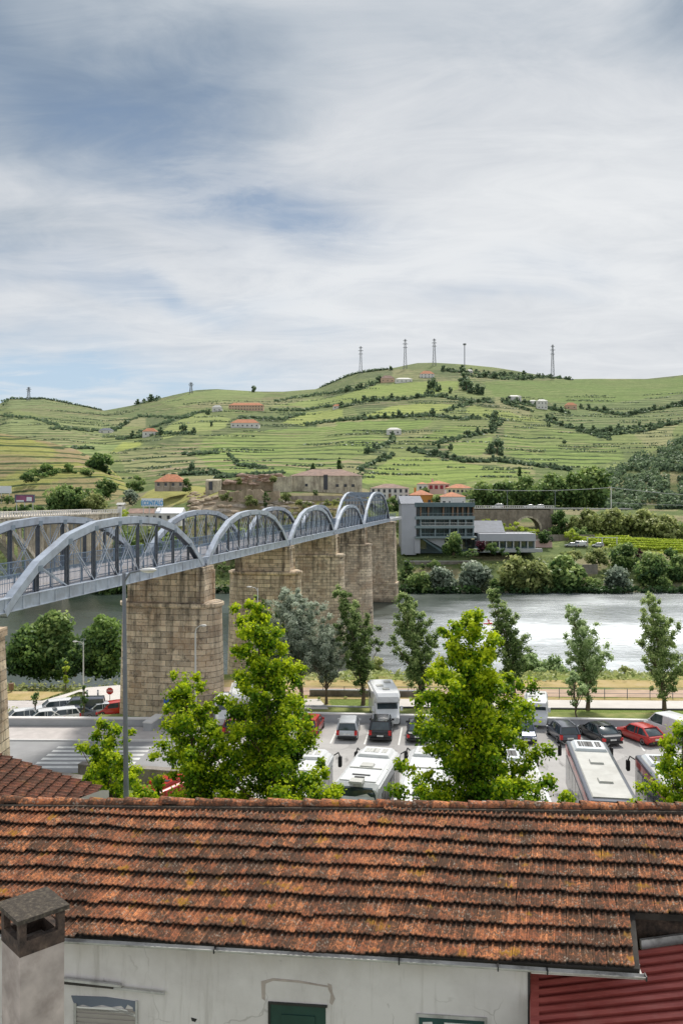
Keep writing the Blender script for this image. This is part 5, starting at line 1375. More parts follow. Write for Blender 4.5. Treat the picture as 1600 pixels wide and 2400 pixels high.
def bus(label, px_far, py_far, px_near, py_near, body, roof, trim, L=11.8, W=2.72, H=3.3, coach=False, name='parked_bus'):
    a = G(px_far, py_far, H); b = G(px_near, py_near, H); d = (a - b); d.z = 0; d.normalize()
    rz = math.atan2(-d.x, d.y); c = a - d * (L/2)
    t = thing(name, label, 'coach' if coach else 'bus', (c.x, c.y, 0), rz)
    w = W/2; h = L/2
    c_ = .22 if coach else .12
    def rg(y, ww, zb, zt, cc): return [(-ww+.05, y, zb), (-ww, y, zb+.1), (-ww, y, zt-cc), (-ww+cc*.35, y, zt-cc*.35), (-ww+cc*1.1, y, zt), (ww-cc*1.1, y, zt), (ww-cc*.35, y, zt-cc*.35), (ww, y, zt-cc), (ww, y, zb+.1), (ww-.05, y, zb)]
    mb = MB()
    if coach: mb.loft([rg(-h, w*.93, .4, H-.75, c_), rg(-h+.12, w*.97, .35, H-.3, c_), rg(-h+.45, w, .3, H-.03, c_), rg(h-.5, w, .3, H, c_), rg(h-.1, w*.97, .35, H-.25, c_), rg(h, w*.9, .4, H-.9, c_)])
    else: mb.loft([rg(-h, w*.97, .35, H-.2, c_), rg(-h+.1, w, .3, H-.02, c_), rg(h-.1, w, .3, H, c_), rg(h, w*.96, .35, H-.25, c_)])
    mk('body', mb, body, t, smooth=35)
    # roof skin
    mb = MB(); mb.loft([[(-w+.24, -h+.55, H-.02), (-w+.3, -h+.55, H+.04), (w-.3, -h+.55, H+.04), (w-.24, -h+.55, H-.02)], [(-w+.24, h-.5, H-.02), (-w+.3, h-.5, H+.04), (w-.3, h-.5, H+.04), (w-.24, h-.5, H-.02)]]); rf = mk('roof_panel', mb, roof, t)
    mb = MB(); y1 = h - .35; y0 = h - (2.3 if coach else 2.6)
    mb.loft([[(-w+.3, y0, H+.03), (-w+.45, y0+.05, H+.22), (w-.45, y0+.05, H+.22), (w-.3, y0, H+.03)], [(-w+.3, y1, H+.03), (-w+.5, y1-.15, H+.2), (w-.5, y1-.15, H+.2), (w-.3, y1, H+.03)]]); ac = mk('air_conditioner', mb, 'paint_white' if coach else 'bus_roof', t, smooth=30)
    for x, ww in ((-.62, .09), (-.42, .06), (-.2, .12), (.05, .17) , (.45, .06), (.64, .09)):
        mb = MB(); mb.box(x-ww, x+ww, y0+.55, y1-.55, H+.205, H+.235); mk('vent', mb, 'trim_black' if not coach else 'roof_grey', ac)
    for yy in ((1.0, -2.6) if not coach else (-.4, -3.4)):
        mb = MB(); mb.hexa([(-.42, yy-.4, H+.04), (.42, yy-.4, H+.04), (.42, yy+.4, H+.04), (-.42, yy+.4, H+.04)], [(-.38, yy-.36, H+.16), (.38, yy-.36, H+.16), (.38, yy+.36, H+.16), (-.38, yy+.36, H+.16)]); mk('roof_hatch', mb, 'roof_grey', t)
    if coach:
        mb = MB(); mb.box(-w+.35, w-.35, h-4.6, h-4.5, H+.035, H+.1); mk('roof_rib', mb, 'roof_grey', t)
        mb = MB(); mb.box(-.55, .55, -h+1.5, -h+1.62, H+.04, H+.09); mb.box(-.3, .3, -h+1.0, -h+1.2, H+.04, H+.09); mk('vent', mb, 'trim_black', t)
        # rear: dark wraparound window round a white engine hatch
        mb = MB(); mb.loft([[(-w*.9, -h-.02, H-1.9), (-w*.86, -h+.02, H-.55), (-w*.7, -h+.22, H-.22), (w*.7, -h+.22, H-.22), (w*.86, -h+.02, H-.55), (w*.9, -h-.02, H-1.9)], [(-w*.9, -h-.06, H-1.9), (-w*.88, -h-.03, H-.55), (-w*.72, -h+.1, H-.28), (w*.72, -h+.1, H-.28), (w*.88, -h-.03, H-.55), (w*.9, -h-.06, H-1.9)]]); mk('rear_window', mb, 'glass_dark', t)
        mb = MB(); mb.loft([[(-w*.74, -h-.1, .7), (-w*.72, -h-.1, H-1.3), (-w*.6, -h-.02, H-.72), (w*.6, -h-.02, H-.72), (w*.72, -h-.1, H-1.3), (w*.74, -h-.1, .7)], [(-w*.66, -h-.36, .7), (-w*.62, -h-.34, H-1.35), (-w*.5, -h-.2, H-.85), (w*.5, -h-.2, H-.85), (w*.62, -h-.34, H-1.35), (w*.66, -h-.36, .7)]]); mk('engine_hatch', mb, 'paint_white', t, smooth=40)
    else:
        mb = MB(); mb.box(-w*.85, w*.85, -h-.03, -h+.02, 1.7, 2.7); mk('rear_window', mb, 'glass_dark', t)
    for s in (-1, 1):
        n = 6; y0_, y1_ = -h+.9, h-.7
        for i in range(n):
            a_, b_ = lerp(y0_, y1_, i/n)+.05, lerp(y0_, y1_, (i+1)/n)-.05
            mb = MB(); mb.box(s*w-.03, s*w+.03, a_, b_, 1.35, 2.55 if coach else 2.5); mk('side_window', mb, 'glass_dark', t)
        mb = MB(); mb.box(s*w-.02, s*w+.025, -h+.2, h-.2, H-.62, H-.22); mk('roof_stripe', mb, trim, t)
        for yy in (-h*.48, h*.6): wheel(t, s*(w-.16), yy, .48, .3)
        mb = MB(); mb.box(s*w*.85-.12, s*w*.85+.1, -h-.04, -h+.06, .8, 1.4); mk('tail_light', mb, 'lamp_red', t)
        mb = MB(); mb.tube([(s*(w-.1), h-.1, H-.35), (s*(w+.25), h+.28, H-.2), (s*(w+.36), h+.3, H-.5)], .05, 6); ma = mk('mirror_arm', mb, 'trim_black', t)
        mb = MB(); mb.loft([ringx(h+.2, .12, H-1.15, H-.45, .05), ringx(h+.42, .12, H-1.15, H-.45, .05)])
        mb.v = [(vx + s*(w+.36), vy, vz) for vx, vy, vz in mb.v]; mk('mirror', mb, 'trim_black', ma)
    mb = MB(); mb.box(-w*.9, w*.9, h-.05, h+.03, 1.1, 2.9 if not coach else 2.3); mk('windscreen', mb, 'glass_dark', t)
    return t
bus('white touring coach with dark wraparound rear window, in the middle of the car park', 891, 1753, 838, 1830, 'paint_white', 'paint_white', 'paint_white', coach=True, L=7.4)
bus('white touring coach mostly hidden behind the tall pointed tree, one bay along', 735, 1757, 680, 1842, 'paint_white', 'paint_white', 'paint_white', coach=True, L=10.5)
bus('white coach hidden behind the biggest tree, only its roof front and side showing', 1010, 1752, 985, 1850, 'paint_white', 'paint_white', 'paint_white', coach=True, L=11)
bus('silver-roofed bus with red side edge and dark roof vents in the car park', 1372, 1737, 1437, 1874, 'paint_grey', 'roof_grey', 'paint_red')
bus('white-roofed bus with red edge half covered by the biggest bright tree', 1196, 1757, 1235, 1874, 'paint_white', 'roof_grey', 'paint_red', L=10)
bus('grey and red bus with black mirror at the picture edge beside the silver-roofed bus', 1537, 1770, 1640, 1884, 'paint_grey', 'roof_grey', 'paint_red', L=9.5)

# ------------------------------------------------------------------ tiled roofs
def tile_field(name, origin, e, up, n, exp, width, s_of_row, r0row, r1row, keep, mat, parent, lift=.062, seed=1):
    """rows of interlocking clay tiles: e along the eave, up along the slope, n the roof normal."""
    r_ = random.Random(seed); vs, fs, tn = [], [], []
    prof = [(0, .018), (.06, .034), (.13, .034), (.20, .008), (.30, .0), (.40, .008), (.48, .03), (.56, .034), (.63, .012), (.72, .0), (.84, .004), (.94, .014), (1.0, .018)]
    for row in range(r0row, r1row):
        s0, s1 = s_of_row(row)
        nT = int((s1 - s0) / width)
        rowj = r_.gauss(0, .006)
        for j in range(nT):
            s = s0 + j * width + (row % 2) * 0; 
            if not keep(s + width / 2, row * exp + exp / 2): continue
            off = r_.gauss(0, .011) + rowj + (r_.uniform(-.06, .02) if r_.random() < .04 else 0); yaw = r_.gauss(0, .02); lf = lift + abs(r_.gauss(0, .009))
            t0 = (r_.random() ** 1.3, min(1, max(0, r_.gauss(.5, .3))))
            base = len(vs)
            L0, L1 = -.03 + off, exp + .02
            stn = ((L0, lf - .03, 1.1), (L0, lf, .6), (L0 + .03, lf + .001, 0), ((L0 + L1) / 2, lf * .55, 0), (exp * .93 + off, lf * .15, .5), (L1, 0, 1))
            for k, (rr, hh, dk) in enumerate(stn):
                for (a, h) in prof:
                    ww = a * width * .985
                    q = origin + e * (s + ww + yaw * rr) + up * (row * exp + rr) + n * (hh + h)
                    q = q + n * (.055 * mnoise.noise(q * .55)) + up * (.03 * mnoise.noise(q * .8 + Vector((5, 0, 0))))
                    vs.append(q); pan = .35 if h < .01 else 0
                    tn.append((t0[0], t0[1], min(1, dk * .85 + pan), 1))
            m_ = len(prof)
            for k in range(len(stn) - 1):
                for i in range(m_ - 1): fs.append((base + k*m_+i, base + k*m_+i+1, base + (k+1)*m_+i+1, base + (k+1)*m_+i))
    me = bpy.data.meshes.new(name); off = parent.location
    me.from_pydata([v - off for v in vs], [], fs)
    a = me.attributes.new('tint', 'FLOAT_COLOR', 'POINT'); a.data.foreach_set('color', np.array(tn, dtype=np.float32).reshape(-1))
    me.materials.append(MATS[mat]); me.shade_smooth(); me.set_sharp_from_angle(angle=R(50)); me.update()
    o = bpy.data.objects.new(name, me); COL.objects.link(o); o.parent = parent; return o
def ridge_caps(a, b, rad, step, mat, parent, seed=2, name='ridge_tile_row'):
    r_ = random.Random(seed); d = (b - a); L = d.length; d.normalize(); side = d.cross(Vector((0, 0, 1))).normalized(); up = side.cross(d)
    vs, fs, tn = [], [], []
    nT = int(L / step)
    for j in range(nT):
        c0 = a + d * (j * step) + Vector((0, 0, r_.gauss(0, .012))); base = len(vs); t0 = (r_.random() ** .8, r_.gauss(.5, .3))
        yaw = r_.gauss(0, .02)
        for k, (q, f, hz) in enumerate(((0, 1.12, .012), (.05, 1.1, .012), (step + .06, .9, 0))):
            for i in range(9):
                an = math.pi * (i / 8) * 1.1 - math.pi * .05
                p = c0 + d * q + side * (math.cos(an) * rad * f + yaw * q) + up * (math.sin(an) * rad * f * .85 + hz)
                p = p + up * (.012 * mnoise.noise(p * 9)); vs.append(p); tn.append((t0[0], max(0, min(1, t0[1])), .55 if k == 0 or i in (0, 8) else 0, 1))
        for k in range(2):
            for i in range(8): fs.append((base + k*9+i, base + k*9+i+1, base + (k+1)*9+i+1, base + (k+1)*9+i))
    me = bpy.data.meshes.new(name); off = parent.location
    me.from_pydata([v - off for v in vs], [], fs)
    at = me.attributes.new('tint', 'FLOAT_COLOR', 'POINT'); at.data.foreach_set('color', np.array(tn, dtype=np.float32).reshape(-1))
    me.materials.append(MATS[mat]); me.shade_smooth(); me.set_sharp_from_angle(angle=R(45)); me.update()
    o = bpy.data.objects.new(name, me); COL.objects.link(o); o.parent = parent; return o

th = R(17.5); Y0 = 13.5; ZE = 12.8
e = Vector((1, -.105, 0)).normalized(); nh = Vector((.105, 1, 0)).normalized()
up_h = (nh + e * .155)
UPV = Vector((up_h.x * math.cos(th), up_h.y * math.cos(th), math.sin(th)))
NV = e.cross(Vector((nh.x * math.cos(th), nh.y * math.cos(th), math.sin(th)))).normalized()
O0 = Vector((0, Y0, ZE))
def plane_at(px, py):
    d = Vector(((px - CX) / F, 1, -(py - HY) / F)); c = Vector((0, 0, CZ)); t = (O0 - c).dot(NV) / d.dot(NV); q = c + d * t; w = q - O0
    r = w.z / math.sin(th); s = (w - UPV * r).dot(e); return q, s, r
_, sA, rA = plane_at(0, 1884); _, sB, rB = plane_at(1600, 1899)
def r_ridge(s): return lerp(rA, rB, (s - sA) / (sB - sA))
_, sCut, _ = plane_at(1506, 2264)
_, sL, _ = plane_at(-160, 2195)
sL -= 6.0
EXP = .378
house_t = thing('old_house', 'old white house with a long weathered orange tiled roof across the bottom of the view', 'house', (0, Y0 + 1.5, 5))
struct_keep = lambda s, r: r < r_ridge(s) and (s < sCut or r > 3 * EXP)
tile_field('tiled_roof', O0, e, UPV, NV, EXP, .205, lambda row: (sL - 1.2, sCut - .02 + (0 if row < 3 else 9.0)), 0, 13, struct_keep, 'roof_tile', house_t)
pa_, pb2 = O0 + e * (sA - 6) + UPV * r_ridge(sA - 6) + NV * .05, O0 + e * (sB + 4) + UPV * r_ridge(sB + 4) + NV * .05
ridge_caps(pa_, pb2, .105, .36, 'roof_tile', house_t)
mb = MB(); mb.bar(pa_ - Vector((0, .02, .06)), pb2 - Vector((0, .02, .06)), .3, .1); mk('ridge_mortar', mb, 'lichen_concrete', house_t, True)
# roof boards below the tiles and the far slope
mb = MB()
def RQ(s, r, d=0): return O0 + e * s + UPV * r + NV * d
mb.hexa([RQ(sL - 1.4, .02, -.14), RQ(sCut - .05, .02, -.14), RQ(sCut - .05, r_ridge(sCut), -.14), RQ(sL - 1.4, r_ridge(sL), -.14)], [RQ(sL - 1.4, .02, -.012), RQ(sCut - .05, .02, -.012), RQ(sCut - .05, r_ridge(sCut), -.012), RQ(sL - 1.4, r_ridge(sL), -.012)])
mb.hexa([RQ(sCut - .04, 3 * EXP + .02, -.14), RQ(sCut + 9.0, 3 * EXP + .02, -.14), RQ(sCut + 9.0, r_ridge(sCut + 9.0), -.14), RQ(sCut - .04, r_ridge(sCut), -.14)], [RQ(sCut - .04, 3 * EXP + .02, -.012), RQ(sCut + 9.0, 3 * EXP + .02, -.012), RQ(sCut + 9.0, r_ridge(sCut + 9.0), -.012), RQ(sCut - .04, r_ridge(sCut), -.012)])
mk('roof_deck', mb, 'dark_soffit', house_t, True)
mb = MB(); a, b = pa_ - Vector((0, 0, .05)), pb2 - Vector((0, 0, .05)); mb.add([a, b, b + Vector((.3, 3.6, -1.3)), a + Vector((.3, 3.6, -1.3))], [(0, 1, 2, 3)]); mk('rear_slope', mb, 'roof_brown', house_t, True)
# wall
def WQ(s, z, d=.28): return Vector((0, Y0, z)) + e * s + nh * d
qc = None
def s_at(px, z, d=.28):
    """distance along the wall where a photo column meets it"""
    u = (px - CX) / F; # X = u Y ; (s e + nh d + (0,Y0))
    bx, by = nh.x * d, Y0 + nh.y * d
    return (u * by - bx) / (e.x - u * e.y)
sW = s_at(1236, 12)
mb = MB(); mb.hexa([WQ(sL - 1.4, 4), WQ(sW, 4), WQ(sW, 4, .7), WQ(sL - 1.4, 4, .7)], [WQ(sL - 1.4, 12.72), WQ(sW, 12.72), WQ(sW, 12.80, .7), WQ(sL - 1.4, 12.8, .7)])
mb.hexa([WQ(sW - .35, 4, .7), WQ(sW, 4, .7), WQ(sW, 4, 6.5), WQ(sW - .35, 4, 6.5)], [WQ(sW - .35, 12.7, .7), WQ(sW, 12.7, .7), WQ(sW, 13.0, 6.5), WQ(sW - .35, 13.0, 6.5)])
mk('wall', mb, 'old_white_render', house_t, True)
mb = MB(); mb.bar(WQ(sW + .015, 4, .27), WQ(sW + .015, 12.66, .27), .03, .03); mk('corner_pipe', mb, 'trim_black', house_t, True)
# gutter in lengths with joints
sG0, sG1 = s_at(150, 12.8, 0), sCut + .02
def gutter_ring(s, z): 
    c = Vector((0, Y0, z)) + e * s - nh * .05
    return [c + nh * (math.cos(a) * .055) + Vector((0, 0, math.sin(a) * .055)) for a in [math.pi + math.pi * k / 6 for k in range(7)]] + [c + nh * (math.cos(a) * .045) + Vector((0, 0, math.sin(a) * .045)) for a in [2 * math.pi - math.pi * k / 6 for k in range(7)]]
ends = [sG0 - 2.2, s_at(505, 12.8, 0), s_at(935, 12.8, 0), s_at(1165, 12.8, 0), s_at(1280, 12.8, 0), sG1]
for i in range(5):
    mb = MB(); z = 12.79 - .012 * i
    mb.loft([gutter_ring(ends[i] + .01, z), gutter_ring(ends[i + 1] - .01, z - .008)]); gt = mk('gutter', mb, 'gutter_zinc', house_t, True)
    m2 = MB(); q = Vector((0, Y0, z - .03)) + e * ends[i + 1] - nh * .05; m2.bar(q - e * .01, q + e * .01, .125, .07); mk('gutter_bracket', m2, 'trim_black', gt, True)
mb = MB(); mb.bar(WQ(sL - 1.4, 12.70, .25), WQ(sCut, 12.70, .25), .05, .1); mk('eave_board', mb, 'gutter_zinc', house_t, True)
mb = MB(); mb.hexa([WQ(sW + .02, 12.64, .0), WQ(sCut, 12.64, .0), WQ(sCut, 12.72, .8), WQ(sW + .02, 12.72, .8)], [WQ(sW + .02, 12.67, .0), WQ(sCut, 12.67, .0), WQ(sCut, 12.75, .8), WQ(sW + .02, 12.75, .8)]); mk('soffit', mb, 'old_white_render', house_t, True)
# openings
def wrect(name, px0, px1, py0, py1, d0, d1, mat, parent=house_t):
    yy = Y0 / (1 + .105 * ((px0 + px1) / 2 - CX) / F) + .28
    z0, z1 = CZ - (py1 - HY) / F * yy, CZ - (py0 - HY) / F * yy; a, b = s_at(px0, z0), s_at(px1, z0)
    mb = MB(); mb.hexa([WQ(a, z0, .28 - d1), WQ(b, z0, .28 - d1), WQ(b, z0, .28 - d0), WQ(a, z0, .28 - d0)], [WQ(a, z1, .28 - d1), WQ(b, z1, .28 - d1), WQ(b, z1, .28 - d0), WQ(a, z1, .28 - d0)])
    return mk(name, mb, mat, parent, True)
w_ = wrect('roller_shutter', 180, 320, 2362, 2520, -.02, .008, 'shutter_beige')
for k in range(12): wrect('shutter_slat', 181, 319, 2366 + k * 11, 2373 + k * 11, .0, .02, 'shutter_beige', w_)
wrect('window_frame', 175, 181, 2350, 2520, -.01, .035, 'gutter_zinc', w_); wrect('window_frame', 319, 324, 2345, 2520, -.01, .035, 'gutter_zinc', w_)
# broken lintel: a jagged patch
def patch(name, poly, d, mat, parent=house_t):
    yy = Y0 / (1 + .105 * (poly[0][0] - CX) / F) + .28
    vs = []
    for dd in (.0, d):
        for px, py in poly: z = CZ - (py - HY) / F * yy; vs.append(WQ(s_at(px, z), z, .28 - dd))
    n = len(poly); mb = MB(); mb.add(vs, [tuple(range(n, 2 * n))[::-1]] + [(i, (i+1) % n, n + (i+1) % n, n + i) for i in range(n)])
    return mk(name, mb, mat, parent, True)
r_ = random.Random(11)
patch('broken_lintel', [(168, 2334), (250, 2332), (322, 2338), (323, 2368), (316, 2372), (312, 2352), (300, 2346), (294, 2357), (285, 2350), (262, 2354), (240, 2351), (215, 2357), (196, 2353), (178, 2358), (172, 2346)], .012, 'slate', w_)
patch('plaster_edge', [(176, 2358), (215, 2357.5), (262, 2354.5), (294, 2358), (312, 2366), (318, 2375), (318, 2366), (180, 2366)], .02, 'house_white', w_)
mb = MB(); mb.bar(WQ(s_at(150, 11.8), 11.98, .22), WQ(s_at(288, 11.8), 11.93, .22), .05, .04); mk('cable_duct', mb, 'gutter_zinc', house_t, True)
mb = MB(); mb.bar(WQ(s_at(150, 11.8), 11.93, .23), WQ(s_at(270, 11.8), 11.90, .23), .05, .05); mk('cable_duct', mb, 'dark_soffit', house_t, True)
mb = MB(); mb.bar(WQ(s_at(262, 11.8), 11.885, .23), WQ(s_at(388, 11.8), 11.84, .23), .035, .035); mk('cable_duct', mb, 'gutter_zinc', house_t, True)
gd = wrect('green_door', 633, 763, 2355, 2560, -.01, .012, 'green_door')
wrect('door_panel', 660, 738, 2378, 2560, .01, .03, 'green_door', gd); wrect('door_frame', 629, 634, 2352, 2560, -.01, .03, 'trim_black', gd); wrect('door_frame', 629, 767, 2351, 2356, -.01, .03, 'trim_black', gd)
patch('plaster_scar', [(612, 2300), (640, 2291), (700, 2293), (768, 2301), (772, 2305), (700, 2298), (640, 2297), (622, 2305), (621, 2345), (614, 2340)], .006, 'plaster_chimney')
patch('plaster_scar', [(768, 2305), (777, 2308), (779, 2325), (785, 2340), (778, 2355), (772, 2350), (775, 2330), (769, 2318)], .006, 'plaster_chimney')
patch('plaster_scar', [(448, 2385), (462, 2388), (458, 2395), (450, 2393)], .006, 'trim_black')
wf = wrect('window_frame', 975, 1140, 2379, 2520, -.01, .03, 'gutter_zinc'); wrect('window', 981, 1134, 2386, 2520, .02, .036, 'glass_teal', wf)
patch('window_print', [(990, 2392), (1012, 2390), (1014, 2400), (1030, 2420), (990, 2430)], .042, 'plate_white', wf); patch('window_print', [(1040, 2393), (1125, 2393), (1125, 2430), (1046, 2430)], .042, 'house_white', wf)
# dark recess and grey flashing by the higher eave at the right end
yy = 14.0
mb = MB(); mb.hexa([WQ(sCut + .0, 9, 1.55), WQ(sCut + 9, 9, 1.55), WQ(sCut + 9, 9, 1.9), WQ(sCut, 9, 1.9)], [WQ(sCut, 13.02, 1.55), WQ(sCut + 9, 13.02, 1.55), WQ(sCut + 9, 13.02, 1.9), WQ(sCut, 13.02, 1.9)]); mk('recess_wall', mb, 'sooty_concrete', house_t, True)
# corrugated red shed roof
shed = thing('red_sheet_roof', 'dark red corrugated metal shed roof tucked under the end of the tiled eave', 'metal roof', (4.2, 13.0, 9))
ta, tb = P(1243, 2262, 13.95), P(1900, 2170, 14.8)      # top edge
ba, bb = P(1243, 2560, 12.25), P(1900, 2535, 12.6)      # bottom edge
mb = MB(); rings = []
NR = 14
nrm = (tb - ta).cross(ba - ta).normalized()
if nrm.y > 0: nrm = -nrm
steps = []
for k in range(NR):
    for (f, h) in ((0, 0), (.3, 0), (.36, .075), (.5, .085), (.92, .08), (1.0, 0)): steps.append(((k + f) / NR, h))
for f, h in steps:
    rings.append([ta.lerp(ba, f) + nrm * h, tb.lerp(bb, f) + nrm * h])
vs = [v for r in rings for v in r]; mb.add(vs, [(2*i, 2*i+1, 2*i+3, 2*i+2) for i in range(len(rings) - 1)]); mk('corrugated_sheet', mb, 'red_sheet', shed, True)
mb = MB(); mb.bar(ta.lerp(ba, 0.03) + nrm * .03 + Vector((.05, 0, 0)), ba + nrm * .03 + Vector((.05, 0, 0)), .13, .1, nrm); mk('verge_flashing', mb, 'red_sheet', shed, True)
mb = MB(); q0, q1 = ta.lerp(tb, .38) + nrm * .02, tb + nrm * .02; mb.bar(q0 + Vector((0, .05, .05)), q1 + Vector((0, .05, .05)), .06, .16); mk('top_flashing', mb, 'gutter_zinc', shed, True)
mb = MB(); mb.hexa([ba + Vector((0, .3, -3)), bb + Vector((0, .3, -3)), bb + Vector((0, .6, -3)), ba + Vector((0, .6, -3))], [ba + Vector((0, .1, -.05)), bb + Vector((0, .1, -.05)), bb + Vector((0, .4, -.05)), ba + Vector((0, .4, -.05))]); mk('shed_wall', mb, 'sooty_concrete', shed, True)

# second tiled roof behind, at the left
rt = thing('small_tiled_house', 'neighbouring house with plain orange tiled roof and small white gable, below the abutment', 'house', (-12, 26, 5))
oB = P(236, 1846, 29.5); slope2 = R(17.7)
e2 = Vector((0, -1, 0)); up2 = Vector((-math.cos(slope2), 0, math.sin(slope2))); n2 = Vector((math.sin(slope2), 0, math.cos(slope2)))
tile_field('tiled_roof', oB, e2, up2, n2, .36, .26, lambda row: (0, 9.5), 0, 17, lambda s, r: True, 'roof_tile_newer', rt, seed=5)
mb = MB(); mb.hexa([oB + n2 * -.1, oB + e2 * 9.5 + n2 * -.1, oB + e2 * 9.5 + up2 * 6.1 + n2 * -.1, oB + up2 * 6.1 + n2 * -.1], [oB - n2 * .01, oB + e2 * 9.5 - n2 * .01, oB + e2 * 9.5 + up2 * 6.1 - n2 * .01, oB + up2 * 6.1 - n2 * .01]); mk('roof_deck', mb, 'roof_brown', rt, True)
mb = MB(); mb.box(oB.x - 6, oB.x - .25, oB.y - 9.3, oB.y - .3, 4, oB.z - .2); mk('wall', mb, 'house_white', rt, True)
mb = MB(); q = P(190, 1880, 24.5); q2 = P(256, 1851, 24.5)
mb.add([P(178, 1874, 24.5), P(256, 1874, 24.5), P(256, 1852, 24.5), P(238, 1852, 24.5), P(178, 1874, 27), P(256, 1874, 27), P(256, 1852, 27), P(238, 1852, 27)], [(0, 1, 2, 3), (1, 5, 6, 2), (2, 6, 7, 3), (0, 3, 7, 4)]); mk('white_gable', mb, 'house_white', rt, True)

# chimney in the near corner
Yc = 9.0; cxp = (78 - CX) / F * Yc
ch = thing('chimney_stack', 'stained rendered chimney with mossy concrete cap standing before the tiled roof', 'chimney', (cxp, Yc, 12), R(43))
def zc(py, y=Yc): return CZ - (py - HY) / F * y
hs = .235
mb = MB(); mb.box(-hs, hs, -hs, hs, -7, zc(2205) - 12); mk('shaft', mb, 'plaster_chimney', ch)
z0 = zc(2205) - 12; z1 = zc(2172) - 12; z2 = zc(2128) - 12
mb = MB(); k = hs + .005
for (a, b, c, d) in ((-k, k, -k, -k+.07), (-k, k, k-.07, k), (-k, -k+.07, -k+.07, k-.07), (k-.07, k, -k+.07, k-.07)): mb.box(a, b, c, d, z0, z1)
mk('collar', mb, 'sooty_concrete', ch)
for i, j in ((-1,-1),(1,-1),(1,1),(-1,1)):
    mb = MB(); mb.box(i*(k-.035)-.036, i*(k-.035)+.036, j*(k-.035)-.036, j*(k-.035)+.036, z1, z2); mk('corner_post', mb, 'sooty_concrete', ch)
mb = MB(); ks = hs + .042; mb.hexa([(-ks, -ks, z2), (ks, -ks, z2), (ks, ks, z2), (-ks, ks, z2)], [(-ks, -ks, z2+.045), (ks, -ks, z2+.045), (ks, ks, z2+.05), (-ks, ks, z2+.05)]); mk('cap_slab', mb, 'lichen_concrete', ch)

# ------------------------------------------------------------------ street lamps, signs
def lamp(label, px, pt, pb, Y, px_top=None, r=.09, mat='lamp_steel', head='cobra', s=1, dirx=1, gz=0.0):
    q1 = P(px_top if px_top is not None else px, pt, Y); q0 = Vector((q1.x + ((px - (px_top or px)) / F * Y), Y, gz))
    t = thing('street_lamp', label, 'street lamp', q0); h = q1.z - q0.z; dx = q1.x - q0.x
    mb = MB(); mb.tube([(0, 0, -.3), (dx * .5, 0, h * .5), (dx, 0, h)], [r * 1.5, r * 1.15, r * .8], 10); 
    if head == 'curve': mb.tube([(dx, 0, h - .02), (dx + .08*s*dirx, 0, h + .45*s), (dx + .45*s*dirx, 0, h + .75*s)], [r*.8, r*.6, r*.45], 8)
    else: mb.tube([(dx, 0, h - .3), (dx + .25*dirx*s, -.1, h + .02), (dx + .75*dirx*s, -.2, h + .12)], [r*.6, r*.5, r*.4], 8)
    mk('pole', mb, mat, t, smooth=50)
    bx, bz = (dx + .45*s*dirx, h + .72*s) if head == 'curve' else (dx + .7*dirx*s, h + .1)
    m2 = MB(); m2.loft([[(bx + dirx*a*s, (-.2 if head != 'curve' else 0) + math.cos(2*math.pi*k/10)*w*s, bz + .02 + math.sin(2*math.pi*k/10)*w*.5*s) for k in range(10)] for a, w in ((-.05, .03), (.05, .13), (.3, .18), (.5, .13), (.58, .03))])
    hd = mk('lamp_head', m2, 'lamp_pale', t, smooth=50)
    m3 = MB(); m3.loft([[(bx + dirx*a*s, (-.2 if head != 'curve' else 0) + math.cos(2*math.pi*k/8)*w*s, bz - .045*s + math.sin(2*math.pi*k/8)*w*.4*s) for k in range(8)] for a, w in ((.08, .05), (.28, .13), (.46, .06))]); mk('lamp_glass', m3, 'lamp_clear', hd)
    return t
lamp('tall dark grey street lamp pole crossing in front of the steel arch', 301, 1343, 1900, 29, 291, r=.075, s=.9, gz=3.0)
lamp('pale curved street lamp in front of the big stone pier', 459, 1485, 1700, 73, 458, r=.08, mat='lamp_pale', head='curve', s=.95)
lamp('slim grey street lamp in front of the second pier beside the bright tree top', 604, 1378, 1700, 79, 604, r=.06, mat='lamp_pale', s=.8, dirx=-1)
lamp('slim pale green street lamp before the dark riverside trees of the lower car park', 196, 1505, 1640, 106, 196, r=.07, mat='lamp_pale', s=1.0, dirx=-1, gz=ZL)
lamp('short dark post lamp beside the bright tree, standing by the road', 404, 1700, 1790, 63, 404, r=.045, s=.3)
# stop sign
q = GL(258, 1668); t = thing('stop_sign', 'small red octagonal stop sign beside the stone pier in the lower car park', 'road sign', q)
mb = MB(); mb.tube([(0, 0, 0), (0, 0, 2.2)], .045, 6); mk('post', mb, 'lamp_pale', t)
oc = [(math.cos(math.pi/8 + k*math.pi/4)*.42, math.sin(math.pi/8 + k*math.pi/4)*.42 + 2.35) for k in range(8)]
mb = MB(); mb.prism(oc, -.05, -.02, lambda a, b, h: (a, h, b)); pl = mk('sign_plate', mb, 'paint_red', t)
o = lettering('STOP', .3, 0, .004, 'billboard_white', pl); o.location = (0, -.06, 2.35)
q = G(392, 1700); t = thing('parking_sign', 'small blue road sign on a thin post at the right-hand foot of the stone pier', 'road sign', q)
mb = MB(); mb.tube([(0, 0, 0), (0, 0, 2.4)], .04, 6); mk('post', mb, 'lamp_pale', t)
mb = MB(); mb.box(-.28, .28, -.06, -.03, 1.6, 2.3); mk('sign_plate', mb, 'sign_blue', t)
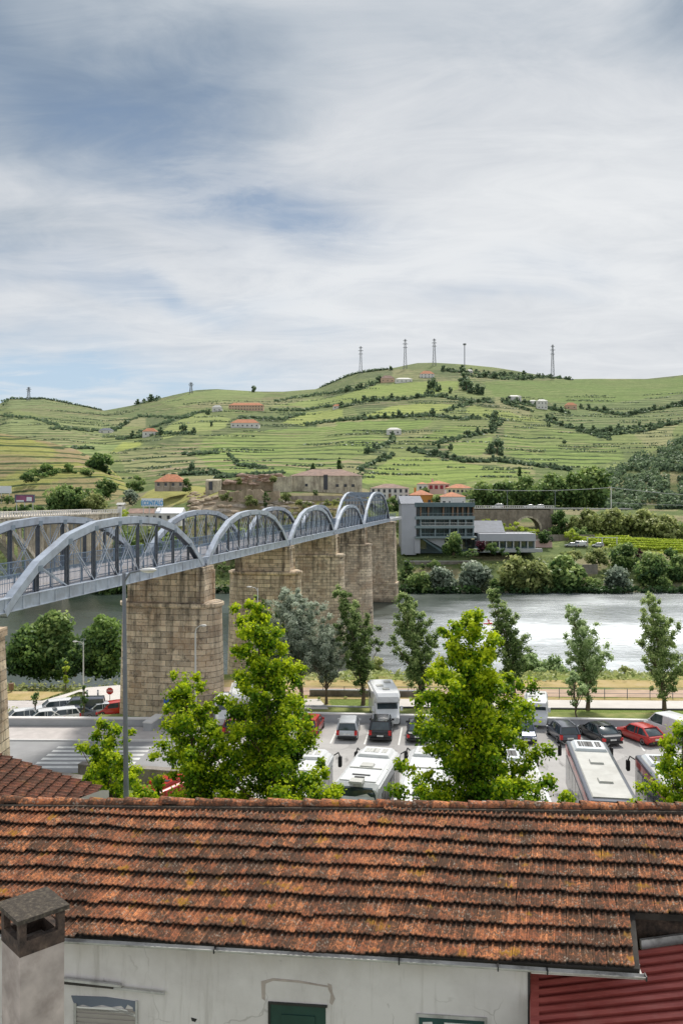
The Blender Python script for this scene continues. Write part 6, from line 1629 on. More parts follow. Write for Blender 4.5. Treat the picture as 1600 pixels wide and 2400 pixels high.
for (lb, px) in (('slim white bollard on the pale forecourt, furthest from the stop sign', 205), ('slim white bollard on the pale forecourt, close to the stop sign', 230)):
    q = GL(px, 1636); t = thing('bollard', lb, 'bollard', q); mb = MB(); mb.tube([(0, 0, 0), (0, 0, .95), (0, 0, 1.0)], [.1, .1, .05], 8); mk('shaft', mb, 'lamp_steel', t); mb = MB(); mb.tube([(0, 0, .7), (0, 0, .82)], .108, 8); mk('band', mb, 'billboard_white', t)
# litter bin by the path at the left
q = GL(27, 1622); t = thing('litter_bin', 'dark litter bin on a post by the lower footpath, next to the abutment', 'bin', q); mb = MB(); mb.tube([(0, 0, .3), (0, 0, 1.1)], [.3, .34], 10); mk('bin_body', mb, 'wood_brown', t); mb = MB(); mb.tube([(0, 0, 0), (0, 0, 1.3)], .05, 6); mk('post', mb, 'trim_black', t)
# kayak and paddler
q = G(1144, 1463, -7.3)
t = thing('kayak', 'tiny red kayak on the bright river beside the dark poplar', 'kayak', q)
mb = MB(); mb.loft([[(x, math.cos(a)*w, math.sin(a)*w*.55 + .12) for a in [2*math.pi*k/8 for k in range(8)]] for x, w in ((-1.3, .02), (-.9, .2), (0, .34), (.9, .2), (1.3, .02))]); mk('hull', mb, 'kayak_red', t, smooth=60)
def person(name, label, loc, pose, mats, rz=0):
    t = thing(name, label, 'person', loc, rz)
    me = bpy.data.meshes.new('body'); J, E, RAD = pose
    me.from_pydata(J, E, []); o = bpy.data.objects.new('body', me); COL.objects.link(o); o.parent = t
    sm = o.modifiers.new('skin', 'SKIN'); 
    for i, v in enumerate(me.skin_vertices[0].data): v.radius = RAD[i]; v.use_root = (i == 0)
    sb = o.modifiers.new('sub', 'SUBSURF'); sb.levels = 1; sb.render_levels = 1
    me.materials.append(MATS[mats[0]])
    return t
J = [(0,0,.3), (0,0,.55), (0,0,.8), (0,0,.92), (0,0,1.08), (.2,0,.82), (.42,-.1,.68), (.6,-.1,.85), (-.2,0,.82), (-.36,-.1,1.0), (-.28,-.12,1.2), (.3,.1,.28), (.8,.1,.32), (.3,-.1,.28), (.8,-.1,.32)]
E = [(0,1),(1,2),(2,3),(3,4),(2,5),(5,6),(6,7),(2,8),(8,9),(9,10),(0,11),(11,12),(0,13),(13,14)]
RD = [(.17,.13),(.15,.11),(.18,.11),(.06,.06),(.12,.12),(.07,.07),(.05,.05),(.04,.04),(.07,.07),(.05,.05),(.04,.04),(.09,.09),(.06,.06),(.09,.09),(.06,.06)]
person('person', 'paddler in red sitting upright in the tiny kayak', (q.x, q.y, q.z + .02), (J, E, RD), ('kayak_red',))
t = thing('paddle', 'thin dark double-bladed paddle held by the kayaker', 'paddle', (q.x + .1, q.y - .15, q.z + 1.0)); mb = MB(); mb.bar((-.9, 0, .5), (.9, 0, -.35), .04, .04); mk('shaft', mb, 'trim_black', t)
mb = MB(); mb.box(-1.05, -.8, -.02, .02, .4, .62); mk('blade', mb, 'trim_black', t); mb = MB(); mb.box(.8, 1.05, -.02, .02, -.45, -.25); mk('blade', mb, 'trim_black', t)

# cars and vans on the far bank
def fcar(lb, px, py, Y, rz, kind, paint, z=None):
    q = P(px, py, Y); z = q.z if z is None else z; return car(lb, q.x, Y, z, R(rz), kind, paint)
fcar('white pickup-sized car driving over the stone viaduct', 1165, 1189, 326, 90, 'suv', 'paint_white', ZV + .06)
fcar('white car driving on the viaduct above the arch', 1262, 1189, 326, 90, 'hatch', 'paint_white', ZV + .06)
fcar('silver car on the viaduct between the two white ones', 1240, 1189, 329, 90, 'sedan', 'paint_silver', ZV + .06)
for (lb, px, py, pt, kd) in (('silver car parked on the far bank in front of the brown wall', 1338, 1286, 'paint_silver', 'sedan'), ('white van parked on the far bank in front of the brown wall', 1356, 1283, 'paint_white', 'van'), ('white car parked under the pergola posts on the far bank', 1400, 1287, 'paint_white', 'hatch')):
    q = hit(px, py); car(lb, q.x, q.y, q.z, R(80), kd, pt)
q = hit(1410, 1286); t = thing('pergola', 'pale timber pergola posts at the edge of the bright vineyard', 'pergola', q)
for dx in (-5, 0, 5):
    m2 = MB(); m2.bar((dx, 0, -.5), (dx, 0, 3.2), .3, .3); mk('post', m2, 'lamp_pale', t)
mb = MB(); mb.bar((-5.4, 0, 3.25), (5.4, 0, 3.25), .25, .2); mk('beam', mb, 'lamp_pale', t)

# ------------------------------------------------------------------ trees in front of the car park
def conic(w, k=.75, low=.12):
    return lambda t: w / 2 * (min(1, .55 + t / low * .45) if t < low else ((1 - t) / (1 - low)) ** k) + .12
GY = 44.0
def near_tree(label, px, pt, width_px, Y, n, per, seed, k=.75, rc=.75, lean=(0, 0), tint=(.33, .74), low=.18, crown0=.08):
    base = Vector(((px - CX) / F * Y, Y, 0 if Y > 34 else near_z(0, Y))); h = CZ - (pt - HY) / F * Y - base.z
    w = width_px / F * Y
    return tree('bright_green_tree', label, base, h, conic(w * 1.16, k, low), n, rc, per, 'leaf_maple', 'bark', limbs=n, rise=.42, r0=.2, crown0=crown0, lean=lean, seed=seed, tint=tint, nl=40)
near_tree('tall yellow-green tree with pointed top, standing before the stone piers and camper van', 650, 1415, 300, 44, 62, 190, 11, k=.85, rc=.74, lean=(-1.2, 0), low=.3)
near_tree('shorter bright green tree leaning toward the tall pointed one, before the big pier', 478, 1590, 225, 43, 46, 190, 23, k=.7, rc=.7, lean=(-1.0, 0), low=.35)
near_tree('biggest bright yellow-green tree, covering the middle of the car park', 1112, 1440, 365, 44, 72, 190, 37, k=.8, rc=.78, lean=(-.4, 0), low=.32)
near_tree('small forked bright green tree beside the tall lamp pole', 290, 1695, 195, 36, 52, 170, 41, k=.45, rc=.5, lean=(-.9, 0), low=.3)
near_tree('bright green tree cut off by the picture edge beside the grey and red bus', 1600, 1700, 180, 40, 34, 170, 53, k=.55, rc=.58, low=.4)
def near_bush(label, px, pt, w_px, Y, seed):
    b = Vector(((px - CX) / F * Y, Y, 0)); h = CZ - (pt - HY) / F * Y
    tree('bright_green_tree', label, b, h, conic(w_px / F * Y, .5, .4), 22, .5, 120, 'leaf_maple', r0=.1, crown0=.55, seed=seed, tint=(.35, .6), nl=8)
near_bush('small bright treetop poking up beside the white coach', 935, 1828, 75, 40, 61)
near_bush('low bright treetop poking up before the silver-roofed bus', 1325, 1858, 80, 40, 67)
near_bush('bright treetop filling the gap at the foot of the lamp pole', 345, 1845, 90, 36, 71)

# ------------------------------------------------------------------ poplars and willow along the river
def poplar_prof(w, wide=.38): 
    return lambda t: w / 2 * (math.sin(math.pi * min(1, (t * (1 - wide) + (wide if t > wide else wide * 1.0 * (t / wide if t < wide else 1))) )) if False else (sstep(0, wide, t) * .7 + .3) * (1 - sstep(.3, 1.1, t)) ** .85) + .1
def bank_tree(name, label, px, pt, pb, w_px, leaf, n, per, seed, lean_px=0, rc=.55, tint=(.3, .6), crown0=.12, wide=.3, cat='tree', group=None, bark='bark', r0=.16, z=0, sweep=.5, rise=.9):
    q = G(px, pb, z); h = CZ - (pt - HY) / F * q.y - z
    return tree(name, label, q, h, poplar_prof(w_px / F * q.y, wide), n, rc, per, leaf, bark, limbs=(n // 2 if n >= 50 else 0), rise=rise, r0=r0, crown0=crown0, lean=(lean_px / F * q.y, 0), seed=seed, tint=tint, cat=cat, group=group, nl=24, sweep=sweep)
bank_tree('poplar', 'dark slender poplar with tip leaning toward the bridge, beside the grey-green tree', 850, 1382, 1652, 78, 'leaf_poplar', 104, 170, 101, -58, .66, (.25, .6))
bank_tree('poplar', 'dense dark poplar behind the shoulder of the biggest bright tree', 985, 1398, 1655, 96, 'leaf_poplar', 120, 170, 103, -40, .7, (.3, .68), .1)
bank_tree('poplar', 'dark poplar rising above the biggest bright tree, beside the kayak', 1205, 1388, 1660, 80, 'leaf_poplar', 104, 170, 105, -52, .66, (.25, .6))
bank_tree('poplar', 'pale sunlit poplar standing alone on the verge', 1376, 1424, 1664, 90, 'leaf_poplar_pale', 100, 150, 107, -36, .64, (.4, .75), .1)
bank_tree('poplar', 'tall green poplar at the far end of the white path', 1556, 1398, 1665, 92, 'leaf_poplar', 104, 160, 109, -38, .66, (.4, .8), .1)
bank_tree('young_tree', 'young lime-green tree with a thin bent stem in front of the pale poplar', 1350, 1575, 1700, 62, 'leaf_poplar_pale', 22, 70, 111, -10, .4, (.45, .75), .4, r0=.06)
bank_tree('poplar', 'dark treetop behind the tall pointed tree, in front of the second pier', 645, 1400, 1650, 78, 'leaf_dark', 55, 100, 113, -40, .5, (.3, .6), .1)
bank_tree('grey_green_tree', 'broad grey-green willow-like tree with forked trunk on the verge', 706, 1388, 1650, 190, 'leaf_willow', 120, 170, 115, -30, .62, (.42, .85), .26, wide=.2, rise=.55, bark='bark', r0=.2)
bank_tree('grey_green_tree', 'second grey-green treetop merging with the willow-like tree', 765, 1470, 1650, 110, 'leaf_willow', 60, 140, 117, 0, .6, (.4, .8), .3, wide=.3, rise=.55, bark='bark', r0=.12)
bank_tree('young_tree', 'thin staked sapling among the cars of the lower car park', 196, 1600, 1700, 20, 'leaf_dark', 14, 50, 121, 4, .25, (.3, .5), .25, r0=.05, z=ZL)
bank_tree('young_tree', 'tiny bare sapling before the white cars of the lower car park', 84, 1612, 1690, 20, 'leaf_dark', 8, 22, 122, 4, .25, (.3, .5), .45, r0=.04, z=ZL)
bank_tree('young_tree', 'tiny yellow-green sapling on the dry bank behind the lower footpath', 155, 1552, 1612, 22, 'leaf_lime', 12, 30, 123, 0, .35, (.3, .6), .2, r0=.04, z=ZL)
def zbush(name, label, px, pt, pb, w_px, Y, leaf, n, per, seed, tint=(.3, .55), cat='tree', depth=None):
    x = (px - CX) / F * Y; z = CZ - (pb - HY) / F * Y; h = (pb - pt) / F * Y; w = w_px / F * Y
    return bush(name, label, (x, Y, z), w, h, n, per, leaf, 'bark', seed, tint, cat, depth=depth or w * .8)
zbush('riverside_tree', 'large dark round tree between the abutment and the riverbank, on the lower bank', 62, 1462, 1580, 100, 119, 'leaf_dark', 70, 130, 201, (.2, .6))
zbush('riverside_tree', 'tall dark riverside tree with a pale green top beside the large round one', 125, 1425, 1580, 115, 121, 'leaf_mid', 80, 130, 202, (.15, .6))
zbush('riverside_tree', 'dark green riverside tree hugging the big stone pier', 238, 1442, 1578, 100, 118, 'leaf_dark', 75, 140, 203, (.3, .75))
zbush('riverside_shrub', 'low dark shrub at the foot of the lower riverside trees', 178, 1520, 1582, 70, 116, 'leaf_dark', 26, 100, 204, (.2, .5), 'shrub')
for (lb, px, pt, pb, w, Y, lf, n, sd) in (
    ('pale green willow shrub on the bank behind the railing, beside the dark poplar', 1245, 1530, 1600, 95, 112, 'leaf_poplar_pale', 30, 211),
    ('sunlit green shrub between the kayak poplar and the pale poplar', 1300, 1535, 1602, 85, 110, 'leaf_poplar_pale', 26, 212),
    ('pale yellow shrub on the bank beyond the pale poplar', 1400, 1540, 1610, 75, 110, 'leaf_poplar_pale', 26, 213),
    ('low olive shrub beside the bright rocks at the waterline', 1455, 1558, 1605, 80, 114, 'leaf_olive', 18, 214),
    ('green shrub at the picture edge behind the tall green poplar', 1602, 1545, 1625, 70, 104, 'leaf_poplar', 26, 215),
    ('thin pale green bush at the water edge beside the dark slender poplar', 885, 1535, 1590, 46, 112, 'leaf_olive', 16, 216),
    ('small round dark shrub in the planter behind the red hatchback', 747, 1633, 1660, 20, 84, 'leaf_mid', 10, 217),
    ('low olive shrub in the long planter by the promenade', 800, 1630, 1650, 60, 85.2, 'leaf_olive', 12, 218),
    ('low green hedge plant in the planter beside the camper van', 865, 1634, 1652, 50, 85, 'leaf_olive', 12, 219),
    ('low scrubby bush on the dry bank behind the camper van', 930, 1590, 1612, 90, 100, 'leaf_olive', 14, 220),
    ('green scrub on the bank beside the densest poplar foot', 1055, 1580, 1612, 80, 100, 'leaf_olive', 14, 221),
    ('leafy shrub against the pier side, behind the shorter bright tree', 545, 1600, 1640, 40, 92, 'leaf_olive', 10, 222)):
    zbush('riverbank_shrub', lb, px, pt, pb, w, Y, lf, n, 110, sd, (.35, .7), 'shrub')
# pale stones at the waterline
r_ = random.Random(21); mb = MB()
for k in range(70):
    X = r_.uniform(34, 62) if k < 45 else r_.uniform(-12, 34); Y = r_.uniform(122, 136); mb.rock((X, Y, max(-7.3, near_z(X, Y)) + .05), r_.uniform(.25, .9), (1.5, 1, .5), k, 1)
tag(mk('waterline_stones', mb, 'rock_pale'), 'pale stones scattered along the near waterline', 'stones', kind='stuff')
# scrub grass on the near bank: uncountable
n = 9000; X = nr.uniform(-60, 62, n); Y = nr.uniform(92, 128, n)
Z = np.array([near_z(a, b) for a, b in zip(X, Y)]); keepm = (X < -24) | (X > -12); hts = nr.uniform(.05, .7, n) * (np.array([.6 + .6 * mnoise.noise(Vector((a * .2, b * .2, 0))) for a, b in zip(X, Y)]))
pp = np.stack([X, Y, Z + hts], 1)[keepm]
o = leaf_object('bank_grass', pp, np.tile([0, -.3, 1.0], (len(pp), 1)), nr.uniform(.3, 1, len(pp)), .38, 'leaf_olive'); tag(o, 'rough yellow-green scrub grass on the near riverbank', 'grass', kind='stuff')

# ------------------------------------------------------------------ far bank bushes and trees
FB = [ # label, px, top, bottom, width, Y, leaf, clumps
 ('low silvery bush on the far shore just beyond the last pier', 985, 1335, 1395, 60, 246, 'leaf_mid', 30),
 ('long silvery willow bush on the far shore below the modern building', 1030, 1330, 1395, 90, 247, 'leaf_willow', 40),
 ('rounded silver-green willow on the far shore below the stair of the modern building', 1112, 1316, 1388, 76, 249, 'leaf_willow', 40),
 ('small dark bush between two willows on the far shore', 1158, 1355, 1388, 42, 250, 'leaf_dark', 16),
 ('broad olive-green willow on the far shore below the restaurant', 1212, 1300, 1398, 92, 248, 'leaf_olive', 50),
 ('second olive willow leaning over the water on the far shore', 1255, 1312, 1398, 78, 247, 'leaf_olive', 40),
 ('large dark green bush on the far shore below the white cars', 1320, 1300, 1396, 100, 249, 'leaf_mid', 55),
 ('bright green low bush on the far shore beside the large dark one', 1385, 1352, 1394, 60, 247, 'leaf_mid', 22),
 ('round grey-green bush standing in front of the dark garden wall', 1447, 1322, 1394, 62, 247, 'leaf_willow', 34),
 ('tall dense green tree on the far shore near the picture edge', 1525, 1288, 1388, 72, 252, 'leaf_mid', 50),
 ('dense green tree on the far shore cut by the picture edge', 1588, 1295, 1386, 70, 254, 'leaf_mid', 46),
 ('low bush under the tall dense tree on the far shore', 1552, 1350, 1392, 46, 247, 'leaf_mid', 18),
 ('dark bush against the foot of the last bridge pier', 952, 1310, 1365, 34, 252, 'leaf_dark', 18),
 ('dark shrub bank under the reddish terrace wall', 1010, 1312, 1336, 60, 262, 'leaf_mid', 18),
 ('two-lobed green garden tree in front of the modern building', 1062, 1243, 1300, 46, 266, 'leaf_mid', 34),
 ('purple-leaved shrub in front of the restaurant corner', 1126, 1263, 1292, 28, 266, 'leaf_purple', 16),
 ('green shrub beside the purple-leaved one', 1152, 1268, 1296, 32, 266, 'leaf_mid', 16),
 ('low garden hedge bush below the modern building stair', 1105, 1284, 1304, 50, 262, 'leaf_mid', 16),
 ('small dark shrub before the restaurant windows', 1180, 1284, 1302, 22, 264, 'leaf_dark', 10),
 ('small dark shrub at the middle of the restaurant terrace', 1210, 1282, 1300, 18, 264, 'leaf_dark', 8),
 ('dark round tree beside the pale pinkish garden wall', 1280, 1240, 1272, 34, 290, 'leaf_dark', 18),
 ('olive garden bush behind the large dark shore bush', 1345, 1290, 1316, 60, 262, 'leaf_olive', 18),
 ('olive-coloured tree behind the garden wall on the far bank', 1400, 1285, 1325, 60, 262, 'leaf_olive', 26),
 ('green tree before the bright vineyard on the far bank', 1462, 1268, 1330, 70, 262, 'leaf_mid', 34),
 ('purple-brown small tree beside the tall dense shore tree', 1495, 1280, 1315, 22, 264, 'leaf_purple', 10),
 ('dark round tree between the tall shore tree and the edge', 1572, 1280, 1310, 40, 268, 'leaf_dark', 18),
 ('yellow-green hedge bush under the viaduct arch', 1205, 1222, 1244, 70, 306, 'leaf_lime', 20),
 ('yellow-green low bush right of the slate roof', 1245, 1236, 1254, 60, 303, 'leaf_lime', 16),
 ('small yellow-green bush at the wall of the viaduct', 1140, 1215, 1228, 40, 310, 'leaf_lime', 12),
 ('dark ivy-like bush climbing the end of the viaduct', 1312, 1195, 1258, 48, 318, 'leaf_dark', 30),
 ('bright lime bush at the end of the vineyard', 1335, 1238, 1258, 40, 300, 'leaf_lime', 12),
 ('broad yellowish bush mass beside the utility pole', 1375, 1195, 1262, 90, 316, 'leaf_olive', 46),
 ('yellow-green bush right under the utility pole', 1440, 1190, 1262, 80, 318, 'leaf_olive', 42),
 ('yellow-olive bush beyond the utility pole', 1500, 1188, 1270, 90, 320, 'leaf_olive', 46),
 ('green bush mass above the vineyard toward the edge', 1560, 1205, 1278, 90, 318, 'leaf_olive', 44),
 ('green bush mass at the picture edge above the vineyard', 1630, 1200, 1280, 90, 320, 'leaf_mid', 40),
 ('dark green bush under the yellowish ones beside the viaduct end', 1360, 1232, 1262, 70, 308, 'leaf_mid', 24),
 ('large round green plane tree at the end of the avenue', 1388, 1092, 1185, 96, 352, 'leaf_mid', 60),
 ('tall plane tree with dark underside behind the viaduct, by the cream house', 1130, 1128, 1190, 70, 346, 'leaf_mid', 40),
 ('plane tree behind the parked car on the viaduct', 1180, 1122, 1190, 76, 346, 'leaf_mid', 42),
 ('plane tree behind the arch of the viaduct', 1235, 1116, 1190, 84, 347, 'leaf_mid', 46),
 ('plane tree in the middle of the avenue beyond the arch', 1290, 1108, 1190, 84, 348, 'leaf_mid', 46),
 ('plane tree next to the large round one', 1338, 1104, 1190, 76, 349, 'leaf_mid', 44),
 ('dark bush below the long white house at the bridge end', 925, 1160, 1196, 40, 300, 'leaf_mid', 18),
 ('green bushy tree at the bridge end by the modern building', 900, 1168, 1200, 40, 296, 'leaf_mid', 16),
 ('green bush between the orange house and the white house', 1024, 1160, 1185, 26, 310, 'leaf_mid', 10),
 ('dark garden tree in front of the pink house', 995, 1140, 1160, 36, 356, 'leaf_mid', 12),
 ('large bushy olive-green tree mass above the concrete bridge', 165, 1135, 1200, 130, 285, 'leaf_mid', 70),
 ('rounded green tree beside the large mass above the concrete bridge', 225, 1155, 1200, 60, 282, 'leaf_olive', 26),
 ('dark shrubbery under the magenta billboard', 60, 1178, 1206, 110, 276, 'leaf_dark', 34),
 ('dark bush between the two pale billboards', 20, 1160, 1180, 60, 288, 'leaf_dark', 18),
 ('dark tree clump on the crest of the terraced spur', 105, 1085, 1130, 80, 400, 'leaf_dark', 30),
 ('tall dark tree clump at the end of the terraced spur', 228, 1055, 1115, 70, 440, 'leaf_dark', 34),
 ('dark green trees below the terraced spur crest', 165, 1085, 1125, 80, 410, 'leaf_mid', 30),
 ('dark bush patch on the lower terraced spur', 70, 1105, 1130, 60, 380, 'leaf_dark', 22),
 ('mid-green bush on the slope between spur and billboard', 250, 1120, 1165, 60, 345, 'leaf_mid', 26),
 ('silvery olive tree beside the white billboard', 305, 1145, 1182, 42, 300, 'leaf_willow', 20),
 ('green bush on the slope left of the tiled hut', 320, 1115, 1150, 50, 350, 'leaf_mid', 20),
 ('dark green tree between the tiled hut and gatehouse ruin', 440, 1118, 1150, 26, 312, 'leaf_dark', 12),
 ('small dark tree on top of the gatehouse ruin', 519, 1118, 1140, 16, 310, 'leaf_dark', 8),
 ('yellow-green bush at the end of the concrete bridge', 290, 1192, 1214, 34, 268, 'leaf_lime', 12),
 ('ivy bush hanging on the cliff wall under the warehouse', 622, 1150, 1190, 20, 288, 'leaf_dark', 12),
 ('small bush on the ledge before the warehouse', 738, 1146, 1160, 18, 300, 'leaf_dark', 8),
 ('dark low bush on the far shore seen through the steel arch', 150, 1345, 1400, 130, 244, 'leaf_mid', 40),
 ('dark low bush on the far shore behind the tall lamp pole', 265, 1340, 1400, 110, 245, 'leaf_mid', 36),
 ('green bush on the far shore seen between arch and first pier', 60, 1340, 1400, 110, 246, 'leaf_mid', 34),
 ('green bush at the far shore between the first and second pier', 525, 1315, 1340, 36, 250, 'leaf_mid', 10),
 ('green slope tree seen through the second steel arch', 400, 1250, 1330, 90, 262, 'leaf_mid', 34),
 ('green slope tree behind the railing of the footbridge', 290, 1245, 1320, 90, 264, 'leaf_mid', 34),
 ('dark slope tree seen through the third steel arch', 560, 1235, 1310, 90, 268, 'leaf_mid', 30),
 ('leafy slope bush seen through the smallest steel arch', 700, 1230, 1300, 100, 266, 'leaf_olive', 30),
 ('green slope bush under the warehouse wall', 820, 1225, 1290, 90, 266, 'leaf_olive', 26),
]
for i, (lb, px, pt, pb, w, Y, lf, n) in enumerate(FB):
    nm = 'tree' if (pb - pt) / F * Y > 6 else 'bush'
    zbush('broadleaf_tree' if nm == 'tree' else 'green_bush', lb, px, pt, pb, w, Y, lf, n, 85, 300 + i, (.12, .55) if lf != 'leaf_lime' else (.3, .7), nm)
cl_lab = ['scrub bush at the foot of the low ruin wall beside the gatehouse', 'scrub bush in the middle of the rugged rock-faced wall', 'scrub bush at the corner where the two cliff walls meet', 'scrub patch on the retaining wall under the left half of the warehouse', 'scrub patch on the retaining wall under the warehouse centre', 'small weed bush growing between the broken ruins', 'small weed bush on top of the ruins near the warehouse']
for i, (lb, px, pt, pb, w) in enumerate(zbush_later): zbush('green_bush', cl_lab[i], px, pt, pb, w, 290 if pb > 1140 else 305, 'leaf_olive', 14, 70, 500 + i, (.15, .55), 'bush', depth=2.5)
# cypresses
def cypress(label, px, pt, pb, w, Y, seed):
    x = (px - CX) / F * Y; z = CZ - (pb - HY) / F * Y; h = (pb - pt) / F * Y
    tree('cypress', label, (x, Y, z), h, lambda t: w / F * Y / 2 * (1 - t) ** .8 + .1, 26, .7, 40, 'leaf_dark', r0=.12, crown0=.02, seed=seed, tint=(.1, .35), nl=4)
cypress('dark pointed cypress behind the warehouse roof', 795, 1071, 1102, 15, 330, 1)
cypress('small dark cypress at the left end of the warehouse roof', 733, 1087, 1104, 11, 330, 2)
cypress('thin dark cypress above the plane tree avenue', 1217, 1092, 1120, 10, 360, 3)

# hillside trees: one shared pair of meshes, many copies
protos = []
for k in range(4):
    t = thing('hedgerow_tree', 'small dark tree standing in the hedgerows between the vineyard plots', 'tree', (0, 0, -500), 0, 'small dark trees in the vineyard hedgerows')
    make_crown(.2, 2.0, lambda q: 1.0 * (1 - (2 * q - .8) ** 2 * .6), 12, .5, 16, 'leaf_far', 'x', t, seed=k + 5, tint=(.1, .5))
    mb = MB(); mb.tube([(0, 0, -.6), (0, 0, 1.2)], [.12, .05], 5); mk('trunk', mb, 'bark', t)
    protos.append(t)
used = [False] * 4; n_h = 0
def hill_tree(px, py, sz, squat=1.0):
    global n_h
    q = hit(px, py, 420)
    if q.y > 1390: q = Vector((q.x, 1385, terrain_z(q.x, 1385)))
    k = rng.randrange(4); s = sz * q.y / F / 2
    if not used[k]: t = protos[k]; used[k] = True
    else: t = copy_tree(protos[k])
    t.location = q; t.scale = (s * rng.uniform(.8, 1.3), s, s * squat * rng.uniform(.8, 1.25)); t.rotation_euler = (0, 0, rng.uniform(0, 6)); n_h += 1
HEDGES = [c2((0,312),(80,300),(160,275),(200,245)), c2((0,382),(120,352),(300,347),(400,328)), c2((400,328),(560,350),(700,362)), c2((0,442),(200,430),(420,420)),
  c2((420,420),(560,440),(640,430)), c2((420,552),(560,522),(700,492)), c2((690,500),(740,440),(660,425)), c2((310,580),(420,602),(560,632),(700,632)), c2((700,630),(820,642),(1050,672)),
  c2((80,672),(140,642),(240,605)), c2((470,215),(700,232),(900,244),(1050,248)), c2((560,235),(720,250),(880,252)), c2((740,352),(940,385),(1040,410)), c2((940,442),(1000,462),(1100,492),(1230,530)),
  c2((1100,490),(1240,510),(1400,490),(1568,450)), c2((120,592),(230,540),(240,500)), c2((480,400),(540,380),(600,365)), c2((740,360),(870,400)), c2((1100,385),(1300,420),(1568,372)), c2((1180,500),(1330,480),(1500,460)),
  c1((640,362),(740,345)), c1((520,490),(640,422),(830,432),(940,400)), c1((1240,395),(1400,395),(1500,380),(1568,372)), c1((1090,430),(1300,437),(1400,412)), c1((1262,355),(1400,332),(1568,312)),
  c1((540,532),(740,505),(900,505)), c1((850,602),(1000,592)), c1((1050,600),(1095,650),(1220,662)), c1((20,372),(40,342),(200,337),(300,352),(470,385)), c1((0,420),(150,432),(280,472)), c1((330,572),(430,572)),
  c1((1400,462),(1568,442)), c1((640,500),(740,460),(900,412)), c1((840,690),(1000,685)), c1((1000,705),(1300,690)), c1((1480,280),(1568,240)), c2((0,238),(80,215),(220,192)), c1((240,480),(420,492),(560,478))]
def along(pl, step):
    out = []; acc = 0
    for a, b in zip(pl, pl[1:]):
        L = math.hypot(b[0] - a[0], b[1] - a[1]); k = 0
        while acc < L: t = acc / L; out.append((lerp(a[0], b[0], t), lerp(a[1], b[1], t))); acc += step * rng.uniform(.6, 1.5)
        acc -= L
    return out
hp, ho, ht = [], [], []
for hd in HEDGES:
    for (x, y) in along(hd, 13):
        if n_h < 250: hill_tree(x + rng.uniform(-2, 2), y + rng.uniform(-2, 2), rng.choice([7, 9, 10, 12, 15]))
    for (x, y) in along(hd, 2.6):
        q = hit(x + rng.uniform(-3, 3), y + rng.uniform(-2, 2.5), 420)
        if q.y > 1390: q = Vector((q.x, 1385, terrain_z(q.x, 1385)))
        rr = rng.uniform(1.6, 4.6) * q.y / F
        n = 14; d = nr.normal(0, 1, (n, 3)); d /= np.linalg.norm(d, axis=1)[:, None]
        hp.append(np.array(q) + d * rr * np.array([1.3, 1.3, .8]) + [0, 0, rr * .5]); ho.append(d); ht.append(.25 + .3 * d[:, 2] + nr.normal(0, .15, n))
for (x, y, s) in ((1014, 913, 26), (1006, 911, 20), (1025, 918, 22), (1088, 905, 34), (1092, 915, 30), (1102, 922, 26), (1120, 925, 24), (1130, 925, 22), (1054, 922, 14), (596, 915, 16), (915, 868, 14), (1165, 1062, 32), (1150, 1065, 24), (1172, 1068, 22), (1056, 1056, 18), (1028, 1052, 14), (488, 972, 16), (310, 1028, 18), (376, 1020, 18), (450, 1108, 24), (497, 1112, 20), (555, 1088, 14), (1160, 985, 24), (1155, 1000, 24), (1150, 1012, 22), (516, 962, 10), (430, 1015, 22), (455, 1018, 18), (495, 1000, 14), (1322, 1040, 14), (1290, 985, 16), (1285, 1000, 14)):
    hill_tree(x, y, s * .8, 1.1)
def blob_stuff(name, label, cat, P_, O_, T_, size, mat):
    o = leaf_object(name, np.concatenate(P_), np.concatenate(O_), np.concatenate(T_), size, mat); tag(o, label, cat, kind='stuff'); return o
blob_stuff('hedgerow_scrub', 'continuous dark hedgerow scrub between the hillside vineyard plots', 'hedgerow', hp, ho, ht, 1.9, 'leaf_far')
# terrace banks grown over with scrub: short strips that follow the contours
hp, ho, ht = [], [], []
for k in range(240):
    x, y = rng.uniform(-40, 1620), rng.uniform(925, 1125)
    q = hit(x, y, 430)
    if q.y > 1370: continue
    X, Y, Z = q; L = rng.uniform(12, 60); dx = 0; zt = Z
    while dx < L * Y / 900:
        X += rng.uniform(1.2, 3.2); dx += 2.0
        for _ in range(3): Y -= (terrain_z(X, Y) - zt) * 1.5
        if not (425 < Y < 1385): break
        rr = rng.uniform(.5, 1.25) * Y / 700; n = 5; d = nr.normal(0, 1, (n, 3)); d /= np.linalg.norm(d, axis=1)[:, None]
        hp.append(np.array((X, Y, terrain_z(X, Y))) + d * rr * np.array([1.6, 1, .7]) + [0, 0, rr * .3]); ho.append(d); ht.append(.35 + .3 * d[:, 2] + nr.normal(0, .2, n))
blob_stuff('terrace_scrub', 'thin lines of scrub along the vineyard terrace banks', 'scrub', hp, ho, ht, 1.3, 'leaf_haze')
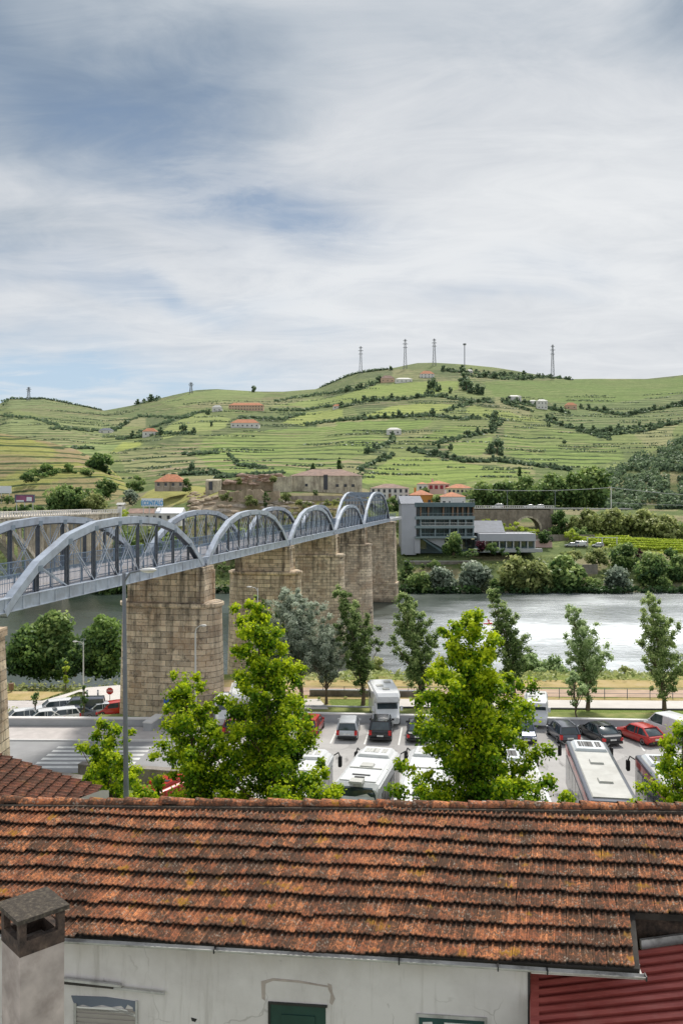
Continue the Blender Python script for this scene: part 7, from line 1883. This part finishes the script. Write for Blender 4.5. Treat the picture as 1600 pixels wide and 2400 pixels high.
# the wooded hill at the right: one far-off mass
hp, ho, ht = [], [], []
cnt = 0
while cnt < 700:
    x, y = rng.uniform(1385, 1700), rng.uniform(1035, 1200)
    top = interp([(1330, 1178), (1380, 1140), (1420, 1108), (1480, 1078), (1540, 1055), (1600, 1030), (1800, 960)], x)
    if y < top: continue
    if mnoise.noise(Vector((x * .02, y * .03, 1))) < -.25: continue
    cnt += 1; q = right_spur(x, y); rr = rng.uniform(4, 12) * q.y / F; n = 42
    tb = rng.uniform(.1, .5)
    d = nr.normal(0, 1, (n, 3)); d /= np.linalg.norm(d, axis=1)[:, None]
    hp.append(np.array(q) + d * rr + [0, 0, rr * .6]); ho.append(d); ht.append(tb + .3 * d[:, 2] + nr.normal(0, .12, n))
blob_stuff('distant_woods', 'dense green woods covering the hillside at the picture edge', 'woods', hp, ho, ht, 1.0, 'leaf_far')
# bright vineyard rows by the river: uncountable vines
hp, ho, ht = [], [], []
for k in range(2600):
    x = rng.uniform(1330, 1680); y = lerp(1258, 1276, (x - 1330) / 270) + rng.choice(range(7)) * 3.6 + rng.uniform(-.4, .4)
    if y > lerp(1268, 1304, (x - 1330) / 200): continue
    q = hit(x, y); n = 6; d = nr.normal(0, 1, (n, 3)); d /= np.linalg.norm(d, axis=1)[:, None]
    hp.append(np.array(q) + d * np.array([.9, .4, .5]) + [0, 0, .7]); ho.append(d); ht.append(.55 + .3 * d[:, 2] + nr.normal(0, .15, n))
blob_stuff('vineyard_vines', 'bright yellow-green vines in rows on the far bank', 'vineyard', hp, ho, ht, .6, 'leaf_lime')
# ground cover on the far bank
hp, ho, ht = [], [], []
for k in range(2600):
    x = rng.uniform(-60, 1680); y = rng.uniform(1205, 1385)
    if x > 975 and 1262 < y < 1308 and x < 1300: continue
    if 940 < x < 1330 and y < 1300: continue
    q = hit(x, y)
    if q.y > 345: continue
    if mnoise.noise(Vector((q.x * .05, q.y * .09, 2))) < -.12: continue
    rr = rng.uniform(.4, 1.6); n = 12; d = nr.normal(0, 1, (n, 3)); d /= np.linalg.norm(d, axis=1)[:, None]
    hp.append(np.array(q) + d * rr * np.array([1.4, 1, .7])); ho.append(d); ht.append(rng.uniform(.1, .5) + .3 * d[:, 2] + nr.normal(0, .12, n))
blob_stuff('bank_undergrowth', 'mixed green undergrowth along the far riverbank', 'undergrowth', hp, ho, ht, .6, 'leaf_olive')
# dark shoreline reeds and roots at the far waterline
hp, ho, ht = [], [], []
for k in range(700):
    X = rng.uniform(-110, 130); q = (X, rng.uniform(242, 246), -7.1 + rng.uniform(0, 1.2)); rr = rng.uniform(.4, 1.1); n = 12; d = nr.normal(0, 1, (n, 3)); d /= np.linalg.norm(d, axis=1)[:, None]
    hp.append(np.array(q) + d * rr); ho.append(d); ht.append(rng.uniform(0, .3) + .2 * d[:, 2])
blob_stuff('shoreline_reeds', 'dark reeds and low growth along the far waterline', 'reeds', hp, ho, ht, .6, 'leaf_dark')

# ------------------------------------------------------------------ camera
cam = bpy.data.cameras.new('camera'); co = bpy.data.objects.new('camera', cam); COL.objects.link(co)
co.location = (0, 0, CZ); co.rotation_euler = (R(90), 0, 0)
cam.sensor_fit = 'VERTICAL'; cam.sensor_height = 36; cam.lens = 30
cam.shift_y = -(1200 - HY) / 2400; cam.clip_start = .5; cam.clip_end = 9000
scene.camera = co

# ------------------------------------------------------------------ light
SAZ, SEL = 18.0, 52.0
sun = bpy.data.lights.new('sun', 'SUN'); so = bpy.data.objects.new('sun', sun); COL.objects.link(so)
sun.energy = 3.6; sun.angle = R(7); sun.color = (1, .95, .87)
d = Vector((math.sin(R(SAZ)) * math.cos(R(SEL)), math.cos(R(SAZ)) * math.cos(R(SEL)), math.sin(R(SEL))))
so.rotation_euler = (-d).to_track_quat('-Z', 'Y').to_euler(); so.location = (0, 0, 60)

world = bpy.data.worlds.new('World'); scene.world = world; world.use_nodes = True
nt = world.node_tree; nt.nodes.clear()
out = node(nt, 'ShaderNodeOutputWorld'); bg = node(nt, 'ShaderNodeBackground'); nt.links.new(bg.outputs[0], out.inputs[0])
sky = node(nt, 'ShaderNodeTexSky'); sky.sky_type = 'NISHITA'; sky.sun_disc = False; sky.sun_elevation = R(SEL); sky.sun_rotation = R(SAZ); sky.altitude = 100
bg.inputs[1].default_value = .1
tc = node(nt, 'ShaderNodeTexCoord'); v = tc.outputs['Generated']
sp = node(nt, 'ShaderNodeSeparateXYZ'); nt.links.new(v, sp.inputs[0])
az = mth(nt, 'ARCTAN2', sp.outputs[0], sp.outputs[1]); el = mth(nt, 'ARCSINE', sp.outputs[2])
# cloud sheet coordinates: a flat layer overhead, so streaks flatten to the horizon
zz = mth(nt, 'ADD', mth(nt, 'MAXIMUM', sp.outputs[2], 0.0), .16)
cx = mth(nt, 'DIVIDE', sp.outputs[0], zz); cy = mth(nt, 'DIVIDE', sp.outputs[1], zz)
cb = node(nt, 'ShaderNodeCombineXYZ'); nt.links.new(cx, cb.inputs[0]); nt.links.new(cy, cb.inputs[1])
rot = node(nt, 'ShaderNodeMapping'); rot.inputs['Rotation'].default_value = (0, 0, R(24)); rot.inputs['Scale'].default_value = (.75, 1.5, 1); nt.links.new(cb.outputs[0], rot.inputs[0])
n1 = noise(nt, rot.outputs[0], 1.1, 9, .56, .7)
n2 = noise(nt, rot.outputs[0], 3.6, 10, .66, .9)
warp = noise(nt, v, 3.5, 4, .55); warp2 = noise(nt, v, 4.3, 4, .55)
azw = mth(nt, 'ADD', az, mth(nt, 'MULTIPLY', mth(nt, 'SUBTRACT', warp, .5), .34))
elw = mth(nt, 'ADD', el, mth(nt, 'MULTIPLY', mth(nt, 'SUBTRACT', warp2, .5), .16))
def blob(px, py, sx, sy, tilt=0.0):
    a0 = math.atan((px - CX) / F); e0 = math.atan((HY - py) / F * math.cos(a0))
    da = mth(nt, 'SUBTRACT', azw, a0); de = mth(nt, 'SUBTRACT', mth(nt, 'SUBTRACT', elw, e0), mth(nt, 'MULTIPLY', da, tilt))
    a = mth(nt, 'POWER', mth(nt, 'ABSOLUTE', mth(nt, 'DIVIDE', da, sx / F)), 2.0); b = mth(nt, 'POWER', mth(nt, 'ABSOLUTE', mth(nt, 'DIVIDE', de, sy / F)), 2.0)
    return mth(nt, 'EXPONENT', mth(nt, 'MULTIPLY', mth(nt, 'ADD', a, b), -1.0))
def addall(xs):
    r = xs[0]
    for x in xs[1:]: r = mth(nt, 'ADD', r, x)
    return r
# cloud brightness
base = maprange(nt, el, 0.0, .5, .92, .70)
dark = addall([mth(nt, 'MULTIPLY', blob(40, 230, 560, 150), .3), mth(nt, 'MULTIPLY', blob(380, 520, 420, 90, -.15), .1), mth(nt, 'MULTIPLY', blob(0, 30, 420, 120), .2), mth(nt, 'MULTIPLY', blob(620, 260, 330, 160), .12), mth(nt, 'MULTIPLY', blob(1620, 20, 120, 120), .3), mth(nt, 'MULTIPLY', blob(0, 560, 240, 60), .2)])
lite = addall([mth(nt, 'MULTIPLY', blob(1150, 520, 520, 230), .16), mth(nt, 'MULTIPLY', blob(900, 700, 700, 120), .06), mth(nt, 'MULTIPLY', blob(120, 450, 260, 50), .12)])
br = mth(nt, 'SUBTRACT', mth(nt, 'ADD', base, lite), dark)
br = mth(nt, 'ADD', br, mth(nt, 'MULTIPLY', mth(nt, 'SUBTRACT', n1, .5), .55))
br = mth(nt, 'ADD', br, mth(nt, 'MULTIPLY', mth(nt, 'SUBTRACT', n2, .5), .42))
cloud = ramp(nt, br, [(.12, (.14, .19, .27)), (.36, (.29, .36, .45)), (.58, (.49, .545, .61)), (.78, (.67, .70, .74)), (1.0, (.82, .84, .86))])
cl10 = mixc(nt, (0, 0, 0), (0, 0, 0), 0.0)
vm = node(nt, 'ShaderNodeVectorMath', operation='SCALE'); nt.links.new(cloud, vm.inputs[0]); vm.inputs['Scale'].default_value = 10.0
gap = addall([mth(nt, 'MULTIPLY', blob(450, 420, 400, 125, -.3), 1.0), mth(nt, 'MULTIPLY', blob(640, 490, 240, 50, -.1), .7), mth(nt, 'MULTIPLY', blob(120, 220, 460, 120, 0), .5), mth(nt, 'MULTIPLY', blob(380, 690, 270, 36, -.05), 1.2), mth(nt, 'MULTIPLY', blob(60, 900, 480, 80), 1.9), mth(nt, 'MULTIPLY', blob(700, 790, 160, 30, -.1), .4),
              mth(nt, 'MULTIPLY', blob(30, 590, 230, 45), .5), mth(nt, 'MULTIPLY', blob(1340, 600, 170, 40), .42), mth(nt, 'MULTIPLY', blob(1200, 690, 220, 20), .3), mth(nt, 'MULTIPLY', blob(0, 750, 240, 30), .4)])
gapn = mth(nt, 'MULTIPLY', gap, maprange(nt, mth(nt, 'ADD', mth(nt, 'MULTIPLY', n1, .6), mth(nt, 'MULTIPLY', n2, .4)), .36, .58, 1.15, .35))
gapn = mth(nt, 'MINIMUM', mth(nt, 'MULTIPLY', gapn, .78, clamp=True), .82)
blue = ramp(nt, el, [(.0, (4.8, 6.6, 8.3)), (.14, (4.6, 6.4, 8.2)), (.24, (3.2, 4.3, 5.8)), (.40, (1.9, 2.8, 4.2))])
skyc = mixc(nt, sky.outputs[0], blue, .8)
fin = mixc(nt, vm.outputs[0], skyc, gapn)
# the sun behind thin cloud, above the top of the view
ga = mth(nt, 'POWER', mth(nt, 'ABSOLUTE', mth(nt, 'DIVIDE', mth(nt, 'SUBTRACT', az, R(18)), R(13))), 2.0); ge = mth(nt, 'POWER', mth(nt, 'ABSOLUTE', mth(nt, 'DIVIDE', mth(nt, 'SUBTRACT', el, R(50)), R(8))), 2.0)
glow = mth(nt, 'EXPONENT', mth(nt, 'MULTIPLY', mth(nt, 'ADD', ga, ge), -1.0))
gv = node(nt, 'ShaderNodeVectorMath', operation='SCALE'); gv.inputs[0].default_value = (60, 58, 54); nt.links.new(glow, gv.inputs['Scale'])
ad = node(nt, 'ShaderNodeVectorMath', operation='ADD'); nt.links.new(fin, ad.inputs[0]); nt.links.new(gv.outputs[0], ad.inputs[1]); fin = ad.outputs[0]
nt.links.new(fin, bg.inputs[0])

scene.view_settings.view_transform = 'Standard'; scene.view_settings.look = 'None'
scene.view_settings.exposure = 0; scene.view_settings.gamma = 1
scene.cycles.max_bounces = 6; scene.cycles.diffuse_bounces = 3; scene.cycles.glossy_bounces = 3; scene.cycles.transparent_max_bounces = 4
scene.cycles.use_denoising = True
